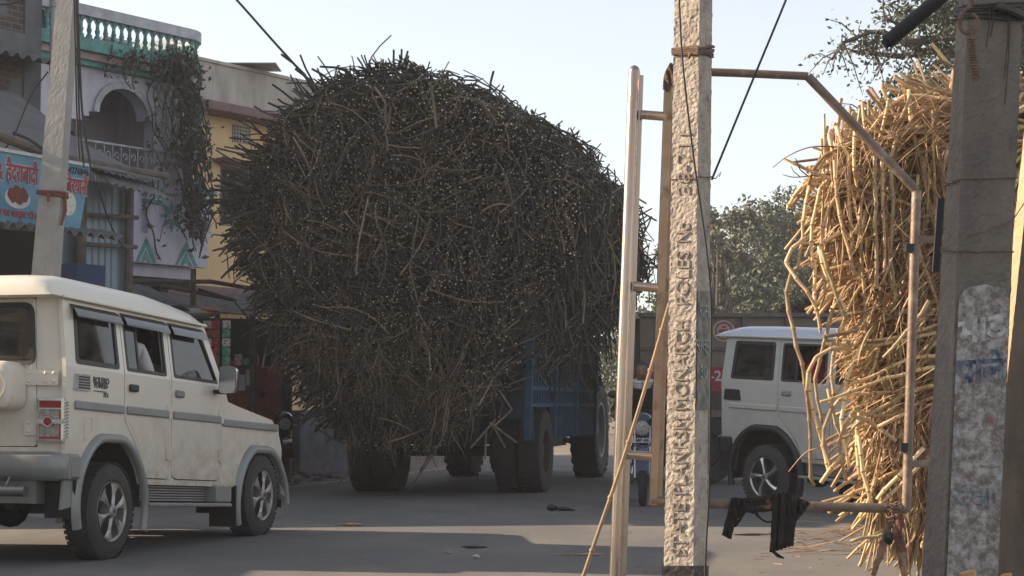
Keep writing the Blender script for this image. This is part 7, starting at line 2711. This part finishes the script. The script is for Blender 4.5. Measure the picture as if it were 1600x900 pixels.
tag(b.build('iron_hook', m_rustw, smooth=True), 'rusty iron hook hanging at the top of the broad right pole', 'hook')
b = MB()
pr = smooth([at(1518, 42, 5.92), at(1517, 62, 5.92), at(1520, 90, 5.92), at(1525, 125, 5.92)], 8)
b.tube(pr, [0.005 + 0.0045 * (i > 8) for i in range(len(pr))], 7)
for i in range(8, len(pr) - 1):
    b.lathe([(0.0095, -0.004), (0.013, 0), (0.0095, 0.004)], 'z', pr[i], 8)
tag(b.build('rope_end', M('brown_rope', (0.2, 0.12, 0.08), 0.9, c2=(0.1, 0.06, 0.04), scale=60), smooth=True), 'short brown twisted rope end hanging from the iron hook', 'rope')
# second post at the right border
m_post2 = M('brown_weathered_post', (0.17, 0.125, 0.09), 0.92, c2=(0.09, 0.07, 0.055), scale=6, bump=0.7, bscale=30, stretch=(1, 1, .3))
m_litw = M('sunlit_post_wood', (0.55, 0.40, 0.24), 0.85, c2=(0.42, 0.29, 0.17), scale=6, bump=0.3, stretch=(1, 1, .2))  # paler copy of the post's wood; sunlight put into the colour
p2_, p2b, p2e = prism('wooden_post', 'leaning wooden post with one side coloured pale as sunlit, behind the broad right pole', 8.6, (1527, 1541, 1625), (1622, 1637, 1712), 900, 0, m_post2, cat='post', dl=0.05, dr=0.05, rough=0.003, mats=[m_litw, m_post2])
# dark hanging pipe, orange stick ends
b = MB()
a, c = at(1386, 66, 6.4), at(1520, -46, 6.4)
b.tube([a, c], 0.0245, 14)
b.tube([a + (a - c).normalized() * 0.001, a + (a - c).normalized() * 0.012], 0.018, 12)
tag(b.build('dark_pipe', M('black_rubber_pipe', (0.022, 0.02, 0.02), 0.7, bump=.4), smooth=True), 'dark rounded pipe slanting into view at the top right', 'pipe')
m_stick = M('orange_bamboo', (0.55, 0.30, 0.10), 0.6, c2=(0.4, 0.2, 0.07), scale=8)
for (x0, y0, x1, y1, lab) in ((1511, 893, 1530, 960, 'orange bamboo stick end at the foot of the white paint patch'), (1572, 897, 1585, 960, 'small orange bamboo stick end at the lower right corner')):
    b = MB()
    a, c = at(x0, y0, 5.2), at(x1, y1, 5.2)
    g = Vector((c.x + (c.x - a.x) * 3, 5.2, 0))
    b.tube([a, c, g], 0.021 if x0 < 1550 else 0.015, 12)
    o = b.build('bamboo_stick', m_stick, smooth=True)
    tag(o, lab, 'stick')
# left utility pole
m_lp = M('smooth_grey_concrete', (0.37, 0.36, 0.335), 0.88, c2=(0.29, 0.28, 0.26), scale=5, detail=10, bump=0.35, bscale=40, c3=(0.2, 0.195, 0.185), scale3=8, t3=(0.6, 0.75))
lp, lpb, lpe = prism('utility_pole', 'tall smooth grey concrete pole leaning in front of the shop banner', 19.4, (49, 84, 95), (88, 114, 124), 430, 0, m_lp, dl=0.04, dr=0.14, rough=0.0015, nv=120, nu=8)
b = MB()
m_ropr = M('red_brown_cloth', (0.20, 0.055, 0.04), 0.9, c2=(0.1, 0.035, 0.03), scale=20, bump=.4)
for k in range(3):
    wrap(b, lpe, 301 + k * 2.5, 0.012, 1, -2 - k, 0.02)
b.tube([onface(0, 1, 303, 0.55, .04, lpe), onface(0, 1, 316, 0.6, .06, lpe)], [0.02, 0.01], 7)
b.tube([onface(1, 2, 303, 0.4, .03, lpe), onface(1, 2, 330, 0.5, .04, lpe), onface(1, 2, 352, 0.2, .03, lpe)], [0.016, 0.02, 0.012], 7)
tag(b.build('red_cloth_tie', m_ropr), 'red brown cloth tied round the tall grey concrete pole', 'cloth')
m_cable = M('black_cable', (0.015, 0.015, 0.016), 0.6)
for P, D, r, lab in (([(114, -60), (117, 60), (120, 180), (124, 250)], 19.2, .010, 'black cable hanging beside the tall grey pole, left one of three'), ([(117, -60), (121, 60), (124, 180), (131, 262)], 19.2, .010, 'black cable hanging beside the tall grey pole, middle one of three'),
                     ([(118, -60), (123, 60), (129, 180), (142, 262)], 19.2, .012, 'black cable hanging beside the tall grey pole, right one of three'),
                     ([(155, 298), (168, 340), (185, 375), (200, 394)], 21.6, .008, 'thin cable drooping over the corrugated iron side'),
                     ([(-10, 252), (20, 215), (48, 150), (75, 112)], 19.8, .008, 'thin cable crossing the brick building left of the pole'),
                     ([(20, 207), (45, 218), (66, 232)], 19.6, .016, 'short dark rod on the stall roof left of the pole'),
                     ([(-20, 8), (20, 5), (60, -10)], 22, .01, 'pale wire across the upper left corner'),
                     ([(300, -75), (370, 0), (425, 62), (470, 112), (500, 150)], 22, .014, 'thick black cable running down to the big dark cane load'),
                     ([(1256, -75), (1228, 0), (1170, 140), (1112, 281)], 8.1, .0048, 'taut dark stay wire meeting the carved pole from the top'),
                     ([(1060, -40), (1064, 60), (1072, 150), (1087, 270), (1104, 390), (1111, 480), (1110, 600), (1108, 760), (1103, 860), (1098, 1020)], 7.86, .0042, 'thin black cable hanging loosely down the carved pole'),
                     ([(1540, -20), (1543, 30), (1547, 35)], 23, .01, 'dark twig like wire end beside the peepal leaves') if False else ([(1381, -30), (1380, 10), (1383, 36)], 20, .008, 'thin wire hanging at the top beside the dark pipe')):
    b = MB()
    b.tube(smooth([at(x, y, D) for x, y in P], 5), r, 6)
    tag(b.build('cable', m_cable, smooth=True), lab, 'cable')

# ---------------------------------------------------------------- metal frame
m_ss = M('tarnished_steel_tube', (0.47, 0.39, 0.32), 0.27, 0.9, c2=(0.36, 0.28, 0.22), scale=6, bump=0.08, c3=(0.20, 0.12, 0.07), scale3=7, t3=(0.56, 0.75), stretch=(1, 1, .25))
m_rt = M('rusty_painted_tube', (0.26, 0.19, 0.14), 0.55, 0.35, c2=(0.16, 0.11, 0.08), scale=9, bump=0.25, c3=(0.36, 0.30, 0.25), scale3=9, t3=(0.55, 0.7))
FD = 8.45
fr_ = thing('metal_frame', 'rusty tubular metal frame with cut corner and ladder like left side around the carved pole', 'frame', Vector((gx(960, FD), FD, 0)))
FO = Vector(fr_.location)
def fpart(name, m, fn, smooth=True, bevel=0):
    b = MB()
    fn(b)
    return b.build(name, m, fr_, smooth=smooth, off=FO, bevel=bevel)
def ext(x0, y0, x1, y1, yg):     # extrapolate a column to the ground row
    return (x1 + (x0 - x1) * (yg - y1) / (y0 - y1), yg)
xg, yg = ext(961, 900, 991, 115, 633 + CAMH * FPX / FD)
def f1(b):
    P = [at(xg, yg, FD), at(991, 112, FD)]
    d = (P[1] - P[0]).normalized()
    b.tube([P[0], P[1], P[1] + d * 0.015, P[1] + d * 0.024, P[1] + d * 0.029], [0.026, 0.026, 0.022, 0.014, 0.003], 20)
fpart('round_post', m_ss, f1)
def f1b(b):
    b.bar(at(xg + 13, yg, FD + .03), at(1000.5, 118, FD + .03), 0.028, 0.03, up=(0, 1, 0))
fpart('backing_post', m_ss, f1b, False, 0.003)
def f2(b):
    b.bar(at(1020, 790, FD), at(1045, 112, FD), 0.036, 0.036, up=(0, 1, 0))
    b.bar(at(1029, 785, FD + .03), at(1052, 112, FD + .03), 0.03, 0.02, up=(0, 1, 0))
m_ss2 = M('brown_steel_tube', (0.36, 0.285, 0.22), 0.35, 0.8, c2=(0.24, 0.18, 0.14), scale=6, bump=0.1, c3=(0.14, 0.09, 0.06), scale3=9, t3=(0.56, 0.7))
fpart('square_post', m_ss2, f2, False, 0.004)
for (xa, xb, y) in ((1001, 1040, 180), (990, 1028, 448), (980, 1018, 711)):
    fpart('rung', m_ss, lambda b: b.tube([at(xa, y - 1, FD), at(xb, y + 2, FD)], 0.0205, 12))
fpart('top_bar', m_rt, lambda b: b.tube([at(1048, 111, FD), at(1150, 114, FD), at(1262, 119, FD)], 0.0185, 12))
fpart('corner_bar', m_rt, lambda b: b.tube([at(1262, 119, FD), at(1432, 298, FD)], 0.0205, 12))
fpart('side_bar', m_rt, lambda b: b.tube([at(1432, 298, FD), at(1425, 520, FD), at(1416, 800, FD)], 0.021, 12))
fpart('bottom_bar', m_rt, lambda b: b.tube([at(1016, 783, FD), at(1106, 787, FD), at(1416, 795, FD)], 0.0215, 12))
fpart('bracket', m_rt, lambda b: b.bar(at(1432, 373, FD), at(1459, 375, FD), 0.03, 0.03, up=(0, 1, 0)), False)
fpart('bracket', m_rt, lambda b: b.bar(at(1420, 725, FD), at(1462, 724, FD), 0.03, 0.03, up=(0, 1, 0)), False)
fpart('clamp', m_black, lambda b: b.box(at(1398, 0, FD).x, at(1413, 0, FD).x, FD - .02, FD + .02, at(0, 706, FD).z, at(0, 692, FD).z), False)
fpart('clamp', m_black, lambda b: b.box(at(1410, 0, FD).x, at(1424, 0, FD).x, FD - .02, FD + .02, at(0, 393, FD).z, at(0, 381, FD).z), False)
b = MB()
b.bar(at(1470, 310, FD + .15), at(1462, 425, FD + .15), 0.03, 0.02, up=(0, 1, 0))
tag(b.build('dark_board', m_dark), 'narrow dark board edge beside the broad right pole', 'board')
# rag on the square post
m_rag = M('brown_rag', (0.16, 0.095, 0.075), 0.95, c2=(0.08, 0.05, 0.04), scale=12, bump=.8, bscale=25, bdist=.01)
def ribbon(b, pts, ws, D, mi=0, flat=0.28, n=12, amp=0.004, seed=0):
    P = smooth([at(x, y, D) for x, y in pts], 6)
    k = len(P)
    rs = []
    for i in range(k):
        t = i / (k - 1) * (len(ws) - 1)
        j = min(int(t), len(ws) - 2)
        rs.append((ws[j] + (ws[j + 1] - ws[j]) * (t - j)) * D / FPX)
    n0 = len(b.v)
    b.tube(P, rs, n, True, mi, mi, flat=flat, up=(0, 1, 0))
    for q in range(n0, len(b.v)):
        v = Vector(b.v[q])
        v.y += amp * 1.6 * math.sin(v.x * 260 + v.z * 60 + seed) + amp * mnoise.noise(v * 30) * 2
        v.x += amp * 0.6 * mnoise.noise(v * 22 + Vector((5, 0, 0)))
        v.z += amp * 0.6 * mnoise.noise(v * 25 + Vector((0, 9, 0)))
        b.v[q] = tuple(v)
b = MB()
ribbon(b, [(1049, 98), (1044, 118), (1041, 141)], [2, 7, 6], FD - 0.04)
ribbon(b, [(1050, 100), (1052, 120), (1050, 134)], [3, 5, 3], FD - 0.05)
tag(b.build('rag', m_rag, smooth=True), 'small brown rag tied on top of the square post beside the carved pole', 'rag')
# black cloth over the bottom bar
m_bcl = M('black_garment', (0.018, 0.015, 0.013), 0.9, c2=(0.035, 0.027, 0.02), scale=12, bump=.8, bscale=40, bdist=.008, c3=(0.26, 0.14, 0.06), scale3=13, t3=(0.6, 0.68))  # brown patches in the colour stand in for highlights on the folds
b = MB()
C = FD - 0.03
random.seed(8)
def folds(n, top, bot, wt, wb, D0, amp=.004):
    """a hanging piece made of n narrow overlapping folds; top and bot are (x0, x1, y0, y1) rows"""
    for i in range(n):
        t = i / max(1, n - 1)
        xt = top[0] + (top[1] - top[0]) * t
        yt = top[2] + (top[3] - top[2]) * t
        xb = bot[0] + (bot[1] - bot[0]) * t
        yb_ = bot[2] + (bot[3] - bot[2]) * t + rnd(-1.5, 1.5)
        ribbon(b, [(xt, yt), (xt * .6 + xb * .4 + rnd(-1, 1), yt * .6 + yb_ * .4), (xb, yb_)], [wt * .8, (wt + wb) / 2, wb], D0 + 0.006 * (i % 2) + 0.004 * math.sin(i * 2.1), seed=i, flat=.35, amp=amp, n=10)
folds(3, (1146, 1154, 778, 778), (1131, 1139, 838, 843), 5, 4, C)
folds(4, (1154, 1172, 779, 780), (1142, 1150, 826, 822), 6, 2.5, C + .005)
folds(4, (1172, 1212, 781, 779), (1158, 1206, 806, 797), 6, 4, C + .01)
for y_ in (781, 788, 795):
    ribbon(b, [(1145, y_ + 2), (1180, y_ + 1), (1215, y_ - 3), (1250, y_ - 2)], [3, 5.5, 6, 3], C + .004 + .002 * (y_ % 3), seed=y_, flat=.5)
folds(6, (1212, 1242, 771, 770), (1207, 1235, 864, 852), 5.5, 5, C - .012, .003)
ribbon(b, [(1209, 862), (1216, 868), (1225, 872)], [3, 3, 1.5], C - .015)
folds(4, (1240, 1262, 775, 783), (1236, 1250, 828, 804), 5.5, 3, C)
ribbon(b, [(1180, 800), (1186, 808), (1198, 815), (1212, 814)], [3, 2, 1.6, 1.6], C - .01, seed=7, flat=.8)
tag(b.build('black_cloth', m_bcl, smooth='all'), 'black garment hanging over the bottom bar of the metal frame', 'garment')
# cloth strips from the lower right corner of the frame
m_cs = M('faded_maroon_cloth', (0.24, 0.10, 0.08), 0.95, c2=(0.12, 0.055, 0.045), scale=14, bump=.6, bscale=40, bdist=.008, c3=(0.33, 0.22, 0.14), scale3=12, t3=(0.5, 0.6))
b = MB()
ribbon(b, [(1398, 800), (1402, 830), (1408, 860), (1413, 899), (1412, 915)], [6, 8, 8, 7, 4], C - .01, seed=1)
ribbon(b, [(1405, 802), (1406, 822), (1405, 840)], [6, 6, 3], C - .03, seed=2)
tag(b.build('cloth_strip', m_cs, smooth='all'), 'faded maroon cloth strip hanging from the lower right corner of the frame', 'cloth strip')
b = MB()
ribbon(b, [(1392, 802), (1386, 830), (1376, 860), (1364, 900)], [4, 6, 7, 4], C + .01, seed=3)
ribbon(b, [(1390, 832), (1388, 842), (1392, 850)], [5, 8, 4], C - .02, mi=1, seed=4)
tag(b.build('cloth_strip', [M('tan_cloth', (0.32, 0.2, 0.13), 0.95, c2=(0.2, 0.12, 0.08), scale=14, bump=.5), m_black], smooth='all'), 'tan cloth strip hanging left of the maroon one below the frame', 'cloth strip')
b = MB()
for k in range(10):
    a = at(1400 + rnd(-12, 14), 797 + rnd(-6, 8), C - .01)
    b.tube([a, a + Vector((rnd(-.03, .03), -.02, rnd(-.03, .03))), a + Vector((rnd(-.04, .05), 0, rnd(-.05, .03)))], .004, 5)
tag(b.build('wire_knot', m_rustw), 'tangle of rusty wire at the lower right corner of the frame', 'wire')
# thin bamboo leaning across the ladder
b = MB()
P = [at(1046, 474, 8.3), at(1010, 600, 8.3), at(968, 735, 8.28), at(925, 860, 8.26), at(880, 995, 8.24)]
b.tube(smooth(P, 6), 0.0088, 8)
for t in (0.1, 0.24, 0.42, 0.6, 0.78):
    i = int(t * 24)
    q = smooth(P, 6)[i]
    b.ball(q, 0.0125, 8)
tag(b.build('thin_bamboo', M('brown_thin_bamboo', (0.36, 0.25, 0.14), 0.7, c2=(0.25, 0.17, 0.1), scale=8), smooth=True), 'thin brown bamboo leaning across the ladder side of the frame', 'bamboo')

# ---------------------------------------------------------------- litter on the road
def ground(px, py):
    D = CAMH * FPX / (py - 633)
    for _ in range(3):
        p = at(px, py, D)
        D *= CAMH / (CAMH - p.z) if False else 1
        k = CAMH / (CAMH - p.z)
        D = D * k
    return Vector((gx(px, D), D, 0.006))
def scrap(px, py, parts, mat, label, cat):
    o_ = ground(px, py)
    b = MB()
    for (dx, dy, rx, ry, rz_) in parts:
        b.ball((dx, dy, rz_ * .9), (rx, ry, rz_), 10)
    n_ = [Vector(v) for v in b.v]
    b.v = [tuple(v + Vector((0.015 * mnoise.noise(v * 20), 0.015 * mnoise.noise(v * 23 + Vector((4, 0, 0))), abs(0.01 * mnoise.noise(v * 25))))) for v in n_]
    o = b.build('road_litter', mat, smooth=True)
    o.location = o_
    tag(o, label, cat, 'litter on the road')
scrap(872, 799, [(-0.07, 0, 0.06, 0.05, 0.035), (0.05, 0, 0.09, 0.05, 0.02), (0.13, 0, 0.05, 0.04, 0.012)], m_black, 'crumpled black bag on the road below the trolley wheel', 'litter')
scrap(737, 857, [(0, 0, 0.09, 0.06, 0.008), (0.07, 0, 0.06, 0.02, 0.006)], m_black, 'flat black scrap lying in the car shadow on the road', 'litter')
scrap(548, 822, [(0, 0, 0.06, 0.05, 0.012), (0.08, 0, 0.05, 0.03, 0.008), (-0.08, 0.02, 0.06, 0.02, 0.006)], m_leafdry, 'dry brown leaf scraps at the edge of the sunlit road strip', 'litter')
scrap(744, 874, [(0, 0, 0.025, 0.025, 0.015)], m_wht, 'small white paper ball on the shaded road', 'litter')
scrap(905, 869, [(0, 0, 0.12, 0.012, 0.006), (0.1, 0.02, 0.07, 0.02, 0.006), (-0.14, 0.02, 0.06, 0.01, 0.004)], m_leafdry, 'thin dry leaf lying on the shaded road near the steel post', 'litter')
scrap(700, 866, [(0, 0, 0.035, 0.02, 0.006)], m_leafdry, 'small brown scrap on the shaded road left of the paper ball', 'litter')
scrap(1190, 838, [(-0.1, 0, 0.16, 0.02, 0.01), (0.15, 0.05, 0.12, 0.02, 0.01)], m_bark, 'dark dry leaf on the sunlit road under the black garment', 'litter')
random.seed(55)
b = MB()
for k in range(60):
    p = ground(rnd(1230, 1460), rnd(822, 868))
    a = rnd(-0.5, 0.5)
    d = Vector((math.cos(a), math.sin(a), 0)) * rnd(.08, .35)
    q = Vector((0, 0, rnd(0.005, 0.06)))
    b.tube([p - d, p + q, p + d + q * .3], [0.003, rnd(.006, .012), 0.003], 5, flat=.5)
for k in range(170):
    p = ground(rnd(300, 1420), rnd(770, 898))
    a = rnd(0, 3.1)
    d = Vector((math.cos(a), math.sin(a), 0)) * rnd(.01, .045)
    b.tube([p - d, p + d], rnd(.002, .006), 4, flat=.5)
tag(b.build('cane_litter', m_leafdry), 'scattered dry cane blades and straw on the road', 'litter', kind='stuff')

# ---------------------------------------------------------------- haze
HZ = True
if HZ:
    b = MB()
    b.box(-60, 60, -12, 110, -1, 14)
    hz = b.build('haze', [])
    m = bpy.data.materials.new('warm_haze')
    m.use_nodes = True
    nt = m.node_tree
    nt.nodes.clear()
    o = node(nt, 'ShaderNodeOutputMaterial')
    v = node(nt, 'ShaderNodeVolumePrincipled')
    v.inputs['Color'].default_value = (0.86, 0.87, 0.9, 1)
    v.inputs['Density'].default_value = 0.0015
    v.inputs['Anisotropy'].default_value = 0.2
    nt.links.new(v.outputs[0], o.inputs['Volume'])
    hz.data.materials.append(m)
    tag(hz, 'pale dusty winter haze over the street', 'haze', kind='stuff')
